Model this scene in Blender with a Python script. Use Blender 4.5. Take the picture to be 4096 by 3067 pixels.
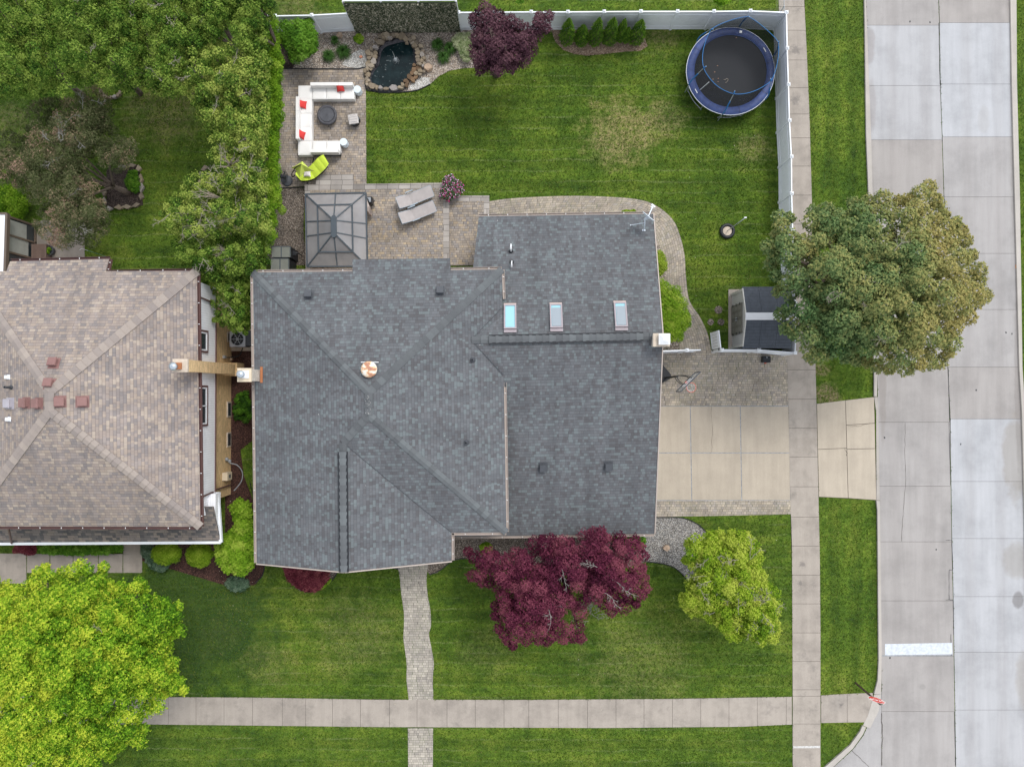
import bpy, math, random
import numpy as np
from mathutils import Vector, Quaternion, Matrix
R_ = math.radians
for o in list(bpy.data.objects): bpy.data.objects.remove(o)
sc = bpy.context.scene
random.seed(7); rng = np.random.default_rng(11)
# ------------------------------------------------------------------ camera, sky, sun, exposure
F, HC = 2841.0, 38.6                      # focal length in pixels of a 4096 wide frame, height of the drone
n_cam = Vector(((2075-2048)/F, -(1565-1533.5)/F, -1)).normalized()
Q = n_cam.rotation_difference(Vector((0, 0, -1)))
cd = bpy.data.cameras.new('camera'); cam = bpy.data.objects.new('camera', cd)
sc.collection.objects.link(cam); sc.camera = cam
cam.location = (0, 0, HC); cam.rotation_mode = 'QUATERNION'; cam.rotation_quaternion = Q
cd.sensor_width = 36; cd.lens = 36*F/4096; cd.clip_end = 2000; cd.clip_start = 0.5
SUN_EL, SUN_AZ = 57, 38                  # azimuth clockwise from +Y (image up)
w = bpy.data.worlds.new('World'); sc.world = w; w.use_nodes = True
wn = w.node_tree; bg = wn.nodes['Background']
sky = wn.nodes.new('ShaderNodeTexSky'); sky.sky_type = 'NISHITA'; sky.sun_disc = False
sky.sun_elevation = R_(SUN_EL); sky.sun_rotation = R_(SUN_AZ); sky.dust_density = 1.0; sky.air_density = 1.0
hs = wn.nodes.new('ShaderNodeHueSaturation'); hs.inputs['Saturation'].default_value = 0.22
wn.links.new(sky.outputs[0], hs.inputs['Color']); wn.links.new(hs.outputs[0], bg.inputs['Color'])
bg.inputs['Strength'].default_value = 0.15
sl = bpy.data.lights.new('sun', 'SUN'); sl.energy = 0.85; sl.angle = R_(18); sl.color = (1.0, 0.96, 0.9)
so = bpy.data.objects.new('sun', sl); sc.collection.objects.link(so)
sd = Vector((math.sin(R_(SUN_AZ))*math.cos(R_(SUN_EL)), math.cos(R_(SUN_AZ))*math.cos(R_(SUN_EL)), math.sin(R_(SUN_EL))))
so.rotation_euler = sd.to_track_quat('Z', 'Y').to_euler()
sc.view_settings.view_transform = 'Standard'; sc.view_settings.look = 'None'
sc.view_settings.gamma = 1; sc.view_settings.exposure = 1.08

# ------------------------------------------------------------------ helpers
def ray(p):
    return Q @ Vector(((p[0]-2048)/F, -(p[1]-1533.5)/F, -1))
def W(p, z=0.0):
    r = ray(p); t = (HC-z)/-r.z
    return Vector((r.x*t, r.y*t, z))
def onp(p, pl):                           # where the sight line through p meets the plane pl = (point, normal)
    r = ray(p); o = Vector((0, 0, HC)); t = (pl[0]-o).dot(pl[1])/r.dot(pl[1])
    return o + r*t
def plane(a, b, c):
    n = (b-a).cross(c-a).normalized()
    return (a, n if n.z > 0 else -n)
def t(c, r, x, y): return (1024*c + x*.6172, 1022*r + y*.6172)
def tl(c, r, *pts): return [t(c, r, *p) for p in pts]
def Wn(P, z=0.0):                         # numpy version, P (N,2), z scalar or (N,)
    P = np.asarray(P, float); z = np.broadcast_to(np.asarray(z, float), (len(P),))
    m = np.array(Q.to_matrix())
    r = np.stack([(P[:, 0]-2048)/F, -(P[:, 1]-1533.5)/F, -np.ones(len(P))], 1) @ m.T
    k = (HC-z)/-r[:, 2]
    return np.stack([r[:, 0]*k, r[:, 1]*k, z], 1)
def inpoly(P, poly):
    P = np.asarray(P); x, y = P[:, 0], P[:, 1]; ins = np.zeros(len(P), bool)
    n = len(poly); j = n-1
    for i in range(n):
        xi, yi = poly[i][0], poly[i][1]; xj, yj = poly[j][0], poly[j][1]
        if yi != yj:
            c = ((yi > y) != (yj > y)) & (x < (xj-xi)*(y-yi)/(yj-yi)+xi); ins ^= c
        j = i
    return ins
def edgedist(P, poly):
    P = np.asarray(P, float); d = np.full(len(P), 1e9); n = len(poly)
    for i in range(n):
        a = np.array(poly[i], float); b = np.array(poly[(i+1) % n], float); ab = b-a
        s = np.clip(((P-a) @ ab)/max(ab @ ab, 1e-9), 0, 1)
        d = np.minimum(d, np.linalg.norm(P-(a+s[:, None]*ab), axis=1))
    return d
def smooth(pts, k=6, closed=True):        # Catmull-Rom
    n = len(pts); out = []
    for i in range(n if closed else n-1):
        g = (lambda j: pts[j % n]) if closed else (lambda j: pts[min(max(j, 0), n-1)])
        p0, p1, p2, p3 = g(i-1), g(i), g(i+1), g(i+2)
        for s in range(k):
            u = s/k
            out.append(tuple(.5*(2*p1[a]+(p2[a]-p0[a])*u+(2*p0[a]-5*p1[a]+4*p2[a]-p3[a])*u*u+(3*p1[a]-p0[a]-3*p2[a]+p3[a])*u**3) for a in range(len(p1))))
    if not closed: out.append(tuple(pts[-1]))
    return out
def ell(cx, cy, rx, ry, n=20, j=.06):
    r = random.Random(int(cx*7+cy)); return [(cx+rx*math.cos(a)*(1+r.uniform(-j, j)), cy+ry*math.sin(a)*(1+r.uniform(-j, j))) for a in [2*math.pi*i/n for i in range(n)]]
def link(o): sc.collection.objects.link(o); return o
def tag(o, label=None, cat=None, group=None, kind=None):
    if label: o['label'] = label
    if cat: o['category'] = cat
    if group: o['group'] = group
    if kind: o['kind'] = kind
    return o
def thing(name, label, cat, loc=(0, 0, 0), rz=0, group=None):
    o = link(bpy.data.objects.new(name, None)); o.location = loc; o.rotation_euler = (0, 0, rz)
    o.empty_display_size = .2
    return tag(o, label, cat, group)
def ptree(root, label=None, loc=None, rz=None):
    c = link(root.copy())
    if label: c['label'] = label
    if loc is not None: c.location = loc
    if rz is not None: c.rotation_euler = (0, 0, rz)
    for ch in list(root.children):
        k = link(ch.copy()); k.parent = c
        for g in ch.children:
            q = link(g.copy()); q.parent = k
    return c
class MB:
    def __init__(s): s.v = []; s.f = []; s.uv = []; s.t = []
    def poly(s, pts, tint=0.5, uv=None):
        b = len(s.v); s.v += [tuple(p) for p in pts]; s.f.append(list(range(b, b+len(pts)))); s.t.append(tint); s.uv.append(uv); return s
    def box(s, c, d, rz=0, M=None, tint=.5, top=None):
        x, y, z = d[0]/2, d[1]/2, d[2]/2; tp = top or 1.0
        P = [(-x, -y, -z), (x, -y, -z), (x, y, -z), (-x, y, -z), (-x*tp, -y*tp, z), (x*tp, -y*tp, z), (x*tp, y*tp, z), (-x*tp, y*tp, z)]
        m = (M or Matrix.Rotation(rz, 3, 'Z')).to_3x3(); P = [m @ Vector(p)+Vector(c) for p in P]
        for q in ((3, 2, 1, 0), (4, 5, 6, 7), (0, 1, 5, 4), (1, 2, 6, 5), (2, 3, 7, 6), (3, 0, 4, 7)): s.poly([P[i] for i in q], tint)
        return s
    def bar(s, a, b, wd, ht, tint=.5):     # rectangular bar from a to b
        a, b = Vector(a), Vector(b); d = b-a; L = d.length; x = d.normalized()
        up = Vector((0, 0, 1)) if abs(x.z) < .95 else Vector((0, 1, 0)); y = up.cross(x).normalized(); z = x.cross(y)
        return s.box((a+b)/2, (L, wd, ht), M=Matrix((x, y, z)).transposed(), tint=tint)
    def prism(s, pts, z0, z1, tint=.5, bot=False):
        P = [Vector((p[0], p[1], 0)) for p in pts]
        ar = sum(P[i].x*P[(i+1) % len(P)].y-P[(i+1) % len(P)].x*P[i].y for i in range(len(P)))
        if ar < 0: P.reverse()
        s.poly([(p.x, p.y, z1) for p in P], tint)
        for i in range(len(P)):
            a, b = P[i], P[(i+1) % len(P)]; s.poly([(a.x, a.y, z0), (b.x, b.y, z0), (b.x, b.y, z1), (a.x, a.y, z1)], tint)
        if bot: s.poly([(p.x, p.y, z0) for p in reversed(P)], tint)
        return s
    def tube(s, pts, r, n=8, tint=.5, cap=True):
        pts = [Vector(p) for p in pts]; m = len(pts); rr = r if isinstance(r, (list, tuple)) else [r]*m
        ref = Vector((0, 0, 1)); rings = []
        for i, p in enumerate(pts):
            d = (pts[min(i+1, m-1)]-pts[max(i-1, 0)]).normalized()
            rf = ref if abs(d.z) < .9 else Vector((1, 0, 0))
            x = rf.cross(d).normalized(); y = d.cross(x)
            b = len(s.v); s.v += [tuple(p+(x*math.cos(a)+y*math.sin(a))*rr[i]) for a in [2*math.pi*k/n for k in range(n)]]; rings.append(b)
        for i in range(m-1):
            for k in range(n):
                k2 = (k+1) % n; s.f.append([rings[i]+k, rings[i]+k2, rings[i+1]+k2, rings[i+1]+k]); s.t.append(tint); s.uv.append(None)
        if cap:
            s.f.append([rings[0]+k for k in reversed(range(n))]); s.t.append(tint); s.uv.append(None)
            s.f.append([rings[-1]+k for k in range(n)]); s.t.append(tint); s.uv.append(None)
        return s
    def ring(s, c, r, rt, n=40, m=8, tint=.5, tilt=None):
        c = Vector(c); pts = []
        for i in range(n+1):
            a = 2*math.pi*i/n; p = Vector((math.cos(a)*r, math.sin(a)*r, 0)); pts.append(c+(tilt @ p if tilt else p))
        return s.tube(pts, rt, m, tint, False)
    def lathe(s, c, prof, n=24, tint=.5, M=None, cap=True):   # prof: list of (r, z)
        c = Vector(c); rings = []
        for r, z in prof:
            b = len(s.v)
            for k in range(n):
                p = Vector((math.cos(2*math.pi*k/n)*r, math.sin(2*math.pi*k/n)*r, z)); s.v.append(tuple(c+(M @ p if M else p)))
            rings.append(b)
        for i in range(len(prof)-1):
            for k in range(n):
                k2 = (k+1) % n; s.f.append([rings[i]+k, rings[i]+k2, rings[i+1]+k2, rings[i+1]+k]); s.t.append(tint); s.uv.append(None)
        for b, rev, q in ((rings[0], True, prof[0]), (rings[-1], False, prof[-1])):
            if cap and q[0] > .012:
                f = [b+k for k in range(n)]; s.f.append(f[::-1] if rev else f); s.t.append(tint); s.uv.append(None)
        return s
    def build(s, name, mat, parent=None, sm=False, bevel=0, local=False):
        off = Vector((0, 0, 0)) if (parent is None or local) else parent.matrix_basis.translation
        if parent is not None and not local and parent.parent is not None: off = off+parent.parent.matrix_basis.translation
        me = bpy.data.meshes.new(name); me.from_pydata([tuple(Vector(v)-off) for v in s.v], [], s.f); me.validate(); me.update()
        o = link(bpy.data.objects.new(name, me)); 
        if len(me.polygons) == len(s.f):
            uvl = me.uv_layers.new(name='UVMap').data
            at = me.attributes.new('tint', 'FLOAT', 'FACE')
            for i, p in enumerate(me.polygons):
                at.data[i].value = s.t[i]
                if s.uv[i]:
                    for k, li in enumerate(p.loop_indices): uvl[li].uv = s.uv[i][k]
                else:
                    n = p.normal
                    if abs(n.z) > .97: tx, ty = Vector((1, 0, 0)), Vector((0, 1, 0))
                    else: tx = Vector((0, 0, 1)).cross(n).normalized(); ty = n.cross(tx)
                    for li, vi in zip(p.loop_indices, p.vertices):
                        v = Vector(s.v[vi]); uvl[li].uv = (v.dot(tx), v.dot(ty))
        me.materials.append(mat)
        if sm:
            for p in me.polygons: p.use_smooth = True
        if parent is not None: o.parent = parent
        if bevel:
            b = o.modifiers.new('bevel', 'BEVEL'); b.width = bevel; b.segments = 3; b.limit_method = 'ANGLE'
        return o
def struct(mb, name, mat, **k):
    o = mb.build(name, mat, **k); o['kind'] = 'structure'; return o

# ------------------------------------------------------------------ materials
class NT:
    def __init__(s, name):
        s.m = bpy.data.materials.new(name); s.m.use_nodes = True; s.n = s.m.node_tree.nodes; s.l = s.m.node_tree.links
        s.b = s.n['Principled BSDF']; s.b.inputs['Roughness'].default_value = .8; s.b.inputs['Specular IOR Level'].default_value = .3
    def _in(s, sock, v):
        if isinstance(v, bpy.types.NodeSocket): s.l.new(v, sock)
        elif v is not None:
            if sock.type == 'RGBA' and not hasattr(v, '__len__'): v = (v, v, v, 1)
            elif sock.type == 'RGBA' and len(v) == 3: v = (*v, 1)
            sock.default_value = v
    def math(s, op, a, b=None, c=None):
        n = s.n.new('ShaderNodeMath'); n.operation = op; s._in(n.inputs[0], a); s._in(n.inputs[1], b)
        if c is not None: s._in(n.inputs[2], c)
        return n.outputs[0]
    def uv(s): return s.n.new('ShaderNodeTexCoord').outputs['UV']
    def obj(s): return s.n.new('ShaderNodeNewGeometry').outputs['Position']
    def gen(s): return s.n.new('ShaderNodeTexCoord').outputs['Object']
    def xyz(s, v):
        n = s.n.new('ShaderNodeSeparateXYZ'); s._in(n.inputs[0], v); return n.outputs
    def comb(s, x, y, z=0.0):
        n = s.n.new('ShaderNodeCombineXYZ'); s._in(n.inputs[0], x); s._in(n.inputs[1], y); s._in(n.inputs[2], z); return n.outputs[0]
    def map(s, v, sc=(1, 1, 1), rz=0, loc=(0, 0, 0)):
        n = s.n.new('ShaderNodeMapping'); s._in(n.inputs[0], v); n.inputs['Scale'].default_value = sc; n.inputs['Rotation'].default_value = (0, 0, rz); n.inputs['Location'].default_value = loc; return n.outputs[0]
    def noise(s, v, sc, det=3, rough=.6, col=False):
        n = s.n.new('ShaderNodeTexNoise'); s._in(n.inputs['Vector'], v); n.inputs['Scale'].default_value = sc; n.inputs['Detail'].default_value = det; n.inputs['Roughness'].default_value = rough
        return n.outputs[1 if col else 0]
    def vor(s, v, sc, out='Color', feat='F1', rnd=1):
        n = s.n.new('ShaderNodeTexVoronoi'); n.feature = feat; s._in(n.inputs['Vector'], v); n.inputs['Scale'].default_value = sc; n.inputs['Randomness'].default_value = rnd; return n.outputs[out]
    def white(s, v):
        n = s.n.new('ShaderNodeTexWhiteNoise'); n.noise_dimensions = '3D'; s._in(n.inputs['Vector'], v); return n.outputs[0]
    def ramp(s, f, stops, const=False):
        n = s.n.new('ShaderNodeValToRGB'); s._in(n.inputs[0], f); e = n.color_ramp.elements
        if const: n.color_ramp.interpolation = 'CONSTANT'
        while len(e) > 1: e.remove(e[-1])
        e[0].position = stops[0][0]; c = stops[0][1]; e[0].color = (*c, 1) if hasattr(c, '__len__') else (c, c, c, 1)
        for p, c in stops[1:]:
            q = e.new(p); q.color = (*c, 1) if hasattr(c, '__len__') else (c, c, c, 1)
        return n.outputs[0]
    def mix(s, f, a, b, mode='MIX'):
        n = s.n.new('ShaderNodeMix'); n.data_type = 'RGBA'; n.blend_type = mode; s._in(n.inputs[0], f); s._in(n.inputs[6], a); s._in(n.inputs[7], b); return n.outputs[2]
    def attr(s, name='tint'):
        n = s.n.new('ShaderNodeAttribute'); n.attribute_name = name; return n.outputs['Fac']
    def orand(s): return s.n.new('ShaderNodeObjectInfo').outputs['Random']
    def scale(s, col, f): return s.mix(1.0, col, f, 'MULTIPLY')
    def cells(s, v, wd, ht, warp=.25):
        x, y, _ = s.xyz(v); vy = s.math('DIVIDE', y, ht); row = s.math('FLOOR', vy); fy = s.math('FRACT', vy)
        r = s.white(s.comb(row, 3.7, 1.3)); ux = s.math('ADD', s.math('DIVIDE', x, wd), s.math('MULTIPLY', r, 9.0))
        if warp: ux = s.math('ADD', ux, s.math('MULTIPLY', s.math('SINE', s.math('ADD', s.math('MULTIPLY', ux, 2.4), s.math('MULTIPLY', r, 40))), warp))
        cl = s.math('FLOOR', ux); fx = s.math('FRACT', ux)
        return s.white(s.comb(cl, row, 0.5)), s.white(s.comb(row, cl, 8.5)), fx, fy
    def bump(s, h, st=.4, dist=.02):
        n = s.n.new('ShaderNodeBump'); s._in(n.inputs['Height'], h); n.inputs['Strength'].default_value = st; n.inputs['Distance'].default_value = dist; s.l.new(n.outputs[0], s.b.inputs['Normal'])
    def out(s, col, rough=None, metal=None):
        s._in(s.b.inputs['Base Color'], col)
        if rough is not None: s._in(s.b.inputs['Roughness'], rough)
        if metal is not None: s.b.inputs['Metallic'].default_value = metal
        return s.m
def plain(name, col, rough=.6, metal=0, var=.12, sc=3, spec=.3):
    m = NT(name); m.b.inputs['Specular IOR Level'].default_value = spec
    n = m.noise(m.gen(), sc, 4); c = m.scale(col, m.ramp(n, [(.3, 1-var), (.7, 1+var*.4)]))
    return m.out(c, rough, metal)
def shingles(name, cols, wd=.2, ht=.142, line=.62):
    m = NT(name); v = m.uv(); a, b, fx, fy = m.cells(v, wd, ht)
    base = m.ramp(a, cols, True)
    g = m.noise(v, 90, 2); base = m.scale(base, m.ramp(g, [(.25, .84), (.75, 1.14)]))
    big = m.noise(v, .35, 4); base = m.scale(base, m.ramp(big, [(.3, .9), (.7, 1.08)]))
    base = m.scale(base, m.ramp(m.noise(m.map(v, (1.4, .12, 1)), 1.0, 4, .6), [(.33, .88), (.62, 1.06)]))
    sp = m.vor(m.map(v, (1, 1, 1), loc=(3, 5, 0)), 1.1, 'Distance'); base = m.mix(m.ramp(sp, [(.018, .7), (.026, 0)]), base, (.6, .6, .58))
    ln = m.math('LESS_THAN', fy, .13); base = m.mix(m.math('MULTIPLY', ln, 1-line), base, (.02, .02, .022))  # course joint, darkened: shade under the shingle edge put into the colour
    lx = m.math('LESS_THAN', fx, .06); base = m.mix(m.math('MULTIPLY', lx, .35), base, (.02, .02, .022))
    m.bump(m.math('SUBTRACT', 1.0, fy), .5, .012)
    return m.out(base, .92)
def pavers(name, cols, wd=.17, ht=.13, joint=(.05, .045, .038), jw=.07, uvrot=0, warp=.25, moss=0):
    m = NT(name); v = m.map(m.uv(), rz=uvrot); a, b, fx, fy = m.cells(v, wd, ht, warp)
    base = m.ramp(a, cols); base = m.scale(base, m.ramp(b, [(0, .82), (1, 1.12)]))
    base = m.scale(base, m.ramp(m.noise(v, 60, 3), [(.3, .85), (.7, 1.1)]))
    base = m.scale(base, m.ramp(m.noise(v, .5, 4), [(.32, .72), (.62, 1.05)]))
    jj = m.math('MAXIMUM', m.math('LESS_THAN', fx, jw), m.math('LESS_THAN', fy, jw*wd/ht))
    jc = joint
    if moss: jc = m.mix(m.ramp(m.noise(v, 1.2, 3), [(.42, 0), (.6, 1)]), joint, (.06, .1, .02))
    base = m.mix(m.math('MULTIPLY', jj, .85), base, jc)
    m.bump(m.math('SUBTRACT', 1.0, jj), .5, .01)
    return m.out(base, .88)
def concrete(name, lo, hi, stain=.25, sc=1.0):
    m = NT(name); v = m.obj(); tt = m.attr()
    c = m.mix(tt, lo, hi)
    c = m.scale(c, m.ramp(m.noise(v, .9*sc, 6, .65), [(.3, 1-stain), (.55, 1.0), (.75, 1.04)]))
    c = m.scale(c, m.ramp(m.noise(v, 45, 3, .7), [(.3, .87), (.7, 1.08)]))
    sp = m.vor(v, 3.1, 'Distance'); c = m.scale(c, m.ramp(sp, [(0, .45), (.035, .95), (.06, 1)]))
    c = m.scale(c, m.ramp(m.noise(m.map(v, (2.2, .18, 1)), 1.3, 4), [(.35, .93), (.65, 1.04)]))
    if name == 'street_concrete':
        x, y, _ = m.xyz(v); wob = m.math('MULTIPLY', m.math('SUBTRACT', m.noise(v, 1.1, 4), .5), 1.6)
        for px, rx_, ry_, k, cc in (((4060, 1830), .75, 2.6, .62, (.25, .22, .18)), ((4075, 2240), 1.0, 1.1, .6, (.25, .23, .2)), ((4070, 2395), .35, .5, .75, (.13, .12, .115)), ((4100, 2720), .6, 1.8, .5, (.27, .24, .2)), ((3478, 180), .35, 1.1, .4, (.2, .16, .14)), ((3485, 420), .3, 1.6, .3, (.22, .18, .16)), ((4072, 1500), .22, 6.5, .35, (.16, .14, .13)), ((4048, 500), .15, 6.0, .4, (.2, .18, .17)), ((3530, 1560), .22, 3.0, .4, (.2, .17, .15)), ((3935, 480), .35, .8, .25, (.3, .28, .26)), ((3690, 2745), .2, .2, .5, (.22, .21, .2))):
            p = W(px); e = m.math('ADD', m.math('POWER', m.math('DIVIDE', m.math('SUBTRACT', x, p.x), rx_), 2.0), m.math('POWER', m.math('DIVIDE', m.math('SUBTRACT', y, p.y), ry_), 2.0))
            c = m.mix(m.ramp(m.math('ADD', e, wob), [(.5, k*.8), (1.15, 0)]), c, cc)
        # pale tyre polish along each lane
        for X0_ in (20.3, 22.1, 24.3, 26.0): c = m.mix(m.ramp(m.math('ABSOLUTE', m.math('SUBTRACT', m.math('ADD', x, m.math('MULTIPLY', wob, .15)), X0_)), [(.1, .16), (.4, 0)]), c, (.22, .2, .19))
    if name == 'sidewalk_concrete':
        c = m.mix(m.ramp(m.noise(v, .8, 5, .75), [(.56, 0), (.68, .4)]), c, (.16, .145, .13)); x, y, _ = m.xyz(v)
        for px, r_ in (((3110, 170), .0), ((3207, 2255), .55), ((3200, 2330), .4), ((3365, 2815), .35), ((3180, 200), .9), ((3180, 400), .8)):
            if r_: p = W(px); d = m.math('DIVIDE', m.math('SQRT', m.math('ADD', m.math('POWER', m.math('SUBTRACT', x, p.x), 2.0), m.math('POWER', m.math('SUBTRACT', y, p.y), 2.0))), r_); c = m.mix(m.ramp(m.math('ADD', d, m.math('MULTIPLY', m.noise(v, 6, 4, .8), 1.2)), [(.75, .55), (1.25, 0)]), c, (.12, .11, .105))
    m.bump(m.noise(v, 70, 3), .2, .006)
    return m.out(c, .9)
def gravelmat(name, cols, sc=22, dark=.35):
    m = NT(name); v = m.obj(); vv = m.mix(.05, v, m.noise(v, 9, 2, col=True))
    r = m.xyz(m.vor(vv, sc))[0]; d = m.vor(vv, sc, 'Distance')
    c = m.ramp(r, cols); c = m.scale(c, m.ramp(d, [(.25, 1.08), (.62, dark)]))
    c = m.scale(c, m.ramp(m.noise(v, 1.1, 4), [(.3, .75), (.65, 1.08)]))
    m.bump(m.math('SUBTRACT', 1.0, d), .8, .03)
    return m.out(c, .9)
def leafmat(name, stops, tr=.3, rough=.7, spec=.08):
    m = NT(name); tt = m.attr(); c = m.ramp(tt, stops); m.b.inputs['Specular IOR Level'].default_value = spec
    m.out(c, rough)
    tb = m.n.new('ShaderNodeBsdfTranslucent'); m.l.new(c, tb.inputs[0]); ms = m.n.new('ShaderNodeMixShader'); ms.inputs[0].default_value = tr
    m.l.new(m.b.outputs[0], ms.inputs[1]); m.l.new(tb.outputs[0], ms.inputs[2]); m.l.new(ms.outputs[0], m.n['Material Output'].inputs[0])
    return m.m
def brickmat(name, col, joint, dark=.8):
    m = NT(name); a, b, fx, fy = m.cells(m.uv(), .28, .075, 0); c = m.scale(col, m.ramp(a, [(0, dark), (1, 1.1)]))
    jj = m.math('MAXIMUM', m.math('LESS_THAN', fx, .05), m.math('LESS_THAN', fy, .16)); c = m.mix(m.math('MULTIPLY', jj, .6), c, joint)
    c = m.scale(c, m.ramp(m.noise(m.uv(), 1.2, 4), [(.3, .85), (.7, 1.05)])); m.bump(m.math('SUBTRACT', 1.0, jj), .5, .01)
    return m.out(c, .85)
def sidingmat(name, col, wd=.12, axis=0):
    m = NT(name); f = m.math('FRACT', m.math('DIVIDE', m.xyz(m.uv())[axis], wd)); ln = m.math('LESS_THAN', f, .1)
    c = m.mix(m.math('MULTIPLY', ln, .45), col, tuple(.4*x for x in col)); c = m.scale(c, m.ramp(m.noise(m.uv(), 1.5, 4), [(.3, .9), (.7, 1.03)]))
    m.bump(m.math('SUBTRACT', 1.0, ln), .4, .01); return m.out(c, .5)

M = {}
M['roof'] = shingles('roof_shingle_grey', [(0, (.107, .113, .122)), (.3, (.122, .129, .138)), (.52, (.094, .094, .1)), (.68, (.138, .158, .165)), (.86, (.112, .115, .123))], wd=.15, line=.66)
M['ridge'] = shingles('roof_ridge_grey', [(0, (.1, .11, .122)), (.35, (.125, .14, .155)), (.6, (.08, .09, .1)), (.8, (.14, .16, .175))], wd=.9, ht=.2, line=.8)
M['nroof'] = shingles('neighbour_shingle', [(0, (.285, .238, .21)), (.2, (.235, .205, .193)), (.38, (.315, .26, .217)), (.5, (.27, .225, .198)), (.62, (.21, .188, .182)), (.74, (.35, .296, .248)), (.86, (.278, .24, .222))], wd=.18)
M['nroof_dark'] = shingles('neighbour_shingle_low', [(0, (.15, .135, .13)), (.25, (.21, .18, .165)), (.5, (.11, .105, .105)), (.75, (.25, .21, .18))], wd=.24)
M['nridge'] = shingles('neighbour_ridge', [(0, (.34, .28, .23)), (.4, (.4, .33, .27)), (.7, (.26, .23, .22)), (.85, (.37, .31, .25))], wd=1.2, ht=.2, line=.85)
M['paver'] = pavers('patio_pavers', [(0, (.3, .255, .215)), (.3, (.37, .31, .25)), (.6, (.32, .285, .26)), (.85, (.43, .35, .26)), (1, (.26, .23, .21))])
M['paver_drive'] = pavers('drive_pavers', [(0, (.35, .305, .25)), (.4, (.42, .365, .295)), (.7, (.33, .295, .265)), (1, (.46, .39, .3))], moss=1)
M['paver_patio2'] = pavers('upper_pavers', [(0, (.3, .265, .235)), (.3, (.38, .32, .255)), (.6, (.29, .27, .265)), (.8, (.45, .36, .25)), (1, (.26, .24, .225))])
M['paver_path'] = pavers('path_pavers', [(0, (.38, .345, .3)), (.5, (.46, .42, .355)), (1, (.35, .32, .285))], moss=1, uvrot=0)
M['coping'] = pavers('coping_slabs', [(0, (.33, .3, .275)), (1, (.39, .36, .33))], wd=.62, ht=.31, jw=.03, warp=0)
M['concrete'] = concrete('sidewalk_concrete', (.29, .255, .222), (.415, .37, .32))
M['drive'] = concrete('driveway_aggregate', (.38, .328, .262), (.445, .388, .312), .1)
M['road'] = concrete('street_concrete', (.325, .3, .28), (.42, .43, .45), .2, .5)
M['curb'] = concrete('curb_concrete', (.37, .34, .31), (.47, .44, .4), .12)
M['joint'] = plain('joint_dark', (.06, .05, .04), .9)
M['caulk'] = plain('joint_caulk', (.3, .32, .34), .8, var=.4, sc=6)
M['white_paint'] = plain('white_road_paint', (.56, .6, .65), .6, var=.22, sc=7)
M['gravel'] = gravelmat('river_gravel', [(0, (.26, .2, .155)), (.3, (.5, .42, .34)), (.6, (.62, .54, .45)), (.8, (.36, .3, .26)), (1, (.76, .7, .63))], 19, .4)
M['gravel_grey'] = gravelmat('grey_gravel', [(0, (.25, .23, .21)), (.4, (.45, .42, .38)), (.7, (.34, .34, .34)), (1, (.62, .58, .52))])
M['gravel_dark'] = gravelmat('brown_gravel', [(0, (.13, .1, .08)), (.4, (.3, .25, .2)), (.7, (.2, .165, .14)), (1, (.46, .4, .34))])
M['gravel_white'] = gravelmat('white_pebbles', [(0, (.5, .47, .42)), (.5, (.7, .68, .63)), (1, (.8, .79, .76))], 20, .5)
M['mulch'] = gravelmat('red_brown_mulch', [(0, (.05, .022, .018)), (.6, (.1, .045, .035)), (1, (.16, .08, .06))], 26)
M['mulch_tan'] = gravelmat('tan_mulch', [(0, (.2, .13, .09)), (.6, (.33, .24, .17)), (1, (.45, .35, .26))], 26, .5)
M['soil'] = gravelmat('soil', [(0, (.05, .035, .028)), (1, (.13, .095, .08))], 24)
M['vinyl'] = plain('white_vinyl', (.77, .8, .84), .4, var=.04)
M['gutter'] = plain('gutter_beige', (.42, .36, .32), .5)
M['gutter_brown'] = plain('gutter_brown', (.12, .065, .06), .5)
M['tanbrick'] = brickmat('tan_brick', (.74, .53, .29), (.25, .16, .08))
M['greybrick'] = brickmat('cream_brick', (.66, .6, .52), (.2, .16, .13))
M['siding'] = sidingmat('white_siding', (.86, .87, .9))
M['siding_grey'] = sidingmat('grey_siding', (.46, .455, .45), .11)
M['strap'] = plain('strap_grey', (.75, .75, .75), .5)
M['white'] = plain('white_plain', (.68, .69, .71), .5, var=.05)
M['black'] = plain('black_metal', (.018, .02, .024), .45)
M['darkgrey'] = plain('dark_grey', (.07, .075, .085), .6)
M['grey'] = plain('grey_metal', (.3, .32, .34), .45)
M['steel'] = plain('galvanised_steel', (.45, .5, .55), .35, .5)
M['cap'] = plain('concrete_cap', (.55, .47, .38), .85, var=.25)
M['cap_cream'] = plain('cream_cap', (.6, .51, .38), .85, var=.15)
M['vent_red'] = plain('vent_brick_red', (.235, .13, .12), .6)
M['vent_grey'] = plain('vent_grey', (.07, .076, .086), .5)
M['rust'] = plain('rusted_metal', (.35, .14, .06), .8)
M['bark'] = plain('bark', (.14, .11, .09), .9, var=.4, sc=9)
M['bark_pale'] = plain('pale_twig', (.27, .24, .2), .9, var=.3, sc=9)
M['bark_grey'] = plain('grey_twig', (.28, .27, .25), .9, var=.3, sc=9)
M['red_sign'] = plain('sign_red', (.62, .035, .022), .4, var=.03)
M['sign_white'] = plain('sign_white', (.85, .85, .85), .4, var=.02)
M['post_brown'] = plain('post_brown', (.06, .04, .032), .7)

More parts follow.
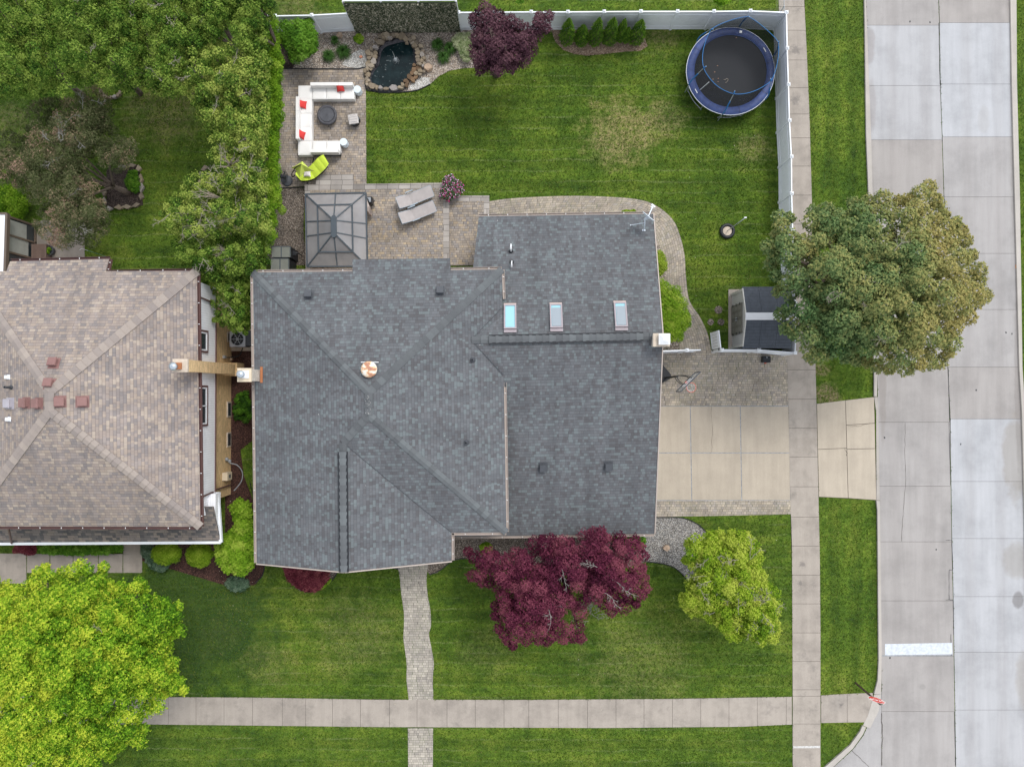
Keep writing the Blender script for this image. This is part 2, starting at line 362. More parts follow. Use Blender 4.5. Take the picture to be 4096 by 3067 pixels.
def lawn_material():
    m = NT('lawn'); v = m.obj(); x, y, _ = m.xyz(v)
    n1 = m.noise(v, .22, 6, .6); n2 = m.noise(m.map(v, (1, 1, 1), loc=(30, 11, 0)), 1.1, 5, .65)
    # mower passes: east-west on the lawns, north-south on the street strip
    sH = m.noise(m.map(v, (.13, 1.5, 1)), 1.6, 3); sV = m.noise(m.map(v, (1.5, .13, 1)), 1.6, 3)
    isV = m.math('GREATER_THAN', x, 15.5); st = m.mix(isV, sH, sV)
    n3 = m.noise(m.map(v, (1, 1.5, 1), loc=(7, 3, 0)), 3.2, 5, .75)
    f = m.math('ADD', m.math('MULTIPLY', n1, .36), m.math('ADD', m.math('MULTIPLY', n2, .26), m.math('ADD', m.math('MULTIPLY', n3, .2), m.math('MULTIPLY', m.xyz(st)[0], .18))))
    c = m.ramp(f, [(.39, (.025, .058, .006)), (.45, (.052, .106, .008)), (.51, (.088, .153, .012)), (.57, (.14, .198, .02)), (.65, (.21, .235, .045))])
    # clover and straw flecks
    fl = m.math('MULTIPLY', m.ramp(m.noise(v, 9, 4, .8), [(.56, 0), (.68, .55)]), m.ramp(n1, [(.42, .1), (.6, 1)])); c = m.mix(fl, c, (.24, .2, .095))
    bnd = m.math('SINE', m.math('ADD', m.math('MULTIPLY', m.math('ADD', m.math('MULTIPLY', y, m.math('SUBTRACT', 1.0, isV)), m.math('MULTIPLY', x, isV)), 5.4), m.math('MULTIPLY', m.noise(v, .3, 2), 1.4)))
    c = m.scale(c, m.ramp(m.math('ADD', m.math('MULTIPLY', bnd, .5), .5), [(.2, .91), (.8, 1.09)]))
    # thin pale lines left between two mower passes
    ys = m.math('FRACT', m.math('ADD', m.math('MULTIPLY', y, 1.72), m.math('MULTIPLY', m.noise(v, .5, 3), .9))); lnm = m.math('MULTIPLY', m.ramp(ys, [(0, 0), (.1, 1), (.2, 0)]), m.math('MULTIPLY', m.math('LESS_THAN', x, 14.5), m.ramp(m.noise(m.map(v, (.35, 1.7, 1)), 1.0, 3), [(.44, 0), (.6, .55)])))
    c = m.mix(lnm, c, (.2, .24, .09))
    # dry straw patches where the turf is thin
    wv = m.mix(.55, v, m.map(m.noise(v, .9, 4, col=True), (3, 3, 3)))
    def patch(px, r, k, col=(.27, .22, .11)):
        nonlocal c
        p = W(px); d = m.math('DIVIDE', m.math('SQRT', m.math('ADD', m.math('POWER', m.math('SUBTRACT', x, p.x), 2.0), m.math('POWER', m.math('MULTIPLY', m.math('SUBTRACT', y, p.y), 1.2), 2.0))), r)
        g = m.math('SUBTRACT', m.math('ADD', 1.0, m.math('MULTIPLY', m.math('SUBTRACT', n2, .5), 2.4)), d)
        g = m.math('MULTIPLY', m.ramp(g, [(0, 0), (.55, k)]), m.ramp(m.noise(v, 5, 5, .8), [(.4, .08), (.58, 1)]))
        c = m.mix(g, c, col)
    patch((2500, 530), 2.5, .9, (.32, .26, .12)); patch((2660, 480), 1.3, .55); patch((3010, 600), 1.2, .55); patch((2650, 150), 1.2, .55)
    patch((1440, 2540), 3.0, .3); patch((2560, 2640), 3.6, .3); patch((1060, 2650), 1.8, .3); patch((660, 450), 2.6, .55, (.2, .15, .09))
    patch((3300, 1575), .9, .9, (.33, .24, .15)); patch((880, 2540), 1.6, .35); patch((1950, 2600), 2.0, .2); patch((40, 480), 1.6, .5, (.2, .15, .09)); patch((3290, 1480), .5, .8, (.33, .24, .15)); patch((2420, 620), 1.4, .3); patch((1200, 40), 1.8, .5)
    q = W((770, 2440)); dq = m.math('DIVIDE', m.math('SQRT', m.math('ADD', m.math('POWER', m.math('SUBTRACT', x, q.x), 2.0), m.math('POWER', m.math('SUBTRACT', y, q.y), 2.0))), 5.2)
    c = m.mix(m.ramp(m.math('ADD', dq, m.math('MULTIPLY', m.math('SUBTRACT', n2, .5), 1.2)), [(.6, .78), (1.2, 0)]), c, (.026, .062, .012))  # dark green round patch: shade of large trees put into the turf colour
    c = m.scale(c, m.ramp(m.noise(v, 7, 5, .75), [(.3, .62), (.7, 1.32)]))
    c = m.scale(c, m.ramp(m.noise(v, 24, 3, .85), [(.3, .5), (.7, 1.5)]))
    m.bump(m.noise(v, 26, 3, .8), .9, .05)
    return m.out(c, .9)
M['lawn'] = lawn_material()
# ------------------------------------------------------------------ the ground
HARD = []                                  # outlines (photo pixels at ground level) where no grass grows
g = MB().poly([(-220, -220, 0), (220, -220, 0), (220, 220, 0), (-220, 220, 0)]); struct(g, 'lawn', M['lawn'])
def sheet(name, px, mat, z, thick=None, hard=True, sm=False, tint=.5):
    if sm: px = smooth(px, 5)
    if hard: HARD.append(px)
    P = [W(p, z) for p in px]
    mb = MB()
    mb.prism(P, -.05, z, tint)
    return struct(mb, name, mat)
def lerp(a, b, u): return (a[0]+(b[0]-a[0])*u, a[1]+(b[1]-a[1])*u)
def along(pts, y, ax=1):                   # x on a polyline at y
    o = 1-ax
    for a, b in zip(pts, pts[1:]):
        if (a[ax]-y)*(b[ax]-y) <= 0 and a[ax] != b[ax]: return a[o]+(b[o]-a[o])*(y-a[ax])/(b[ax]-a[ax])
    return pts[0][o] if abs(y-pts[0][ax]) < abs(y-pts[-1][ax]) else pts[-1][o]
def slabs(name, L, Rr, joints, mat, z, tints, gap=1.0, ax=1, gmat='joint'):
    """slabs between edge lines L and Rr, cut at the joints; a darker bed shows in the gaps"""
    mb = MB(); rr = random.Random(len(joints)*13+int(L[0][0]))
    for i, (a, b) in enumerate(zip(joints, joints[1:])):
        a2, b2 = a+gap*.6, b-gap*.6
        def pt(E, y): return (along(E, y, ax), y) if ax == 1 else (y, along(E, y, ax))
        ys = [a2, (a2+b2)/2, b2]
        ring = [pt(L, q) for q in ys]+[pt(Rr, q) for q in reversed(ys)]
        tn = tints[i % len(tints)]+rr.uniform(-.05, .05)
        mb.prism([W(p, z) for p in ring], z-.05, z, tn)
    o = struct(mb, name, M[mat])
    ys = np.linspace(joints[0], joints[-1], 12)
    ring = [((along(L, q, ax), q) if ax == 1 else (q, along(L, q, ax))) for q in ys]+[((along(Rr, q, ax), q) if ax == 1 else (q, along(Rr, q, ax))) for q in ys[::-1]]
    HARD.append(ring); bed = MB(); bed.prism([W(p, z-.006) for p in ring], -.04, z-.012); struct(bed, 'joint_bed', M[gmat])
    return o
# street
CL = [(3457, -400), (3458, 0), (3465, 540), (3474, 760), (3497, 1490), (3505, 1650), (3510, 2040), (3515, 2640), (3511, 2720), (3497, 2780), (3472, 2860), (3440, 2925), (3400, 2980), (3300, 3067), (3150, 3200)]
CR = [(3463, -400), (3464, 0), (3485, 560), (3510, 1490), (3520, 2050), (3527, 2600), (3527, 3300)]
CC = [(3751, -400), (3752, 0), (3757, 95), (3760, 340), (3768, 560), (3775, 790), (3790, 1475), (3800, 1680), (3803, 1940), (3806, 2160), (3812, 2400), (3815, 2620), (3822, 3067), (3824, 3300)]
R1 = [(4036, -400), (4042, 0), (4048, 340), (4060, 800), (4078, 1475), (4088, 1640), (4100, 2100), (4125, 3300)]
R2 = [(4062, -400), (4066, 0), (4068, 330), (4080, 790), (4090, 1470), (4105, 1700), (4118, 2100), (4145, 3300)]
slabs('street', CR, CC, [-400, -180, 102, 343, 560, 790, 1030, 1250, 1472, 1688, 1944, 2166, 2402, 2623, 2844, 3300], 'road', .02, [.3, .2, .8, .72, .15, .2, .2, .25, .18, .22, .15, .18, .15, .12, .18], .9)
slabs('street', [(a+2.5, b) for a, b in CC], R1, [-400, -180, 92, 337, 548, 788, 1014, 1238, 1468, 1675, 1925, 2153, 2385, 2607, 2838, 3300], 'road', .02, [.2, .1, .95, .9, .3, .33, .35, .3, .15, .92, .85, .85, .85, .8, .8], .9)
def strip_px(name, A, B, mat, z, z0=-.05, tint=.5, hard=True):
    ring = list(A)+list(reversed(B)); 
    if hard: HARD.append(ring)
    return struct(MB().prism([W(p, z) for p in ring], z0, z, tint), name, M[mat])
strip_px('curb', CL[:5]+[(3497, 1585)], [p for p in CR[:4]]+[(3508, 1585)], 'curb', .11)
strip_px('curb', [(3497, 1587), (3505, 1650), (3506, 2000)], [(3511, 1587), (3513, 1650), (3519, 2000)], 'curb', .028, tint=.2)
strip_px('curb', [(3506, 2002), (3510, 2040), (3515, 2640), (3511, 2720), (3497, 2775)], [(3519, 2002), (3520, 2050), (3527, 2600), (3526, 2720), (3524, 2775)], 'curb', .11)
strip_px('curb', [(3497, 2777), (3472, 2860), (3452, 2900)], [(3524, 2777), (3516, 2840), (3480, 2912)], 'curb', .035, tint=.7)
strip_px('curb', [(3450, 2902), (3440, 2925), (3400, 2980), (3300, 3067), (3150, 3200)], [(3464, 2908), (3452, 2936), (3412, 2992), (3318, 3080), (3180, 3230)], 'curb', .11)
strip_px('curb', R1, R2, 'curb', .11, tint=.7)
sheet('street', [(3526, 2765), (3502, 2775), (3466, 2912), (3454, 2940), (3413, 2995), (3318, 3082), (3180, 3230), (3180, 3400), (3526, 3400)], M['road'], .014, tint=.35)
def crack(pts, wd=.012, z=.0235, mat='joint', j=2.2, k=4):
    r_ = random.Random(int(pts[0][0]+pts[0][1])); P = []
    for a_, b_ in zip(pts, pts[1:]):
        for i in range(k): q = lerp(a_, b_, i/k); P.append((q[0]+r_.uniform(-j, j), q[1]+r_.uniform(-j, j)))
    P.append(pts[-1]); mb = MB()
    for a_, b_ in zip(P, P[1:]): mb.bar(W(a_, z), W(b_, z), wd*r_.uniform(.6, 1.3), .004)
    return struct(mb, 'crack', M[mat])
M['tar'] = plain('tar', (.035, .035, .04), .5)
crack([(3622, 1690), (3618, 1800), (3622, 1944)], k=5); crack([(3622, 1944), (3612, 2060), (3607, 2164)], k=5)
for p_ in ([(3783, 2160), (3806, 2160)], [(3807, 2160), (3811, 2278)], [(3811, 2278), (3796, 2278), (3797, 2396)], [(3783, 2398), (3812, 2398)], [(3813, 2398), (3815, 2538)], [(3803, 2536), (3806, 2620)], [(3793, 1475), (3799, 1688)], [(3755, 92), (3760, 340)], [(3762, 322), (3764, 342)], [(3768, 552), (3770, 566)], [(3796, 1690), (3802, 1940)], [(3817, 2845), (3822, 3060)]): crack(p_, .026, mat='tar', j=.8, k=6)
crack([(3527, 2850), (3530, 2950), (3527, 3060)], .03, k=6); crack([(3405, 2998), (3440, 3030), (3480, 3070)], .02)
crack([(3484, 1692), (3430, 1705), (3390, 1702)], .013, .032); crack([(2845, 1626), (2849, 1720), (2846, 1808)], .009, .034); crack([(3380, 1796), (3389, 1810), (3384, 1822)], .02, .032)
for i_, (x_, y_) in enumerate(((3843, 1776), (3640, 87), (3720, 90), (3745, 2197), (3560, 2630), (4024, 1330), (4048, 1335), (3905, 1560), (3538, 1750))): q_ = W((x_, y_), .0245); struct(MB().prism([q_+Vector((math.cos(a_)*(.03+.02*((i_*7+k_) % 3)/2), math.sin(a_)*.055, 0)) for k_, a_ in enumerate([k*.9 for k in range(7)])], .02, .0245), 'tar_spot', M['tar'])
# sidewalks
SL = [(3108, -400), (3115, 0), (3128, 600), (3149, 1420), (3161, 1985), (3168, 2167), (3171, 2778), (3171, 3400)]
SR = [(3210, -400), (3216, 0), (3223, 120), (3238, 457), (3247, 781), (3262, 1454), (3268, 1700), (3274, 1985), (3279, 2200), (3282, 2525), (3282, 3400)]
slabs('sidewalk', SL, SR, [-400, -90, 28, 122, 241, 352, 457, 552, 665, 781, 897, 1013, 1130, 1246, 1363, 1479, 1596, 1712, 1827, 1946, 2067, 2183, 2299, 2414, 2530, 2644, 2757, 2783, 2894, 2988, 3120, 3260], 'concrete', .03,
      [.5, .6, .55, .35, .4, .45, .5, .35, .35, .4, .4, .4, .4, .4, .45, .6, .62, .62, .6, .65, .6, .5, .5, .5, .55, .58, .6, .6, .6, .6, .6], 1.1)
FT = [(-200, 2778), (670, 2787), (1024, 2789), (1500, 2797), (2100, 2798), (2700, 2794), (3168, 2786)]
FB = [(-200, 2888), (610, 2896), (1000, 2900), (1500, 2906), (2400, 2910), (2960, 2905), (3168, 2896)]
slabs('sidewalk', FT, FB, [-120, -5, 108, 221, 334, 447, 560, 673, 784, 896, 1010, 1129, 1223, 1330, 1442, 1558, 1668, 1788, 1901, 2016, 2115, 2233, 2350, 2464, 2576, 2690, 2803, 2916, 3029, 3145, 3168], 'concrete', .03,
      [.35]*11+[.3, .45, .5, .5, .55, .55, .55, .5, .55, .5, .6, .6, .55, .55, .6, .6, .6, .6, .6, .6], 1.0, ax=0)
slabs('sidewalk', [(3284, 2780), (3389, 2774), (3500, 2770)], [(3284, 2890), (3389, 2888), (3462, 2887)], [3284, 3389, 3492], 'concrete', .03, [.5, .55], 1.0, ax=0)
sheet('painted_line', [(3172, 2983), (3280, 2981), (3280, 2990), (3172, 2991)], plain('worn_paint', (.55, .54, .52), .7, var=.35, sc=14), .034)
sheet('painted_line', tl(3, 2, (758, 860), (1193, 852), (1196, 926), (758, 932)), M['white_paint'], .026)
sheet('painted_line', tl(3, 2, (740, 932), (1196, 930), (1196, 937), (740, 939)), M['caulk'], .0245)
# driveway
DX = [2560, 2761, 2961, 3156]
for i in range(3):
    for j, (ya, yb) in enumerate(((1624, 1811), (1811, 2001))):
        s0 = 3 if yb > 1900 else 0
        mb = MB(); q = [(DX[i]+1.7+s0, ya+1.7), (DX[i+1]-1.7+s0, ya+1.7), (DX[i+1]-1.7+s0+3, yb-1.7), (DX[i]+1.7+s0+3, yb-1.7)]
        mb.prism([W(p, .03) for p in q], -.03, .03, [.5, .62, .45, .55, .5, .6][i*2+j]); struct(mb, 'driveway', M['drive'])
sheet('joint_bed', [(2560, 1624), (3153, 1622), (3162, 2001), (2566, 2003)], M['caulk'], .02)
AT = [(3267, 1614), (3382, 1600), (3497, 1587)]; AB = [(3275, 1987), (3393, 1992), (3506, 2000)]
sheet('joint_bed', [(3267, 1614), (3497, 1587), (3507, 2000), (3275, 1987)], M['joint'], .012)
def apron(a, b, u0, u1, tn):
    A0, A1 = lerp(AT[a], AB[a], u0), lerp(AT[a], AB[a], u1); B0, B1 = lerp(AT[b], AB[b], u0), lerp(AT[b], AB[b], u1)
    q = [(A0[0]+1, A0[1]+1), (B0[0]-1, B0[1]+1), (B1[0]-1, B1[1]-1), (A1[0]+1, A1[1]-1)]
    struct(MB().prism([W(p, .028) for p in q], -.03, .028, tn), 'driveway_apron', M['drive'])
apron(0, 1, 0, .49, .75); apron(0, 1, .49, 1, .8); apron(1, 2, 0, .255, .78); apron(1, 2, .255, .5, .82); apron(1, 2, .5, 1, .85)
sheet('paver_drive', [(2560, 1400), (3148, 1404), (3153, 1622), (2560, 1624)], M['paver_drive'], .026)
sheet('paver_drive', [(2560, 2003), (3162, 2001), (3167, 2056), (2560, 2069)], M['paver_drive'], .027)
# patio by the sofas
sheet('patio', tl(1, 0, (160, 447), (697, 447), (712, 600), (716, 1192), (140, 1216), (150, 900), (166, 650)), M['paver'], .02)
sheet('patio_steps', tl(1, 0, (398, 1135), (630, 1128), (632, 1192), (398, 1195)), M['coping'], .14)
sheet('patio_steps', tl(1, 0, (388, 1166), (628, 1162), (630, 1198), (388, 1198)), M['coping'], .22)
# raised terrace with coping
sheet('terrace', tl(1, 0, (349, 1232), (1214, 1218), (1214, 1830), (349, 1830)), M['paver_patio2'], .29)
def cop(*pts): sheet('terrace_coping', tl(1, 0, *pts), M['coping'], .3)
cop((315, 1197), (1214, 1185), (1214, 1220), (350, 1233)); cop((315, 1197), (350, 1233), (352, 1830), (322, 1830)); cop((1213, 1185), (1250, 1185), (1252, 1690), (1214, 1690))
sheet('lower_patio', tl(1, 0, (1252, 1304), (1480, 1304), (1480, 1720), (1252, 1720)), M['paver_patio2'], .05)
sheet('terrace_coping', tl(1, 0, (1252, 1268), (1512, 1268), (1512, 1304), (1252, 1305)), M['coping'], .06)
sheet('terrace_coping', tl(1, 0, (1477, 1304), (1512, 1304), (1512, 1430), (1477, 1430)), M['coping'], .06)
def path_strip(name, A, B, mat, z, n=60, sw=False):
    """strip between two edges, laid with its courses following the curve"""
    A = smooth(A, 8, False); B = smooth(B, 8, False)
    def rs(P):
        P = np.array(P); d = np.r_[0, np.cumsum(np.linalg.norm(np.diff(P, axis=0), axis=1))]; s = np.linspace(0, d[-1], n+1)
        return np.stack([np.interp(s, d, P[:, 0]), np.interp(s, d, P[:, 1])], 1)
    A, B = rs(A), rs(B); mb = MB(); v = 0
    for i in range(n):
        a0, a1, b0, b1 = W(A[i], z), W(A[i+1], z), W(B[i], z), W(B[i+1], z); w0 = (a0-b0).length; w1 = (a1-b1).length
        dv = ((a1-a0).length+(b1-b0).length)/2
        uv = [(0, v), (w0, v), (w1, v+dv), (0, v+dv)] if not sw else [(v, 0), (v, w0), (v+dv, w1), (v+dv, 0)]
        if (b0-a0).cross(a1-a0).z > 0: mb.poly([a0, b0, b1, a1], .5, uv)
        else: mb.poly([a0, a1, b1, b0], .5, [uv[0], uv[3], uv[2], uv[1]])
        v += dv
    HARD.append([tuple(p) for p in A]+[tuple(p) for p in B[::-1]])
    return struct(mb, name, M[mat])
path_strip('front_path', tl(1, 2, (912, 330), (930, 420), (942, 540), (958, 660), (958, 760), (955, 820), (968, 920), (977, 1000), (975, 1090), (990, 1221)),
           tl(1, 2, (1118, 330), (1106, 430), (1112, 540), (1130, 640), (1134, 740), (1122, 800), (1140, 900), (1153, 990), (1146, 1080), (1150, 1221)), 'paver_path', .028)
path_strip('front_path', tl(1, 2, (984, 1404), (986, 1656), (986, 1900)), tl(1, 2, (1148, 1404), (1146, 1656), (1146, 1900)), 'paver_path', .028, 20)
outer = [(1957, 805), (2048, 793), (2233, 784), (2387, 785), (2542, 796), (2622, 821), (2690, 876), (2721, 944), (2739, 1022), (2744, 1102), (2758, 1201), (2801, 1269), (2832, 1337), (2846, 1405)]
inner = [(1957, 880), (2048, 880), (2233, 880), (2387, 880), (2500, 880), (2570, 893), (2612, 925), (2634, 970), (2655, 1040), (2665, 1110), (2690, 1200), (2712, 1270), (2722, 1330), (2715, 1405)]
path_strip('garden_path', outer, inner, 'paver_drive', .024, 90, True)
# gravel, mulch and soil beds
bed = tl(1, 0, (100, 100), (1500, 90), (1560, 300), (1420, 440), (1340, 444), (1260, 458), (1190, 492), (1130, 545), (1050, 585), (900, 598), (760, 590), (712, 575), (702, 448), (158, 444), (140, 200))
sheet('gravel_bed', bed, M['gravel'], .012)
sheet('white_pebbles', tl(1, 0, (640, 340), (700, 330), (715, 440), (640, 442), (560, 420), (590, 380)), M['gravel_white'], .017, sm=True)
sheet('white_pebbles', tl(1, 0, (1020, 530), (1075, 500), (1125, 505), (1128, 545), (1040, 583), (985, 580)), M['gravel_white'], .017)
sheet('mulch_bed', tl(1, 0, (100, 100), (180, 150), (185, 300), (250, 420), (240, 442), (158, 444), (130, 240)), M['soil'], .016)
sheet('gravel_bed', tl(1, 0, (60, 1218), (315, 1216), (308, 1500), (330, 1720), (60, 1720)), M['gravel_dark'], .012)
sheet('mulch_bed', tl(2, 0, (235, 150), (280, 270), (330, 325), (400, 350), (480, 362), (600, 352), (740, 335), (830, 332), (880, 300), (860, 250), (845, 205), (820, 197), (540, 197), (260, 197)), M['mulch_tan'], .012)
sheet('gravel_bed', [(2560, 2068), (2640, 2069), (2730, 2071), (2790, 2095), (2825, 2130), (2822, 2200), (2790, 2310), (2745, 2318), (2735, 2300), (2690, 2265), (2640, 2253), (2580, 2245), (2560, 2230)], M['gravel_grey'], .014)
sheet('gravel_bed', [(1700, 2120), (2620, 2120), (2590, 2245), (2400, 2300), (2000, 2270), (1860, 2232), (1800, 2245), (1750, 2290), (1718, 2298), (1690, 2250)], M['gravel_dark'], .012)
sheet('gravel_bed', [(1540, 2240), (1592, 2240), (1592, 2275), (1560, 2266)], M['gravel_grey'], .014)
sheet('gravel_bed', [(1130, 2200), (1352, 2280), (1335, 2310), (1300, 2345), (1250, 2368), (1200, 2362), (1150, 2320)], M['gravel_dark'], .014)
sheet('gravel_bed', [(2560, 880), (2600, 900), (2635, 970), (2655, 1040), (2665, 1110), (2690, 1200), (2712, 1270), (2722, 1330), (2712, 1425), (2560, 1425)], M['gravel'], .019)
sheet('mulch_bed', [(900, 1380), (1100, 1380), (1100, 1900), (1012, 1760), (962, 1800), (975, 1900), (1012, 2000), (1040, 2070), (1060, 2250), (1050, 2300), (1020, 2340), (900, 2340), (700, 2280), (560, 2240), (560, 2150), (900, 2150)], M['mulch'], .012)
sheet('walkway', [(-200, 2213), (105, 2213), (105, 2333), (-200, 2333)], M['concrete'], .022, tint=.2)
for a, b in ((108, 198), (201, 291), (294, 392), (395, 490), (493, 568)): sheet('walkway', [(a, 2215), (b, 2215), (b, 2290), (a, 2290)], M['concrete'], .024, tint=.12)
sheet('walkway', [(493, 2172), (560, 2172), (568, 2216), (493, 2214)], M['concrete'], .026, tint=.1)
sheet('neighbour_patio', [(-200, 880), (90, 905), (170, 880), (338, 890), (338, 960), (-200, 1060)], M['concrete'], .02, tint=.25)
sheet('neighbour_patio', [(-200, 1001), (338, 963), (338, 1120), (-200, 1120)], M['concrete'], .022, tint=.2)
for c_ in ((2874, 1239, 16, 16), (2843, 1288, 13, 13), (2884, 1288, 14, 14)): sheet('gravel_patch', ell(*c_), M['gravel_dark'], .03)
# black plastic bed edging
def edging(*pts, z=.05, r=.022, sm=True):
    p = smooth(list(pts), 5, False) if sm else pts; struct(MB().tube([W(q, z) for q in p], r, 6), 'bed_edging', M['black'])
edging(*tl(1, 0, (158, 446), (400, 447), (640, 447), (690, 440), (706, 452), (712, 570), (760, 592), (900, 600), (1040, 586), (1128, 546)), r=.03)
edging((2560, 2068), (2640, 2069), (2730, 2071), (2790, 2095), (2822, 2125)); edging((2590, 2246), (2650, 2254), (2700, 2271), (2738, 2305), (2746, 2320))
edging((1862, 2233), (1815, 2240), (1760, 2280), (1718, 2298)); edging((1560, 2266), (1592, 2277)); edging((1352, 2282), (1335, 2312), (1300, 2345), (1262, 2362))
edging((1000, 1930), (1015, 1985), (1035, 2040)); edging((1060, 2250), (1050, 2300), (1020, 2330)); edging(*tl(1, 0, (160, 1218), (315, 1214)), sm=False)
# ------------------------------------------------------------------ the grey-roofed house
ZE, PT = 4.95, .32
A, B, C_, D = W((1012, 1090), ZE), W((2007, 1078), ZE), W((2025, 2128), ZE), W((1027, 2252), ZE)
P1, P2 = W((1475, 1570), 6.83), W((1475, 1660), 6.83)
G1, G2, E1, V1 = W((1372, 1770), 6.42), W((1377, 2286), 6.42), W((1806, 2242), ZE), W((1806, 2130), ZE)
B0, B1, B2, B3 = W((1411, 1086), ZE), W((1802, 1081), ZE), W((1800, 1033), 4.76), W((1409, 1038), 4.76)
Z2, ZR = 2.94, 5.4
LN_W, LN_E, LS_E, LS_W = W((1915, 866), Z2), W((2612, 856), Z2), W((2617, 2134), Z2), W((1806, 2145), Z2)
LR_W, LR_E = W((1860, 1361), ZR), W((2650, 1343), ZR)
pl_w = plane(A, G2, P1); pl_n = plane(A, B, P1); pl_e = plane(B, C_, P1); pl_s = plane(V1, C_, P2); pl_ge = plane(V1, E1, G2)
pl_ln = plane(LN_W, LN_E, LR_E); pl_ls = plane(LS_W, LS_E, LR_E)
house = thing('house', 'large house with dark grey shingle roof, three skylights and a round rusty roof vent', 'house', (W((1500, 1600))))
up = Vector((0, 0, 1))
def roofpart(name, faces, mat, parent, th=.1):
    mb = MB(); edges = {}
    key = lambda v: (round(v.x, 3), round(v.y, 3), round(v.z, 3))
    for f in faces:
        n = (f[1]-f[0]).cross(f[2]-f[0])
        if n.z < 0: f = list(reversed(f))
        mb.poly(f); mb.poly([v-up*th for v in reversed(f)])
        for i in range(len(f)):
            a, b = f[i], f[(i+1) % len(f)]; k = (key(a), key(b)); 
            if (k[1], k[0]) in edges: edges.pop((k[1], k[0]))
            else: edges[k] = (a, b)
    for a, b in edges.values(): mb.poly([a, a-up*th, b-up*th, b])
    return mb.build(name, mat, parent)
roofpart('roof', [[A, P1, P2, G1, G2, D], [A, B, P1], [B, C_, P2, P1], [C_, V1, G1, P2], [G1, V1, E1, G2], [B0, B1, B2, B3]], M['roof'], house)
lower_roof = roofpart('roof', [[LN_W, LN_E, LR_E, LR_W], [LS_W, LR_W, LR_E, LS_E]], M['roof'], house)
def walls(pts, z0, z1, mat, name, parent, inset=0): return MB().prism(pts, z0, z1).build(name, mat, parent)
def ins(P, d=.4):
    c = sum(P, Vector((0, 0, 0)))/len(P); return [p+Vector((-d if p.x > c.x else d, -d if p.y > c.y else d, 0)) for p in P]
walls(ins([A, B, C_, Vector((A.x, C_.y, 0))]), 0, 4.9, M['greybrick'], 'wall', house)
walls([Vector((D.x+.4, C_.y, 0)), Vector((E1.x-.4, C_.y, 0)), Vector((E1.x-.4, E1.y+.5, 0)), Vector((D.x+.4, E1.y+.5, 0))], 0, 4.9, M['greybrick'], 'wall', house)
MB().poly([Vector((D.x+.4, E1.y+.5, 4.9)), Vector((E1.x-.4, E1.y+.5, 4.9)), Vector((G2.x, E1.y+.5, 6.25))]).build('gable_wall', M['siding_grey'], house)
walls([Vector((B3.x+.3, A.y-.5, 0)), Vector((B2.x-.3, A.y-.5, 0)), Vector((B2.x-.3, B2.y-.35, 0)), Vector((B3.x+.3, B3.y-.35, 0))], 0, 4.6, M['greybrick'], 'wall', house)
lw = [Vector((B.x-1.0, LN_W.y-.4, 0)), Vector((LN_E.x-.35, LN_E.y-.4, 0)), Vector((LS_E.x-.35, LS_E.y+.4, 0)), Vector((B.x-1.0, LS_W.y+.4, 0))]
walls(lw, 0, 2.8, M['greybrick'], 'wall', house)
MB().poly([Vector((LN_E.x-.35, LN_E.y-.4, 2.8)), Vector((LS_E.x-.35, LS_E.y+.4, 2.8)), Vector((LS_E.x-.35, LR_E.y, 5.15))]).build('gable_wall', M['siding_grey'], house)
# garage door and driveway side details
gx = LS_E.x-.34; gd = MB().box((gx, W((0, 1905)).y+.2, 1.15), (.06, 4.9, 2.3)).build('garage_door', M['siding'], house)
MB().box((gx+.04, W((0, 1905)).y+.2, 1.9), (.02, 4.4, .3)).build('window', M['darkgrey'], gd)
# ridge and hip caps: a shingled strip over each hip
def cap_strip(a, b, wd, mat, parent, name='hip_cap', lift=.035, th=.03, dn=.1):
    d = (b-a).normalized(); s = d.cross(up).normalized(); n = s.cross(d)
    if n.z < 0: n = -n
    mb = MB(); L = (b-a).length; k = max(1, int(L/.3)); rr = random.Random(int(L*99))
    for i in range(k):
        p, q = a+(b-a)*(i/k), a+(b-a)*((i+1)/k); tn = rr.random()
        o1 = n*(lift+th); o2 = n*lift
        l1, l2 = p-s*wd/2+o1-up*dn*.5, q-s*wd/2+o2-up*dn*.5; r1, r2 = p+s*wd/2+o1-up*dn*.5, q+s*wd/2+o2-up*dn*.5; c1, c2 = p+o1, q+o2
        for f in ([l1, c1, c2, l2], [c1, r1, r2, c2], [l1, r1, c1], [l1, l2, l2-up*.06, l1-up*.06], [r2, r1, r1-up*.06, r2-up*.06]):
            nn = (f[1]-f[0]).cross(f[2]-f[0]); mb.poly(f if nn.z >= 0 else f[::-1], tn)
    return mb.build(name, mat, parent)
def ridgemat(name, cols):
    m = NT(name); c = m.ramp(m.attr(), cols); c = m.scale(c, m.ramp(m.noise(m.obj(), 90, 2), [(.25, .85), (.75, 1.15)])); return m.out(c, .92)
M['hip'] = ridgemat('hip_cap_grey', [(0, (.088, .094, .1)), (.5, (.108, .116, .122)), (1, (.128, .141, .147))])
M['nhip'] = ridgemat('hip_cap_tan', [(0, (.235, .205, .19)), (.5, (.285, .245, .22)), (1, (.325, .28, .245))])
for a, b in ((A, P1), (B, P1), (C_, P2), (G1, P2), (P2, P1)): cap_strip(a, b, .34, M['hip'], house)
RV = [W((1371, 1795), 6.42), W((1377, 2284), 6.42)]
cap_strip(G1, G1+(G2-G1)*.1, .34, M['hip'], house); cap_strip(G1+(G2-G1)*.07, G2, .34, M['hip'], house, 'ridge_vent', .1, .015, .05)
LV0, LV1 = W((1956, 1358), ZR), W((2572, 1346), ZR)
cap_strip(W((1886, 1360), ZR), W((1960, 1358), ZR), .34, M['hip'], house); cap_strip(LV0, LV1, .34, M['hip'], house, 'ridge_vent', .1, .015, .05)
cap_strip(LV1, LR_E, .34, M['hip'], house)
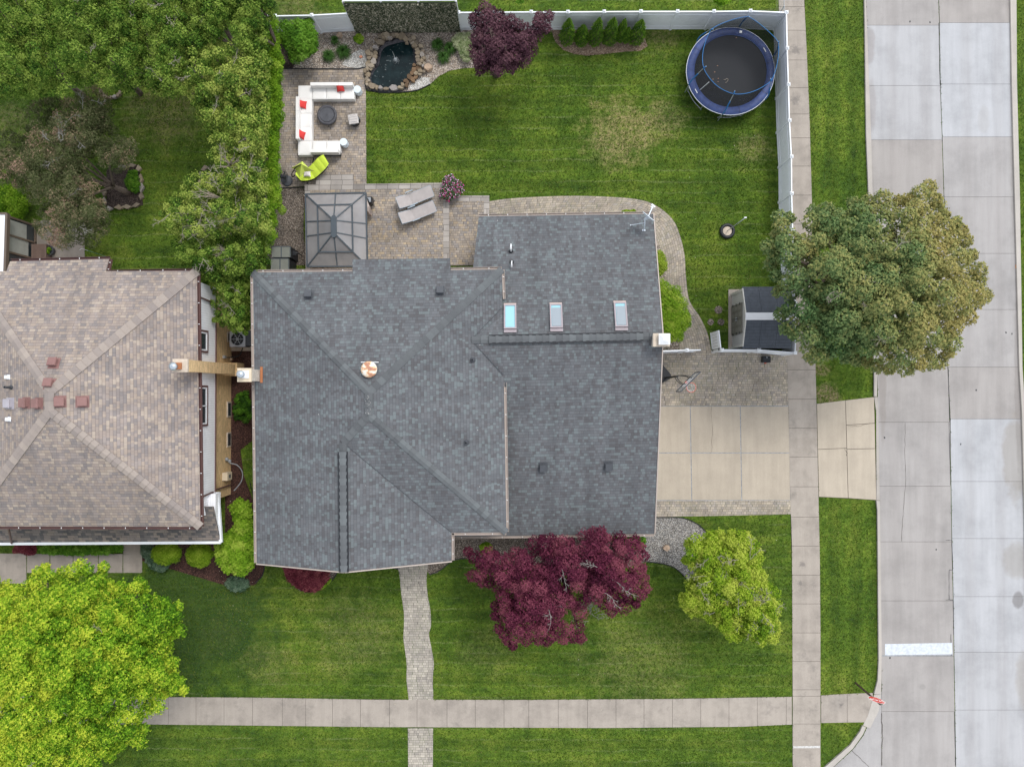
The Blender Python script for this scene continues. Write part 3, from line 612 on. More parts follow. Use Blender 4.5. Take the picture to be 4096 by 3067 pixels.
# dark shadow gap strips under the ridge vents are real undersides; side louvres:
for a, b, sgn in ((G1+(G2-G1)*.07, G2, 1), (LV0, LV1, 1)):
    d = (b-a).normalized(); s = d.cross(up)
    for q in (-1, 1): MB().bar(a+s*.18*q+up*.05, b+s*.18*q+up*.05, .075, .07).build('vent_louvre', M['black'], house)
# valley lines (metal flashing)
for a, b in ((G1, V1), (W((1885, 1358), ZR), W((2007, 1232), 4.99)), (W((1885, 1362), ZR), W((2014, 1500), 4.99))):
    MB().tube([a+up*.012, b+up*.012], .014, 5).build('valley_flashing', M['vent_grey'], house)
def gutter(a, b, mat, parent, out=.07, nm='gutter', straps=True, wd=.11):
    d = (b-a).normalized(); s = d.cross(up)*out; mb = MB(); c = up*-.07
    mb.bar(a+s+c-up*.05, b+s+c-up*.05, wd, .012); mb.bar(a+s*(1+.055/out)+c, b+s*(1+.055/out)+c, .012, .11); mb.bar(a+s*(1-.055/out)+c, b+s*(1-.055/out)+c, .012, .11)
    g = mb.build(nm, mat, parent)
    if straps:
        k = max(2, int((b-a).length/.95)); ns = abs(d.x) < abs(d.y)
        for i in range(k): p = a+(b-a)*((i+.5)/k)+s+up*-.012; MB().box(p, (.065, .028, .012) if ns else (.028, .065, .012)).build('gutter_strap', M['strap'], g)
    return g
gutter(B0, A, M['gutter'], house); gutter(B, B1, M['gutter'], house); gutter(A, D, M['gutter'], house); gutter(C_, W((2015, 1530), ZE), M['gutter'], house); gutter(W((2011, 1195), ZE), B, M['gutter'], house)
gutter(V1, C_, M['gutter'], house); gutter(E1, V1, M['gutter'], house); gutter(LS_W, LS_E, M['gutter'], house); gutter(LN_E, LN_W, M['gutter'], house)
MB().bar(D+Vector((0, -.03, -.05)), G2+Vector((0, -.03, -.05)), .05, .16).bar(G2+Vector((0, -.03, -.05)), E1+Vector((0, -.03, -.05)), .05, .16).build('rake_board', M['gutter'], house)
MB().bar(LN_E+Vector((.03, 0, -.05)), LR_E+Vector((.03, 0, -.05)), .05, .16).bar(LR_E+Vector((.03, 0, -.05)), LS_E+Vector((.03, 0, -.05)), .05, .16).build('rake_board', M['gutter'], house)
def basis(pl):                             # orientation on a roof plane: x across, y up the slope, z out
    n = pl[1]; x = Vector((0, 0, 1)).cross(n).normalized(); y = n.cross(x); return Matrix((x, y, n)).transposed()
def box_vent(px, pl, mat, parent, s=.36, h=.22):
    c = onp(px, pl); m_ = basis(pl); mb = MB()
    mb.box(c+m_ @ Vector((0, 0, .012)), (s*1.25, s*1.3, .012), M=m_); mb.box(c+m_ @ Vector((0, 0, h/2)), (s*.86, s*.8, h), M=m_, top=.92)
    mb.box(c+m_ @ Vector((0, -.02, h+.02)), (s, s, .045), M=m_, top=.9); return mb.build('roof_vent', mat, parent)
for p, pl in (((1236, 1183), pl_n), ((1762, 1168), pl_n), ((2172, 1866), pl_ls), ((2433, 1861), pl_ls)): box_vent(p, pl, M['vent_grey'], house)
def pipe(px, pl, r, h, mat, parent, boot=.09):
    c = onp(px, pl); a = MB().lathe(c, [(boot, -.03), (boot*.8, .05), (r*1.1, .09), (r*1.1, .1)], 16).build('pipe_boot', M['darkgrey'], parent, True)
    MB().lathe(c, [(r, 0), (r, h), (r*.75, h), (r*.7, h-.12), (0.0, h-.12)], 14).build('vent_pipe', mat, a, False)
pipe((1890, 1440), pl_e, .05, .3, M['darkgrey'], house, .14); pipe((1865, 1769), pl_e, .06, .35, M['vent_grey'], house, .14)
def bent_pipe(px, pl, dy):
    c = onp(px, pl); a = MB().lathe(c, [(.12, -.03), (.1, .03), (.06, .07)], 16).build('pipe_boot', M['black'], house, True)
    MB().tube([c, c+up*.28, c+Vector((0, dy*.06, .36)), c+Vector((0, dy*.3, .34))], .038, 10).build('vent_pipe', M['white'], a, True)
bent_pipe((2044, 1006), pl_ln, 1); bent_pipe((2047, 1049), pl_ln, -1)
c = onp((1481, 1478), pl_n); tv = MB().lathe(c, [(.3, -.1), (.2, .08), (.17, .3)], 24).build('roof_fan_vent', M['vent_grey'], house, True)
rm = NT('rusty_white_cap'); ff = rm.noise(rm.map(rm.obj(), (1, 1.6, 1), rz=.6), 3.2, 4); rm.out(rm.ramp(ff, [(.42, (.68, .66, .6)), (.49, (.7, .48, .28)), (.53, (.48, .24, .14)), (.7, (.33, .17, .13))]), .7)
MB().lathe(c+up*.26, [(.29, 0), (.365, .0), (.37, .03), (.3, .1), (.18, .14), (0.01, .155)], 36).build('vent_cap', rm.m, tv, True)
MB().box(c+Vector((0, .33, .1)), (.8, .035, .03)).build('vent_bracket', M['white'], tv)
# skylights
M['glass_cyan'] = NT('skylight_glass').out((.27, .5, .57), .25); M['glass_grey'] = NT('skylight_blind').out((.26, .3, .335), .3); M['skyframe'] = plain('skylight_frame', (.32, .28, .3), .5); M['flash'] = plain('copper_flashing', (.5, .4, .36), .6)
def skylight(a, b, c, d, blind):           # corners NW NE SE SW
    m_ = basis(pl_ln); P = [onp(q, pl_ln) for q in (a, b, c, d)]; ce = sum(P, Vector())/4
    wd = ((P[1]-P[0]).length+(P[2]-P[3]).length)/2; ht = ((P[3]-P[0]).length+(P[2]-P[1]).length)/2
    nn = m_.col[2]; t_ = .07
    fr = MB(); 
    for dx, dy, sx, sy in ((0, ht/2-t_/2, wd, t_), (0, -ht/2+t_/2, wd, t_), (wd/2-t_/2, 0, t_, ht-2*t_), (-wd/2+t_/2, 0, t_, ht-2*t_)): fr.box(ce+m_ @ Vector((dx, dy, .06)), (sx, sy, .16), M=m_)
    s_ = fr.build('skylight', M['skyframe'], house)
    MB().box(ce+m_ @ Vector((0, 0, .1)), (wd-2*t_, ht-2*t_, .02), M=m_).build('pane', M['glass_cyan'], s_)
    if blind: MB().box(ce+m_ @ Vector((-.01, .06, .122)), (wd-2*t_-.03, (ht-2*t_)*.86, .012), M=m_).build('blind', M['glass_grey'], s_)
    # north is down-slope: the flashing apron lies on the eave side
    MB().box(ce+m_ @ Vector((0, -ht/2-.05, .02)), (wd, .12, .03), M=m_).build('apron_flashing', M['flash'], s_)
    MB().box(ce+m_ @ Vector((0, ht/2+.08, .03)), (wd, .16, .05), M=m_).build('head_flashing', M['skyframe'], s_)
skylight((2016, 1222), (2065, 1222), (2066, 1319), (2015, 1319), False)
skylight((2198, 1220), (2247, 1220), (2252, 1314), (2201, 1316), True)
skylight((2454, 1213), (2504, 1213), (2510, 1310), (2460, 1312), True)
# chimneys
def boxpts(px0, px1, z0, z1, mat, name, parent, zt=None):
    a, b = W(px0, zt if zt is not None else z1), W(px1, zt if zt is not None else z1)
    return MB().box(((a.x+b.x)/2, (a.y+b.y)/2, (z0+z1)/2), (abs(a.x-b.x), abs(a.y-b.y), z1-z0)).build(name, mat, parent)
ch = boxpts((953, 1476), (1003, 1523), 0, 6.2, M['greybrick'], 'chimney', house, 6.2)
boxpts((949, 1472), (1005, 1527), 6.2, 6.3, M['cap_cream'], 'chimney_cap', ch)
c = W((972, 1497), 6.3); MB().box(c+Vector((.12, 0, .03)), (.3, .34, .06)).build('flue_base', M['vinyl'], ch)
fl = MB().lathe(c, [(.11, 0), (.11, .25), (.17, .27), (.17, .36), (.05, .42), (0.01, .42)], 20).build('flue', M['steel'], ch, True)
MB().box(W((1049, 1499), 5.0)+up*.02, (.12, .75, .2)).build('chimney_flashing', M['rust'], ch)
ch = boxpts((2618, 1336), (2676, 1383), 0, 5.95, M['greybrick'], 'chimney', house, 6.0)
boxpts((2613, 1333), (2679, 1386), 5.95, 6.07, M['cap'], 'chimney_cap', ch)
c = W((2656, 1357), 6.15); MB().lathe(c-up*.06, [(.25, 0), (.25, .14)], 4).build('flue', M['white'], ch)
MB().box(c+up*.1, (.52, .5, .03)).box(c+up*.17, (.5, .48, .12), top=.3).build('rain_cap', M['white'], ch)
# ------------------------------------------------------------------ the neighbouring house
NE_ = 4.9
nb = thing('house', 'neighbouring house with brown and tan mottled shingle roof, white siding over tan brick', 'house', W((400, 1600)))
nNE, nSE = W((787, 1084), NE_), W((801, 2106), NE_)
nNW, nSW = Vector((-26.4, nNE.y, NE_)), Vector((-26.4, nSE.y, NE_))
nP1, nP2 = W((197, 1568), 7.1), W((197, 1643), 7.1)
pn_n, pn_e, pn_s, pn_w = plane(nNW, nNE, nP1), plane(nNE, nSE, nP1), plane(nSE, nSW, nP2), plane(nNW, nSW, nP1)
nb1, nb0 = W((436, 1036), 4.7), W((40, 1046), 4.7); nbA, nbB = W((422, 1090), NE_), W((22, 1094), NE_)
roofpart('roof', [[nNW, nP1, nP2, nSW], [nNW, nNE, nP1], [nNE, nSE, nP2, nP1], [nSE, nSW, nP2], [nbA, nb1, nb0, nbB]], M['nroof'], nb)
for a, b in ((nNE, nP1), (nSE, nP2), (nNW, nP1), (nSW, nP2), (nP1, nP2)): cap_strip(a, b, .42, M['nhip'], nb)
gutter(nNE, W((425, 1090), NE_), M['gutter_brown'], nb); gutter(nb1, nb0, M['gutter_brown'], nb); gutter(nSE, nNE, M['gutter_brown'], nb); gutter(nSW, nSE, M['gutter_brown'], nb); gutter(W((425, 1090), NE_), nb1, M['gutter_brown'], nb)
ux, lx = -15.45, -15.68
walls([Vector((-26, 5.28, 0)), Vector((ux, 5.28, 0)), Vector((ux, -6.1, 0)), Vector((-26, -6.1, 0))], 2.6, 4.85, M['siding'], 'wall', nb)
walls([Vector((-26, 5.2, 0)), Vector((lx, 5.2, 0)), Vector((lx, -5.6, 0)), Vector((-26, -5.6, 0))], 0, 2.6, M['tanbrick'], 'wall', nb)
walls([Vector((nb0.x+.4, 5.3, 0)), Vector((nb1.x-.4, 5.3, 0)), Vector((nb1.x-.4, nb1.y-.4, 0)), Vector((nb0.x+.4, nb0.y-.4, 0))], 0, 4.6, M['siding'], 'wall', nb)
MB().box((ux+.02, -.4, 2.58), (.06, 11.4, .06)).build('trim_board', M['gutter_brown'], nb)
def nwin(y0, y1, z0, z1, mull):
    c = Vector((ux+.03, (y0+y1)/2, (z0+z1)/2)); fr = MB(); d = .09
    for yy, zz, sy, sz in ((0, (z1-z0)/2, y1-y0+2*d, d), (0, -(z1-z0)/2, y1-y0+2*d, d), ((y1-y0)/2+d/2, 0, d, z1-z0-d), (-(y1-y0)/2-d/2, 0, d, z1-z0-d)): fr.box(c+Vector((0, yy, zz)), (.1, sy, sz))
    f = fr.build('window', M['gutter_brown'], nb); s = MB()
    for yy, zz, sy, sz in ((0, (z1-z0)/2-.08, y1-y0-.02, .07), (0, -(z1-z0)/2+.08, y1-y0-.02, .07), ((y1-y0)/2-.04, 0, .07, z1-z0-.23), (-(y1-y0)/2+.04, 0, .07, z1-z0-.23)): s.box(c+Vector((.0, yy, zz)), (.07, sy, sz))
    if mull: s.box(c, (.07, .06, z1-z0-.23))
    s.build('sash', M['white'], f); MB().box(c-Vector((.015, 0, 0)), (.02, y1-y0-.1, z1-z0-.2)).build('pane', M['winglass'], f)
gm = NT('window_glass'); gm.b.inputs['Specular IOR Level'].default_value = .8; M['winglass'] = gm.out((.035, .045, .05), .06)
nwin(1.98, 2.9, 3.62, 4.72, False); nwin(-1.62, .2, 3.62, 4.72, True)
for y0, y1 in ((2.65, 3.2), (-1.4, -.55), (-3.0, -2.2)):
    f = MB().box((lx+.02, (y0+y1)/2, .35), (.06, y1-y0, .5)).build('window', M['cap'], nb); MB().box((lx+.055, (y0+y1)/2, .37), (.02, y1-y0-.16, .34)).build('pane', M['winglass'], f)
# chimney
def nbox(x0, x1, y0, y1, z0, z1, mat, name, parent, **k): return MB().box(((x0+x1)/2, (y0+y1)/2, (z0+z1)/2), (x1-x0, y1-y0, z1-z0), **k).build(name, mat, parent)
ch = nbox(-15.74, -15.05, .9, 1.44, 0, 6.4, M['tanbrick'], 'chimney', nb)
nbox(-15.75, -14.98, .82, 1.52, 0, 1.0, M['tanbrick'], 'chimney_base', ch)
cc = nbox(-15.72, -15.03, .87, 1.47, 6.4, 6.52, M['cap'], 'chimney_cap', ch)
nbox(-15.52, -15.28, 1.0, 1.3, 6.52, 6.64, M['rust'], 'flue_tile', ch)
MB().lathe((-15.5, 1.12, 6.52), [(.1, 0), (.1, .32), (.17, .36), (.19, .42), (.05, .5), (.01, .5)], 20).build('flue', M['steel'], ch, True)
# lower front roof, its white fascia and the downspouts
f0, f1, f2, f3 = W((-60, 2020), 3.8), W((852, 2026), 3.8), W((880, 2165), 2.9), W((-60, 2172), 2.9)
roofpart('porch_roof', [[f0, f3, f2, f1]], M['nroof_dark'], nb)
MB().bar(W((-60, 2174), 2.85), W((884, 2168), 2.85), .13, .14).build('porch_gutter', M['vinyl'], nb)
MB().bar(W((884, 2168), 2.86), W((871, 1968), 2.86), .15, .16).build('porch_gutter', M['vinyl'], nb)
walls([W((-60, 2110), 0), W((880, 2105), 0), W((868, 1968), 0), W((700, 1960), 0)], 0, 2.75, M['tanbrick'], 'wall', nb)
MB().box((ux-.1, -5.9, 3.0), (.9, 1.6, .6)).build('fascia_panel', M['siding'], nb)
MB().bar((ux+.07, 4.55, 4.7), (ux+.07, 4.42, 2.6), .08, .06).bar((ux+.07, 4.42, 2.6), (lx+.06, 4.42, 2.35), .08, .06).bar((lx+.06, 4.42, 2.35), (lx+.06, 4.42, .1), .08, .06).build('downspout', M['gutter_brown'], nb)
MB().bar((ux+.07, -5.15, 4.7), (ux+.1, -5.05, 3.0), .08, .06).bar((lx+.1, -5.05, 2.9), (lx+.1, -5.05, .12), .08, .06).build('downspout', M['gutter_brown'], nb)
MB().bar(W((34, 2110), 4.6), W((46, 2172), 2.95), .1, .06).build('downspout', M['gutter_brown'], nb)
# meters and boxes on the east wall
bx = nbox(lx, lx+.28, -4.72, -4.3, .55, 1.15, M['cap_cream'], 'utility_box', nb)
nbox(lx+.285, lx+.3, -4.6, -4.42, .75, .95, M['darkgrey'], 'label_plate', bx)
for yy, zz in ((-3.62, .8), (-3.75, .45)): MB().lathe((lx+.1, yy, zz), [(.09, -.05), (.1, .04), (.05, .08)], 14, M=Matrix.Rotation(R_(90), 3, 'Y')).build('meter', M['grey'], nb)
MB().tube(smooth([(lx+.15, -3.85, .55), (-15.2, -4.0, .3), (-15.0, -4.4, .15), (-15.1, -4.9, .05), (-15.5, -5.4, .02)], 5, False), .025, 6).build('conduit', M['grey'], nb)
bx = nbox(lx, lx+.1, 1.75, 1.9, .9, 1.15, M['grey'], 'disconnect_box', nb)
MB().tube(smooth([(lx+.05, 1.8, .9), (-15.4, 1.83, .5), (-15.1, 1.95, .35), (-14.95, 2.35, .3)], 5, False), .03, 7).build('conduit', M['black'], bx)
# vents
for p, pl in (((217, 1453), pn_n), ((199, 1536), pn_n)): box_vent(p, pl, M['vent_red'], nb, .4, .2)
for p, pl in (((106, 1611), pn_w), ((157, 1613), pn_w), ((238, 1606), pn_e), ((330, 1606), pn_e)): box_vent(p, pl, M['vent_red'], nb, .42, .2)
box_vent((42, 1613), pn_w, plain('vent_light_grey', (.38, .36, .4), .5), nb, .42, .18); box_vent((35, 1508), pn_w, M['vinyl'], nb, .17, .1); box_vent((38, 1676), pn_w, M['vinyl'], nb, .17, .1)
pipe((46, 1549), pn_w, .06, .45, M['darkgrey'], nb, .12)
# sunroom at the left edge
sr = thing('sunroom', 'flat white-roofed sunroom with dark sliding glass wall beside the brown and tan roof', 'sunroom', W((60, 980)))
zs = 2.6
def sx(px): return W(px, zs)
MB().prism([sx((-200, 858)), sx((30, 858)), sx((22, 1098)), sx((-200, 1098))], zs-.02, zs+.05).build('roof', M['vinyl'], sr)
MB().bar(sx((31, 856)), sx((23, 1100)), .12, .22).bar(sx((-200, 856)), sx((32, 856)), .1, .2).build('fascia', plain('bronze_trim', (.13, .1, .08), .5), sr)
xw = sx((26, 980)).x-.25; ya, yb = W((0, 905), 0).y, W((0, 1095), 0).y
MB().box((xw-.04, (ya+yb)/2, 1.27), (.02, ya-yb-.1, 2.5)).build('glass_wall', M['winglass'], sr)
fr = MB()
for q in (0, .36, .7, 1): fr.box((xw, ya+(yb-ya)*q, 1.27), (.09, .09, 2.5))
fr.box((xw, (ya+yb)/2, .08), (.09, ya-yb, .12)).box((xw, (ya+yb)/2, 2.44), (.09, ya-yb, .12)); fr.build('window_frame', plain('bronze_frame', (.16, .12, .09), .5), sr)
MB().box((xw-.02, ya-.5, 1.5), (.015, .75, 1.5)).box((xw-.02, ya-1.35, 1.4), (.015, .85, 1.6)).build('curtain', plain('pale_curtain', (.35, .36, .33), .9), sr)

# ------------------------------------------------------------------ fences
def fence(name, label, tops, zt=1.86, group=None, ends=(True, True), cat='fence'):
    P = [W(p, zt) for p in tops]; root = thing(name, label, cat, Vector((P[0].x, P[0].y, 0)), 0, group)
    for i, p in enumerate(P):
        if (i == 0 and not ends[0]) or (i == len(P)-1 and not ends[1]): continue
        MB().box((p.x, p.y, .91), (.13, .13, 1.82)).box((p.x, p.y, 1.84), (.17, .17, .04)).box((p.x, p.y, 1.9), (.15, .15, .08), top=.25).build('post', M['vinyl'], root)
    for a, b in zip(P, P[1:]):
        d = Vector((b.x-a.x, b.y-a.y, 0)); L = d.length-.13; d.normalize(); a2 = Vector((a.x, a.y, 0))+d*.065
        mb = MB(); k = max(1, round(L/.15)); rz = math.atan2(d.y, d.x)
        for j in range(k): mb.box(a2+d*(L*(j+.5)/k)+up*.93, (L/k-.012, .022, 1.66), rz)
        mb.box(a2+d*L/2+up*.93, (L, .008, 1.64), rz)
        pn = mb.build('panel', M['vinyl'], root)
        for zz, th, hh in ((1.77, .055, .1), (1.5, .05, .04), (.34, .05, .05), (.08, .05, .09)): MB().box(a2+d*L/2+up*zz, (L, th, hh), rz).build('rail', M['vinyl'], pn)
    return root
fence('vinyl_fence', 'short run of white vinyl fence between the tall hedge and the leafy screen', [(1062, 60), (1100, 63), (1246, 60), (1391, 52)])
fence('vinyl_fence', 'long white vinyl privacy fence along the back lawn behind the small arborvitaes', [(1834, 49), (1977, 48), (2125, 47), (2272, 47), (2417, 46), (2564, 45), (2711, 45), (2857, 45), (3003, 43), (3147, 49)])
fence('vinyl_fence', 'white vinyl fence running along the side sidewalk from the trampoline to the shed', [(3147, 49), (3150, 192), (3155, 337), (3159, 481), (3167, 626), (3168, 773), (3172, 920), (3178, 1066), (3183, 1212), (3184, 1352), (3182, 1411)], ends=(False, True))
fence('vinyl_fence', 'low run of white fence on the paver edge in front of the grey shed', [(3182, 1411), (3037, 1399), (2889, 1399)], ends=(False, True))
fence('vinyl_fence', 'stub of white fence joined to the house wall below the lime green bush', [(2640, 1404), (2749, 1400), (2810, 1399)], ends=(False, False))
# open gate leaf
ga, gb = W((2883, 1392), 1.8), W((2875, 1321), 1.8); gt = thing('fence_gate', 'open white vinyl gate leaf swung onto the lawn beside the paver path', 'gate', (ga.x, ga.y, 0))
d = (gb-ga); L = d.length; d.normalize(); rz = math.atan2(d.y, d.x); mb = MB()
for j in range(6): mb.box(Vector((ga.x, ga.y, .95))+d*(L*(j+.5)/6), (L/6-.012, .022, 1.6), rz)
mb.build('panel', M['vinyl'], gt); [MB().box(Vector((ga.x, ga.y, zz))+d*L/2, (L, .055, hh), rz).build('rail', M['vinyl'], gt) for zz, hh in ((1.76, .1), (1.5, .04), (.3, .05))]
for zz in (.35, 1.5): MB().box((ga.x, ga.y-.04, zz), (.06, .14, .08)).build('hinge', M['black'], gt)

# ------------------------------------------------------------------ leaves
def leaves(name, Cn, N, S, T, mat, parent, asp=.6, fold=.25, axis=None, kind=None):
    Cn = np.asarray(Cn); n = len(Cn); N = N/np.maximum(np.linalg.norm(N, axis=1, keepdims=True), 1e-6)
    r = rng.normal(size=(n, 3)) if axis is None else axis+rng.normal(size=(n, 3))*.15
    tx = np.cross(r, N) if axis is None else r-N*np.sum(r*N, 1, keepdims=True)
    tx /= np.maximum(np.linalg.norm(tx, axis=1, keepdims=True), 1e-6); ty = np.cross(N, tx)
    S = np.broadcast_to(S, (n,))[:, None]
    off = np.array(parent.matrix_basis.translation) if parent is not None else 0
    V = np.empty((n, 4, 3), np.float32)
    V[:, 0] = Cn+tx*S-N*S*fold; V[:, 1] = Cn+ty*S*asp; V[:, 2] = Cn-tx*S-N*S*fold; V[:, 3] = Cn-ty*S*asp
    V = V.reshape(-1, 3)-off
    me = bpy.data.meshes.new(name); me.vertices.add(4*n); me.vertices.foreach_set('co', V.ravel())
    me.loops.add(4*n); me.loops.foreach_set('vertex_index', np.arange(4*n, dtype=np.int32))
    me.polygons.add(n); me.polygons.foreach_set('loop_start', np.arange(0, 4*n, 4, dtype=np.int32)); me.polygons.foreach_set('loop_total', np.full(n, 4, np.int32))
    me.update(calc_edges=True); at = me.attributes.new('tint', 'FLOAT', 'FACE'); at.data.foreach_set('value', np.clip(T, 0, 1).astype(np.float32))
    me.materials.append(mat); o = link(bpy.data.objects.new(name, me))
    if parent is not None: o.parent = parent
    if kind: o['kind'] = kind
    return o
def blobs(px, ztop, zedge, br, sep=.75, dome=.5, ext=None, zj=.25, edge=.55, holes=()):
    """leaf-clump centres filling the outline px; heights rise from zedge at the rim to ztop"""
    P = np.array(px); x0, y0 = P.min(0); x1, y1 = P.max(0); zm = (ztop+zedge)/2; ppm = F/(HC-zm)
    rr = br*ppm; cand = rng.uniform((x0, y0), (x1, y1), (6000, 2)); cand = cand[inpoly(cand, px)]
    for hx, hy, hr in holes: cand = cand[(cand[:, 0]-hx)**2+(cand[:, 1]-hy)**2 > (hr+rr*.75)**2]
    d = edgedist(cand, px); keep = d > rr*edge; cand, d = cand[keep], d[keep]; out = []; dd = []
    grid = []
    for c, e in zip(cand, d):
        if all((c[0]-g[0])**2+(c[1]-g[1])**2 > (rr*sep)**2 for g in grid): grid.append(c); dd.append(e)
    if not grid: grid = [P.mean(0)]; dd = [rr]
    G = np.array(grid); dd = np.array(dd); s = np.clip(dd/max(dd.max(), 1e-6), 0, 1)
    z = zedge+(ztop-zedge)*(1-(1-s)**2)**dome+rng.normal(size=len(s))*zj*br
    return Wn(G, z), s
def shell(Cn, Rr, per, flat=.8, low=-.45, fr=(.72, 1.05)):
    k = len(Cn); n = per*k; D = rng.normal(size=(n, 3)); D /= np.linalg.norm(D, axis=1, keepdims=True)
    D[:, 2] = np.where(D[:, 2] < low, -D[:, 2], D[:, 2]); idx = np.repeat(np.arange(k), per)
    lump = 1+.22*np.sin(D[:, 0]*7+idx)*np.sin(D[:, 1]*8+idx*2.1)
    f = rng.uniform(fr[0], fr[1], n)*lump; off = D*(Rr[idx]*f)[:, None]; off[:, 2] *= flat
    return Cn[idx]+off, D, idx, f
def tree(name, label, cat, px, ztop, zedge, br, per, ls, mat, trunk=None, asp=.6, sep=.75, dome=.5, tipk=.25, flat=.8, group=None, tr_r=.16, bark='bark', nl=10, twigs=0, twmat='bark_pale', under=True, cname='crown', nz=.35, base_t=.45, bt_j=.16, zj=.25, jit=.45, edge=.55, tb=None, low=-.45, tintfn=None, drop=0, holes=()):
    Cn, s = blobs(px, ztop, zedge, br, sep, dome, zj=zj, edge=edge, holes=holes)
    gp = Cn.mean(0); base = tb if tb is not None else (W(trunk) if trunk else Vector((gp[0], gp[1], 0)))
    root = thing(name, label, cat, (base.x, base.y, 0), 0, group)
    if under:
        m = s > .35; low_c = Cn[m].copy(); low_c[:, 2] -= max(br*1.3, drop); low_c[:, :2] += rng.normal(size=(len(low_c), 2))*br*.4
        C2 = np.concatenate([Cn, low_c]); s2 = np.concatenate([s, s[m]*0])
    else: C2 = Cn; s2 = s
    Rr = br*rng.uniform(.75, 1.2, len(C2)); Rr[s2 < .12] *= .8
    X, D, idx, f = shell(C2, Rr, per, flat, low)
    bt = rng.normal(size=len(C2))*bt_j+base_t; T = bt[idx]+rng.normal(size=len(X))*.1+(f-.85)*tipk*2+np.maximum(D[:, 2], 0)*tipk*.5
    if tintfn is not None: T = T+tintfn(X)
    N = D+rng.normal(size=D.shape)*jit; N[:, 2] += nz
    X = X[X[:, 2] > .02] if False else X
    X[:, 2] = np.maximum(X[:, 2], .03)
    leaves(cname, X, N, ls*rng.uniform(.7, 1.25, len(X)), T, mat, root, asp)
    if nl:
        mb = MB(); h = zedge*.55; top = Vector((base.x*.35+gp[0]*.65, base.y*.35+gp[1]*.65, zedge+(ztop-zedge)*.35)); fork = base.lerp(top, .35); fork.z = h*.6+.2
        mb.tube([Vector((base.x, base.y, -.05)), base.lerp(fork, .5)+up*0, fork], [tr_r*1.3, tr_r*1.05, tr_r*.85], 10)
        tk = mb.build('trunk', M[bark], root, True)
        lb = MB(); ch = rng.choice(len(Cn), min(nl, len(Cn)), replace=False)
        for c in ch:
            e = Vector(Cn[c]); m1 = fork.lerp(e, .5)+Vector((0, 0, .12*(e-fork).length)); lb.tube(smooth([tuple(fork), tuple(m1), tuple(e)], 4, False), [tr_r*.6*(1-i/10) for i in range(9)], 6)
        lb.build('limbs', M[bark], root, True)
    if twigs:
        r_ = random.Random(len(px)); core = Cn[s > .4] if (s > .4).any() else Cn
        for _ in range(max(2, twigs//3)):
            tw = MB(); c = Vector(core[r_.randrange(len(core))])+Vector((r_.uniform(-.2, .2), r_.uniform(-.2, .2), br*.62)); a = r_.uniform(0, 6.28); L = r_.uniform(.5, 1.1); P = [c]
            for q in range(5): a += r_.uniform(-.35, .35); P.append(P[-1]+Vector((math.cos(a)*L/5, math.sin(a)*L/5, r_.uniform(-.01, .05))))
            tw.tube(P, [.013, .011, .009, .008, .006, .003], 5)
            for q in range(1, 5):
                for sd in (1, -1):
                    if r_.random() < .35: continue
                    a3 = a+sd*r_.uniform(.4, 1.0); l3 = L*r_.uniform(.15, .4); e = P[q]+Vector((math.cos(a3)*l3, math.sin(a3)*l3, r_.uniform(-.02, .08))); md = P[q].lerp(e, .5)+Vector((r_.uniform(-.03, .03), r_.uniform(-.03, .03), .01)); tw.tube([P[q], md, e], [.009, .007, .003], 4)
                    for s4 in (1, -1):
                        a4 = a3+s4*r_.uniform(.3, .9); tw.tube([md, md+Vector((math.cos(a4)*l3*.5, math.sin(a4)*l3*.5, .02))], [.006, .003], 4)
            tw.build('bare_twig', M[twmat], root)
    return root
# ------------------------------------------------------------------ leafy privacy screen behind the pond
b0, b1 = W((1424, 128), 0), W((1842, 126), 0); scz = 2.9
ps = thing('privacy_screen', 'tall screen of three artificial ivy panels standing behind the pond', 'privacy screen', b0)
d = (b1-b0); L = d.length; d.normalize(); nrm = Vector((d.y, -d.x, 0)); rz = math.atan2(d.y, d.x)
M['ivy'] = leafmat('artificial_ivy', [(0, (.04, .06, .035)), (.35, (.11, .13, .08)), (.62, (.28, .27, .19)), (1, (.6, .56, .45))], .2)
for k in range(3):
    a = b0+d*(L*k/3+.02); n = 9000; u = rng.uniform(0, L/3-.04, n); z = rng.uniform(.03, scz-.05, n); 
    pn = MB().box(a+d*(L/6-.02)+up*scz/2, (L/3-.03, .03, scz), rz).build('screen_panel', plain('screen_backing', (.035, .045, .03), .9), ps)
    X = np.array(a)+np.outer(u, np.array(d))+np.outer(rng.uniform(.02, .08, n), np.array(nrm)); X[:, 2] = z
    N = np.tile(np.array(nrm), (n, 1))+rng.normal(size=(n, 3))*.6; N[:, 2] += .5
    lf = leaves('ivy_leaves', X, N, rng.uniform(.035, .07, n), rng.beta(.8, 1.15, n)+[.0, .06, -.04][k], M['ivy'], None, .7); lf.parent = pn; lf.location = -ps.matrix_basis.translation
MB().box(b0+d*L/2+up*(scz+.03)-nrm*.12, (L, .12, .05), rz).build('top_rail', M['white'], ps)
for k in range(4): MB().box(b0+d*(L*k/3)+up*scz/2-nrm*.08, (.1, .1, scz), rz).build('post', M['white'], ps)

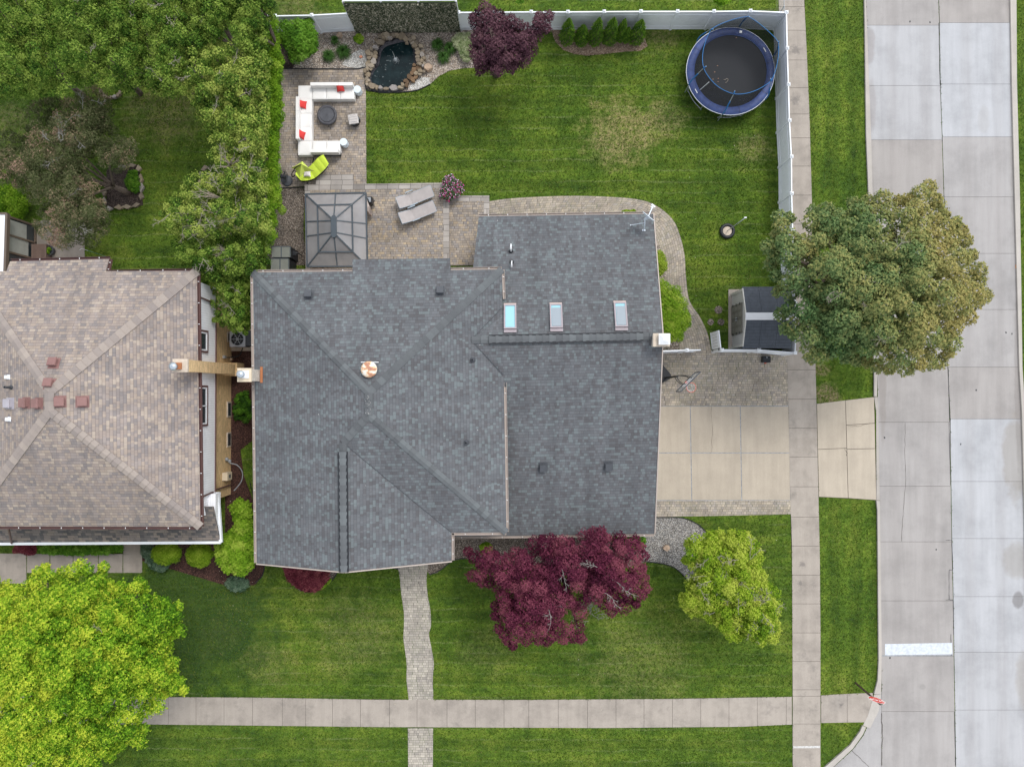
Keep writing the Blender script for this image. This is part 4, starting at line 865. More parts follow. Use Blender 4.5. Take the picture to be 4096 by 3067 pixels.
# ------------------------------------------------------------------ pond
pw = [(1484, 316), (1497, 288), (1515, 262), (1522, 232), (1528, 205), (1548, 186), (1580, 176), (1612, 170), (1640, 178), (1652, 200), (1655, 236), (1655, 270), (1650, 296), (1632, 312), (1612, 340), (1590, 348), (1560, 353), (1525, 352), (1498, 340)]
pond = thing('garden_pond', 'dark lined garden pond with a small fountain, ringed by tan fieldstones', 'pond', W((1575, 270)))
wm = NT('pond_water'); nn = wm.noise(wm.obj(), 5, 4, .6); n2 = wm.noise(wm.map(wm.obj(), (1, 1, 1), loc=(4, 2, 0)), 2.2, 5, .7)
fo = wm.ramp(wm.noise(wm.map(wm.obj(), (1, 1.6, 1)), 7.5, 3, .5), [(.66, (0, 0, 0)), (.7, (1, 1, 1))]); wc = wm.ramp(n2, [(.35, (.003, .009, .011)), (.6, (.008, .02, .022)), (.75, (.022, .036, .042))])
wm.bump(nn, .25, .02); wm.b.inputs['Specular IOR Level'].default_value = .18; wm.out(wm.mix(wm.math('MULTIPLY', wm.xyz(fo)[0], .3), wc, (.45, .5, .5)), .12)
pws = smooth(pw, 4); MB().prism([W(p, .05) for p in pws], -.05, .05).build('water', wm.m, pond)
lin = NT('pond_liner'); lin.bump(lin.noise(lin.obj(), 9, 3), .8, .06); lin.out((.045, .043, .05), .35)
ce = np.mean(np.array(pws), 0); mb = MB(); k = len(pws); prof = [(.985, .03), (1.05, .09), (1.1, .17), (1.16, .1), (1.24, .02)]
rings = []
for j, (s_, z_) in enumerate(prof):
    q = []
    for i, p in enumerate(pws):
        jj = .03*math.sin(i*2.3+j)+.02*math.sin(i*5.1); s2 = s_+(jj if 0 < j < 4 else 0)
        v = W((ce[0]+(p[0]-ce[0])*s2, ce[1]+(p[1]-ce[1])*s2), 0); v.z = z_+(.03*math.sin(i*3.7+j) if 0 < j < 4 else 0); q.append(v)
    rings.append(q)
for a_, b_ in zip(rings, rings[1:]):
    for i in range(k): mb.poly([a_[i], a_[(i+1) % k], b_[(i+1) % k], b_[i]])
mb.build('liner', lin.m, pond, True)
fw = NT('fountain_water'); fw.b.inputs['Alpha'].default_value = .55; fw.out((.75, .8, .82), .2)
f0 = W((1584, 243), .05); mb = MB(); mb.tube([f0, f0+up*.5, f0+Vector((-.02, .03, .95))], [.02, .014, .008], 6)
rr = random.Random(3)
for i in range(46):
    a = rr.uniform(0, 6.28); r1 = rr.uniform(.03, .2); mb.lathe(f0+Vector((math.cos(a)*r1, math.sin(a)*r1, rr.uniform(0, .25-r1))), [(.003, -.012), (.012, 0), (.003, .012)], 5)
for i in range(14):
    a = i*.45; mb.tube([f0+up*.16, f0+Vector((math.cos(a)*.08, math.sin(a)*.08, .2)), f0+Vector((math.cos(a)*.17, math.sin(a)*.17, .0))], [.006, .006, .003], 4)
mb.build('fountain_jet', fw.m, pond)
# stones
def rockmat(name, cols):
    m = NT(name); c = m.ramp(m.orand(), cols); c = m.scale(c, m.ramp(m.noise(m.gen(), 6, 4), [(.3, .72), (.7, 1.1)])); m.bump(m.noise(m.gen(), 14, 4), .5, .02); return m.out(c, .85)
M['stone'] = rockmat('fieldstone', [(0, (.2, .16, .11)), (.3, (.3, .24, .165)), (.55, (.2, .165, .125)), (.75, (.34, .28, .2)), (.93, (.3, .275, .26)), (1, (.42, .36, .28))])
M['stone_brown'] = rockmat('brown_stone', [(0, (.13, .085, .05)), (1, (.24, .15, .085))])
M['boulder'] = rockmat('tan_boulder', [(0, (.44, .33, .24)), (1, (.5, .37, .27))])
def stone(name, c, sx_, sy_, h, rz, mat, seed, label, cat='rock', group=None, nside=6, sharp=True):
    r = random.Random(seed); n = nside; A_ = sorted([2*math.pi*i/n+r.uniform(-.3, .3) for i in range(n)]); mb = MB(); rg = []
    ks = [r.uniform(.82, 1.1) for _ in range(n)]
    for zf, sf in ((0, .96), (.7, 1.0), (.97, .95), (1, .86)):
        rg.append([Vector((math.cos(a)*sx_*k*sf*.5, math.sin(a)*sy_*k*sf*.5, h*zf+r.uniform(-.1, .1)*h*(zf > .5))) for a, k in zip(A_, ks)])
    for a_, b_ in zip(rg, rg[1:]):
        for i in range(n): mb.poly([a_[i], a_[(i+1) % n], b_[(i+1) % n], b_[i]])
    mb.poly(rg[-1]); o = mb.build(name, mat, bevel=.006)
    o.location = c; o.rotation_euler = (r.uniform(-.08, .08), r.uniform(-.08, .08), rz); return tag(o, label, cat, group)
# ring stones: photo pixel centre, size in m, angle; read off the photograph
rk = [(640, 250, .38, .3), (680, 228, .32, .3), (760, 232, .36, .3), (800, 270, .34, .3), (870, 245, .3, .26), (935, 232, .3, .26), (1125, 262, .5, .42), (1010, 240, .3, .3), (1215, 320, .3, .34), (1300, 250, .26, .24), (1320, 350, .26, .26), (1405, 310, .3, .32),
      (1380, 405, .28, .2), (1465, 400, .24, .2), (1425, 485, .34, .3), (1495, 455, .14, .24), (1480, 570, .28, .26), (1570, 490, .34, .26), (1510, 650, .42, .3), (1600, 700, .3, .36), (1490, 740, .3, .16), (1505, 810, .3, .42), (1595, 830, .26, .34), (1560, 925, .28, .2), (1640, 890, .18, .26), (1500, 915, .14, .16),
      (1650, 780, .16, .26), (1560, 1080, .3, .26), (1640, 1085, .22, .2), (1545, 1160, .26, .16), (1460, 1135, .28, .24), (1620, 620, .2, .18),
      (520, 345, .2, .16), (600, 390, .52, .34), (450, 465, .22, .16), (510, 540, .34, .24), (500, 640, .28, .3), (490, 740, .32, .28), (410, 560, .2, .28), (340, 650, .34, .4), (415, 690, .2, .28), (460, 850, .34, .38), (350, 770, .3, .26), (400, 960, .38, .3), (335, 940, .3, .26), (385, 1010, .3, .26), (310, 1030, .22, .28), (260, 1080, .24, .3),
      (315, 1150, .36, .34), (305, 1265, .28, .28), (355, 1315, .2, .2), (300, 1340, .18, .16), (420, 1420, .5, .38), (305, 1395, .2, .2), (540, 1460, .2, .28), (635, 1475, .26, .24), (745, 1490, .38, .18), (920, 1465, .6, .32), (1100, 1470, .36, .2), (1150, 1405, .24, .24), (345, 850, .24, .24), (300, 900, .2, .24), (850, 310, .3, .2), (700, 300, .24, .26), (1240, 420, .2, .16), (1620, 960, .16, .2)]
for i, (x, y, a, b) in enumerate(rk):
    p = (1420+x/5.915, 110+y/5.915); rz = (i*1.7) % .6-.3
    stone('pond_stone', W(p, 0)+up*(.1+.03*(i % 3)), a*1.04, b*1.04, .11+.03*(i % 4), rz, M['stone'], i, 'flat tan fieldstone laid in the ring around the pond', 'rock', 'fieldstones edging the pond')
for i, (x, y, a, b) in enumerate([(1400, 1040, .3, .34), (1520, 1010, .34, .42), (1370, 1120, .28, .28), (1450, 1200, .26, .36), (1370, 1260, .24, .46), (1250, 1330, .24, .3), (1230, 1400, .3, .26), (1420, 930, .24, .22), (1200, 1300, .3, .24), (1300, 1200, .36, .3)]):
    p = (1420+x/5.915, 110+y/5.915); stone('pond_stone', W(p, 0)+up*.08, a, b, .14, i*.9, M['stone_brown'], 90+i, 'wet brown fieldstone in the small spillway at the pond', 'rock', 'brown stones of the pond spillway')
stone('boulder', W((1713, 277), 0), .5, .46, .3, .3, M['boulder'], 5, 'smooth tan boulder right beside the pond ring', 'boulder', nside=10)
stone('boulder', W((1361, 147), 0), .36, .3, .22, .8, M['boulder'], 8, 'small tan boulder on the gravel below the short white fence', 'boulder', nside=9)
stone('boulder', W((2663, 2189), 0), .38, .34, .24, .2, M['boulder'], 12, 'round tan boulder on the pale gravel at the front corner', 'boulder', nside=10)
stone('boulder', W((1445, 230), 0), .2, .15, .1, .2, plain('orange_rock', (.6, .26, .16), .8), 3, 'small orange rock on the white pebbles', 'rock', nside=8)
stone('boulder', W((925, 1438), 0), .3, .24, .2, .9, M['boulder'], 15, 'pale rock in the mulch at the foot of the tan brick wall', 'rock', nside=8)
MB().tube([W((1283, 144), .06), W((1305, 150), .1), W((1322, 153), .05)], [.03, .035, .02], 7).build('stick', M['bark_pale']) and tag(bpy.data.objects['stick'], 'bare pale broken branch lying on the gravel beside the big shrub', 'branch')
# ------------------------------------------------------------------ plants of the back beds
M['grassblade'] = leafmat('daylily_blade', [(0, (.03, .08, .015)), (.5, (.06, .15, .03)), (1, (.12, .24, .06))], .3)
def tuft(name, label, cat, px, r, h, n, mat, wd=.012, group=None, z0=0):
    b = W(px, z0); root = thing(name, label, cat, b, 0, group); V = []; Fc = []; T = []
    rr = np.random.default_rng(int(px[0])); mb = MB()
    for i in range(n):
        a = rr.uniform(0, 6.283); L = r*rr.uniform(.45, 1.05); hh = h*rr.uniform(.6, 1.1); q = rr.uniform(0, .12*r/.3); o_ = b+Vector((math.cos(a)*q, math.sin(a)*q, 0)); dr = Vector((math.cos(a), math.sin(a), 0)); sd_ = Vector((-dr.y, dr.x, 0)); tn = rr.uniform(.1, 1); pts = []
        for u in (0, .3, .6, .85, 1.0): pts.append((o_+dr*(L*u)+up*(hh*(1-(u*1.25-.55)**2/.5*.8) if u > .02 else 0), wd*(1-u*.85)))
        for (p, w0), (q2, w1) in zip(pts, pts[1:]): mb.poly([p-sd_*w0, p+sd_*w0, q2+sd_*w1, q2-sd_*w1], tn)
    mb.build('blades', mat, root); return root
tuft('daylily', 'smaller round daylily clump, lower left of the pair on the gravel', 'plant', t(1, 0, 478, 372), .36, .38, 300, M['grassblade'])
tuft('daylily', 'large round daylily clump on the gravel left of the white pebbles', 'plant', t(1, 0, 570, 345), .42, .42, 360, M['grassblade'])
tuft('daylily', 'thin spiky daylily clump nearest the short white fence', 'plant', t(1, 0, 515, 272), .26, .32, 150, M['grassblade'])
tuft('daylily', 'daylily clump right of the pond closest to the ivy screen', 'plant', t(1, 0, 1180, 300), .36, .38, 300, M['grassblade'])
tuft('daylily', 'daylily clump touching the pale variegated hostas', 'plant', t(1, 0, 1258, 325), .36, .38, 300, M['grassblade'])
tuft('daylily', 'daylily clump nearest the lawn right of the pond', 'plant', t(1, 0, 1215, 380), .36, .38, 300, M['grassblade'])
def L4(*c): return [(0, c[0]), (.35, c[1]), (.65, c[2]), (1, c[3])]
M['shrub'] = leafmat('shrub_leaf', L4((.025, .07, .012), (.06, .16, .015), (.11, .25, .02), (.2, .36, .05)))
M['lime'] = leafmat('lime_leaf', L4((.05, .13, .01), (.13, .27, .015), (.22, .38, .025), (.38, .5, .07)))
M['box'] = leafmat('boxwood_leaf', L4((.05, .1, .008), (.12, .22, .012), (.2, .32, .02), (.32, .42, .05)))
M['vari'] = leafmat('variegated_leaf', L4((.09, .16, .05), (.22, .32, .12), (.42, .48, .26), (.6, .62, .42)))
M['cedar'] = leafmat('cedar_spray', L4((.01, .032, .006), (.036, .092, .011), (.09, .17, .02), (.21, .29, .05)), .1)
M['cedar2'] = leafmat('yellow_cedar_spray', L4((.012, .038, .008), (.055, .125, .016), (.155, .245, .035), (.34, .4, .085)), .1)
M['cone'] = leafmat('arborvitae_leaf', L4((.025, .07, .01), (.06, .14, .015), (.12, .22, .02), (.22, .33, .045)), .15)
M['maple'] = leafmat('maple_leaf', L4((.05, .11, .038), (.155, .235, .09), (.27, .295, .105), (.38, .33, .12)), .3)
M['bright'] = leafmat('bright_maple_leaf', L4((.05, .14, .01), (.14, .3, .016), (.29, .46, .03), (.55, .62, .06)), .35)
M['purple'] = leafmat('purple_leaf', L4((.02, .008, .012), (.05, .02, .032), (.09, .04, .055), (.15, .075, .09)), .15)
M['red'] = leafmat('red_maple_leaf', L4((.03, .006, .015), (.08, .013, .033), (.14, .028, .058), (.235, .066, .095)), .25)
M['crab'] = leafmat('crabapple_leaf', [(0, (.045, .06, .022)), (.4, (.12, .145, .06)), (.7, (.22, .22, .115)), (.85, (.38, .26, .18)), (1, (.48, .31, .25))], .3)
M['front'] = leafmat('front_tree_leaf', L4((.05, .12, .01), (.15, .28, .016), (.28, .4, .03), (.45, .52, .08)), .3)
M['barb'] = leafmat('barberry_leaf', L4((.05, .01, .016), (.115, .02, .032), (.19, .04, .055), (.28, .085, .09)), .2)
M['blue'] = leafmat('juniper_leaf', L4((.02, .045, .025), (.055, .1, .06), (.1, .16, .1), (.17, .23, .16)), .1)
# shrubs
tree('shrub', 'big dense bright green shrub in front of the short white fence', 'shrub', [(1118, 95), (1140, 88), (1180, 85), (1200, 74), (1245, 75), (1262, 110), (1270, 150), (1265, 200), (1235, 228), (1180, 248), (1160, 235), (1145, 200), (1128, 185), (1130, 140)], 1.9, 1.0, .3, 420, .045, M['shrub'], W and (1195, 195), nl=4, tr_r=.05)
tree('shrub', 'small bright green round plant on the gravel at the foot of the ivy screen', 'plant', ell(1435, 157, 18, 17), .35, .15, .12, 150, .04, M['lime'], (1435, 157), nl=0, under=False)
tree('hosta_bed', 'drift of pale variegated hostas between the pond and the purple tree', 'plant', tl(1, 0, (1262, 255), (1320, 210), (1385, 215), (1395, 300), (1392, 405), (1345, 408), (1310, 340)), .4, .2, .15, 130, .06, M['vari'], t(1, 0, 1340, 310), nl=0, under=False, asp=.3)
tree('purple_tree', 'dark purple-leaved tree overlapping the white back fence', 'tree', tl(1, 0, (1375, 120), (1420, 60), (1490, 20), (1560, 60), (1640, 110), (1659, 90))+tl(2, 0, (40, 110), (110, 170), (150, 80), (215, 60), (270, 95), (268, 150), (255, 200), (190, 240), (160, 290), (140, 370), (90, 430), (50, 440), (0, 475))+tl(1, 0, (1600, 490), (1560, 505), (1500, 480), (1440, 490), (1410, 440), (1400, 380), (1385, 260), (1395, 180)), 4.6, 2.6, .3, 280, .05, M['purple'], (1985, 300), twigs=12, twmat='bark', base_t=.5, sep=.95, zj=.8, drop=.6)
def cone(label, bx, by, h, r):
    b = W(t(2, 0, bx, by), 0); root = thing('arborvitae', label, 'shrub', b, 0, 'small arborvitaes in the mulch island'); n = 6500
    u = rng.uniform(0, 1, n)**.85; a = rng.uniform(0, 6.283, n); prof = np.interp(u, [0, .12, .35, .7, .9, 1], [.72, 1, .93, .58, .27, .04])
    lump = 1+.14*np.sin(a*5+u*9+bx)*np.sin(u*23+a*2)+.08*np.sin(a*11-u*31); rad = r*prof*lump*rng.uniform(.75, 1.05, n)
    X = np.stack([b.x+np.cos(a)*rad, b.y+np.sin(a)*rad, .05+u*h], 1); D = np.stack([np.cos(a), np.sin(a), np.full(n, .45)], 1)+rng.normal(size=(n, 3))*.4
    leaves('foliage', X, D, rng.uniform(.02, .045, n), .35+rng.normal(size=n)*.16+(lump-1)*1.6, M['cone'], root, .4, .1, np.array([[0, 0, 1.0]]))
    MB().tube([b, b+up*h*.8], [.04, .015], 6).build('trunk', M['bark'], root)
for a in (('leftmost arborvitae of the mulch island, beside the purple tree', 352, 268, 2.35, .42), ('short stout arborvitae, second from the left in the mulch island', 446, 272, 1.75, .40), ('tall narrow arborvitae, third from the left in the mulch island', 535, 274, 2.5, .4), ('bushy arborvitae in the middle of the mulch island', 625, 270, 2.45, .42), ('thin tall arborvitae squeezed behind a shorter one in the mulch island', 697, 255, 2.1, .3), ('slim short arborvitae, second from the right in the mulch island', 735, 262, 1.35, .26), ('rightmost arborvitae of the mulch island, nearest the trampoline', 800, 264, 2.15, .43)): cone(*a)
# hedge strip and the cedar wall on the left
tree('clipped_hedge', 'long clipped bright green hedge beside the gravel and sofa patio', 'hedge', tl(1, 0, (80, 90), (150, 120), (150, 250), (160, 440), (170, 620), (158, 900), (150, 1050), (150, 1290), (130, 1440), (110, 1600), (60, 1600), (70, 1200), (60, 700), (40, 300)), 2.1, 1.9, .3, 300, .035, M['lime'], (1105, 600), nl=0, dome=.4, sep=.8, base_t=.38)
def ctree(label, pts, zt, ze, br=.55, mat='cedar', per=420, tw=5, tb=None, **k):
    cx = sum(p[0] for p in pts)/len(pts); cy = sum(p[1] for p in pts)/len(pts); b = W((cx, cy), (zt+ze)/2); b.z = 0
    return tree('cedar_tree', label, 'tree', pts, zt, ze, br*.52, int(per*.36), .052, M[mat], None, asp=.45, group='cedars around the neighbouring back yard', twigs=tw, twmat='bark_pale', bt_j=.2, tipk=.55, tb=tb or b, nl=6, tr_r=.12, sep=1.12, zj=1.5, jit=.55, edge=.3, drop=.55, **k)
ctree('cedar in the top left corner of the yard, dark at its foot', [(-160, -160), (200, -160), (215, 120), (230, 300), (180, 395), (100, 380), (0, 405), (-160, 400)], 6.2, 4.0, .6)
ctree('cedar of the top row, second from the left behind the crabapple', [(190, -160), (420, -160), (440, 100), (430, 300), (390, 350), (320, 330), (250, 395), (200, 390)], 6.4, 4.0, .6)
ctree('cedar of the top row above the round stone ring', [(400, -160), (560, -160), (580, 120), (560, 340), (500, 375), (440, 345), (400, 350), (390, 200)], 6.0, 3.8, .55)
ctree('greyish cedar of the top row with brown dead sprays', [(540, -160), (760, -160), (760, 80), (750, 220), (730, 380), (690, 405), (640, 385), (560, 365), (560, 150)], 6.0, 3.8, .55, tw=26)
ctree('cedar at the inner corner where the two cedar rows meet', [(740, -160), (960, -160), (960, 60), (880, 160), (830, 200), (760, 260), (735, 180)], 5.6, 3.6, .5, tw=10)
ctree('cedar of the right row nearest the white fence end', [(940, -160), (1120, -160), (1105, 50), (1075, 90), (1070, 240), (1000, 230), (930, 190), (920, 80)], 5.6, 3.8, .5, 'cedar', tw=8)
ctree('pale yellow-green cedar, upper part of the right row', [(780, 180), (900, 170), (1000, 180), (1085, 240), (1075, 380), (1000, 430), (860, 440), (760, 420), (700, 290)], 5.8, 3.8, .5, 'cedar2', tw=16)
ctree('pale yellow-green cedar beside the sofa patio', [(790, 400), (900, 400), (1080, 370), (1075, 520), (1060, 650), (930, 640), (850, 620), (830, 520), (780, 470)], 5.8, 3.8, .5, 'cedar2', tw=10)
ctree('cedar with a bare grey broken top above the square stone bed', [(840, 600), (930, 610), (1070, 620), (1070, 760), (1000, 800), (880, 790), (740, 760), (730, 700), (850, 690)], 5.8, 3.6, .5, 'cedar2', tw=34)
ctree('widest cedar of the right row, with long bare branches', [(640, 850), (690, 780), (760, 720), (850, 770), (1000, 770), (1078, 800), (1085, 930), (1000, 960), (850, 960), (720, 960), (650, 900)], 5.8, 3.4, .5, 'cedar2', tw=60)
ctree('cedar just above the neighbouring roof corner', [(690, 950), (850, 940), (1000, 940), (1080, 930), (1080, 1070), (1000, 1110), (880, 1130), (780, 1110), (720, 1060), (695, 1000)], 5.2, 3.2, .5, 'cedar', tw=26)
ctree('cedar squeezed between the two roofs above the air conditioner', [(800, 1130), (880, 1110), (1000, 1085), (1008, 1150), (1005, 1300), (985, 1340), (925, 1325), (875, 1290), (840, 1280), (870, 1230), (815, 1210), (870, 1190)], 4.4, 2.4, .4, 'cedar', tw=14)
wc_ = [o for o in bpy.data.objects if o.get('label', '').startswith('widest cedar')][0]; r_ = random.Random(5)
def fan(root, base, tips, z0, z1, nm='bare_branch'):
    for tx_, ty_ in tips:
        a_, b_ = W(base, z0), W((tx_, ty_), z1+r_.uniform(-.2, .2)); m_ = a_.lerp(b_, .5)+Vector((r_.uniform(-.1, .1), r_.uniform(-.1, .1), .12)); mb = MB(); P = smooth([tuple(a_), tuple(m_), tuple(b_)], 5, False); mb.tube(P, [.05-.0042*i for i in range(len(P))], 6)
        for q in (4, 6, 8):
            for sg in (1, -1):
                d_ = (b_-a_).normalized(); pd = Vector((-d_.y, d_.x, .1))*sg; p_ = Vector(P[q]); L_ = r_.uniform(.2, .5); mb.tube([p_, p_+(d_+pd*.7)*L_*.5, p_+(d_+pd*.5)*L_], [.014, .01, .004], 4)
        mb.build(nm, M['branch'], root, True)
M['branch'] = plain('weathered_branch', (.33, .28, .22), .9, var=.3, sc=9)
fan(wc_, (935, 892), [(700, 852), (735, 905), (762, 880), (745, 948), (800, 835), (830, 935), (860, 850), (690, 880)], 4.6, 5.7)
fan(wc_, (925, 660), [(885, 640), (900, 632), (940, 630), (955, 640), (880, 665)], 5.4, 6.3)
fan(wc_, (900, 800), [(795, 760), (830, 770), (785, 785)], 5.0, 5.8)
fan(wc_, (925, 1015), [(850, 1000), (860, 1025), (880, 990)], 4.2, 5.1)
# crabapple
def ct(X): return .1*np.sin(X[:, 0]*1.7)*np.sin(X[:, 1]*1.3+1)
tree('crabapple_tree', 'spreading crabapple with grey-green and dusty pink leaves in the left yard', 'tree', tl(0, 0, (170, 680), (300, 640), (450, 650), (560, 570), (660, 550), (740, 660), (720, 780), (780, 860), (700, 880), (880, 920), (890, 1010), (830, 1110), (680, 1080), (560, 1000), (540, 1110), (640, 1200), (600, 1260), (700, 1330), (690, 1430), (740, 1500), (620, 1550), (590, 1620), (500, 1560), (400, 1620), (300, 1550), (200, 1440), (280, 1340), (160, 1270), (60, 1170), (-60, 1180), (-160, 1000), (-60, 860), (40, 840), (150, 900), (190, 800)), 4.3, 2.4, .36, 300, .053, M['crab'], (518, 775), asp=.28, under=True, drop=.8, twigs=40, twmat='bark_grey', bark='bark', nl=5, tr_r=.13, base_t=.42, tintfn=ct, sep=.9, jit=.9, edge=.3, low=-.9, zj=.8)
MB().tube(smooth([tuple(W((520, 772), .0)), tuple(W((470, 752), .7)), tuple(W((410, 735), 1.5)), tuple(W((365, 712), 2.3)), tuple(W((330, 680), 2.9))], 5, False), [.15-.004*i for i in range(21)], 8).build('leaning_limb', M['bark'], bpy.data.objects['crabapple_tree'], True)
# stone bed under the crabapple
sheet('planting_soil', tl(0, 0, (690, 1100), (900, 1070), (925, 1330), (850, 1350), (690, 1345)), M['soil'], .05)
tree('ground_cover', 'leafy ground cover inside the square stone bed', 'plant', tl(0, 0, (830, 1110), (890, 1100), (905, 1250), (840, 1240), (810, 1180)), .3, .12, .16, 160, .04, M['shrub'], t(0, 0, 860, 1180), nl=0, under=False)
tree('ground_cover', 'bright green leafy ground cover at the left edge behind the white sunroom roof', 'plant', [(-120, 740), (60, 735), (112, 800), (105, 860), (70, 885), (34, 880), (30, 850), (-120, 850)], .55, .35, .25, 260, .04, M['lime'], (40, 800), nl=0, under=False, base_t=.35)
lb = 'limestone block edging the square bed under the crabapple'
for i, (x, y, a, b, rz) in enumerate([(905, 1095, .3, .36, .2), (918, 1165, .26, .52, .05), (924, 1222, .26, .46, 0), (924, 1275, .24, .4, -.1), (890, 1332, .5, .26, .25), (832, 1342, .52, .26, 0), (774, 1347, .5, .26, 0), (714, 1355, .5, .26, -.05), (684, 1310, .24, .46, 0), (685, 1250, .24, .42, 0), (690, 1200, .24, .36, 0), (862, 1078, .5, .24, .1), (800, 1084, .5, .24, .1)]):
    stone('edging_block', W(t(0, 0, x, y), 0), a*1.15, b*1.15, .17, rz+.785*0, M['stone'], 200+i, lb, 'stone block', 'limestone blocks of the square bed', 4)
for i, (x, y, a, b, rz) in enumerate([(1330, 1095, .4, .3, .3), (1308, 1135, .26, .34, .1), (1300, 1190, .24, .42, 0), (1312, 1245, .24, .4, -.1), (1330, 1300, .3, .4, -.2)]):
    stone('edging_block', W(t(0, 0, x, y), 0), a*1.15, b*1.15, .17, rz, M['stone'], 240+i, 'limestone block half hidden under the pale cedars', 'stone block', 'limestone blocks under the cedars', 4)
for i in range(7):
    a = R_(200+i*23); p = t(0, 0, 725+68*math.cos(a), 585-52*math.sin(a)); stone('ring_block', W(p, 0), .3, .2, .18, a+math.pi/2, M['gravel'] if False else M['stone'], 260+i, 'curved grey block of the round ring under the top cedars', 'stone block', 'blocks of the round tree ring', 5)
# house side shrubs
tree('shrub', 'feathery lime green bush at the right wall of the grey-roofed house', 'shrub', tl(2, 1, (930, 160), (1000, 165), (1045, 205), (1090, 205), (1085, 250), (1120, 290), (1150, 370), (1165, 440), (1130, 490), (1090, 560), (1020, 570), (940, 560), (900, 300)), 1.7, .9, .26, 380, .05, M['lime'], (2700, 1250), asp=.25, nl=5, tr_r=.04, base_t=.55)
tree('shrub', 'small yellow-green boxwood above the feathery bush at the house wall', 'shrub', tl(2, 0, (920, 1620), (960, 1625), (1000, 1690), (1000, 1740), (960, 1800), (900, 1800), (890, 1640)), 1.3, .6, .2, 360, .035, M['box'], (2640, 1060), nl=0, base_t=.72)
tree('shrub', 'yellow-green shrub peeking over the gutter below the satellite dish', 'shrub', [(2470, 870), (2485, 850), (2510, 842), (2540, 838), (2555, 870), (2540, 890), (2490, 890)], .9, .5, .16, 300, .035, M['box'], (2515, 875), nl=0, base_t=.7)
tree('shrub', 'low shrub hardly showing over the gutter near the patio corner', 'shrub', [(1975, 872), (1985, 860), (2010, 855), (2030, 860), (2035, 880), (1980, 885)], .6, .3, .14, 260, .035, M['shrub'], (2003, 872), nl=0)
# big maple over the street
def mt(X): return np.clip((X[:, 0]-16.0)*.11, -.12, .3)+.1*np.sin(X[:, 0]*1.1+X[:, 1])
tree('maple_tree', 'huge round maple overhanging the side street, green turning bronze', 'tree', [(3075, 860), (3110, 840), (3200, 860), (3230, 818), (3300, 812), (3350, 830), (3380, 800), (3450, 775), (3540, 750), (3610, 790), (3640, 740), (3690, 715), (3745, 740), (3770, 800), (3800, 840), (3850, 880), (3880, 960), (3905, 1005), (3925, 1060), (3950, 1100), (3940, 1150), (3965, 1195), (3925, 1240), (3920, 1280), (3860, 1300), (3850, 1390), (3800, 1430), (3780, 1465), (3700, 1490), (3600, 1515), (3530, 1490), (3450, 1475), (3380, 1460), (3330, 1450), (3260, 1455), (3200, 1430), (3180, 1370), (3130, 1350), (3100, 1290), (3095, 1240), (3130, 1220), (3090, 1180), (3100, 1130), (3060, 1090), (3050, 1010), (3050, 940), (3090, 920)], 8.8, 4.4, .44, 380, .056, M['maple'], tb=Vector((16.9, 4.9, 0)), asp=.75, tr_r=.28, nl=26, twigs=22, twmat='bark_pale', bt_j=.1, tipk=.28, base_t=.42, tintfn=mt, sep=.92, dome=.6, edge=.45, zj=.9, drop=.8, holes=((3290, 1110, 26), (3566, 944, 16), (3214, 1052, 14), (3195, 905, 16), (3590, 1245, 10), (3300, 1010, 14), (3130, 1205, 10), (3200, 1190, 12), (3500, 1270, 8)))
# front trees
def rt(X): return .1*np.sin(X[:, 0]*1.2+2)*np.cos(X[:, 1]*1.5)
tree('red_maple_tree', 'wide wine-red leaved tree before the garage wing', 'tree', tl(1, 2, (1335, 250), (1400, 210), (1450, 250), (1530, 240), (1640, 280))+tl(2, 2, (40, 220), (110, 260), (105, 150), (170, 155), (205, 95), (240, 150), (330, 160), (420, 190), (440, 130), (540, 110), (580, 70), (625, 105), (610, 140), (660, 160), (700, 130), (760, 150), (800, 140), (850, 190), (870, 250), (905, 275), (860, 320), (890, 390), (910, 470), (890, 540), (850, 570), (830, 630), (770, 610), (740, 660), (660, 660), (625, 700), (590, 640), (480, 660), (460, 740), (505, 800), (440, 870), (380, 840), (290, 870), (200, 860), (110, 880), (60, 895))+tl(1, 2, (1650, 900), (1600, 840), (1530, 790), (1550, 720), (1505, 640), (1560, 560), (1500, 500), (1420, 470), (1370, 430), (1400, 340)), 5.2, 2.5, .36, 440, .042, M['red'], (2235, 2245), twigs=24, twmat='bark_grey', nl=20, tintfn=rt, base_t=.48, tipk=.35, sep=.9, asp=.55, edge=.4, zj=.8, drop=.7, bt_j=.2, holes=((2247, 2335, 12), (2300, 2372, 8), (2272, 2470, 16), (2362, 2436, 20), (2455, 2215, 8), (2512, 2290, 8), (2160, 2250, 6)))
tree('dead_twig_shrub', 'leafless grey twigs poking out under the wine-red tree', 'shrub', ell(2365, 2450, 26, 34), 1.7, 1.0, .2, 3, .02, M['crab'], (2350, 2400), twigs=40, twmat='bark_grey', nl=4, tr_r=.03, bark='bark_grey')
tree('front_tree', 'leaning light yellow-green tree with bare twigs on the front corner', 'tree', tl(2, 2, (1105, 170), (1160, 160), (1220, 150), (1320, 120), (1400, 130), (1420, 95), (1480, 120), (1560, 150), (1600, 210), (1635, 300), (1610, 370), (1640, 400))+tl(3, 2, (0, 430), (30, 480), (70, 510), (75, 570), (90, 620), (70, 690), (75, 800), (40, 860), (0, 865))+tl(2, 2, (1620, 880), (1560, 850), (1500, 820), (1440, 865), (1390, 840), (1330, 760), (1280, 720), (1200, 680), (1150, 680), (1080, 610), (1070, 560), (1110, 500), (1150, 400), (1130, 350), (1075, 320), (1110, 270), (1120, 230)), 4.3, 2.2, .32, 360, .045, M['front'], (2870, 2250), twigs=110, twmat='bark_pale', nl=16, tr_r=.12, tipk=.35, sep=.8, base_t=.5, zj=.7, drop=.5, bt_j=.2)
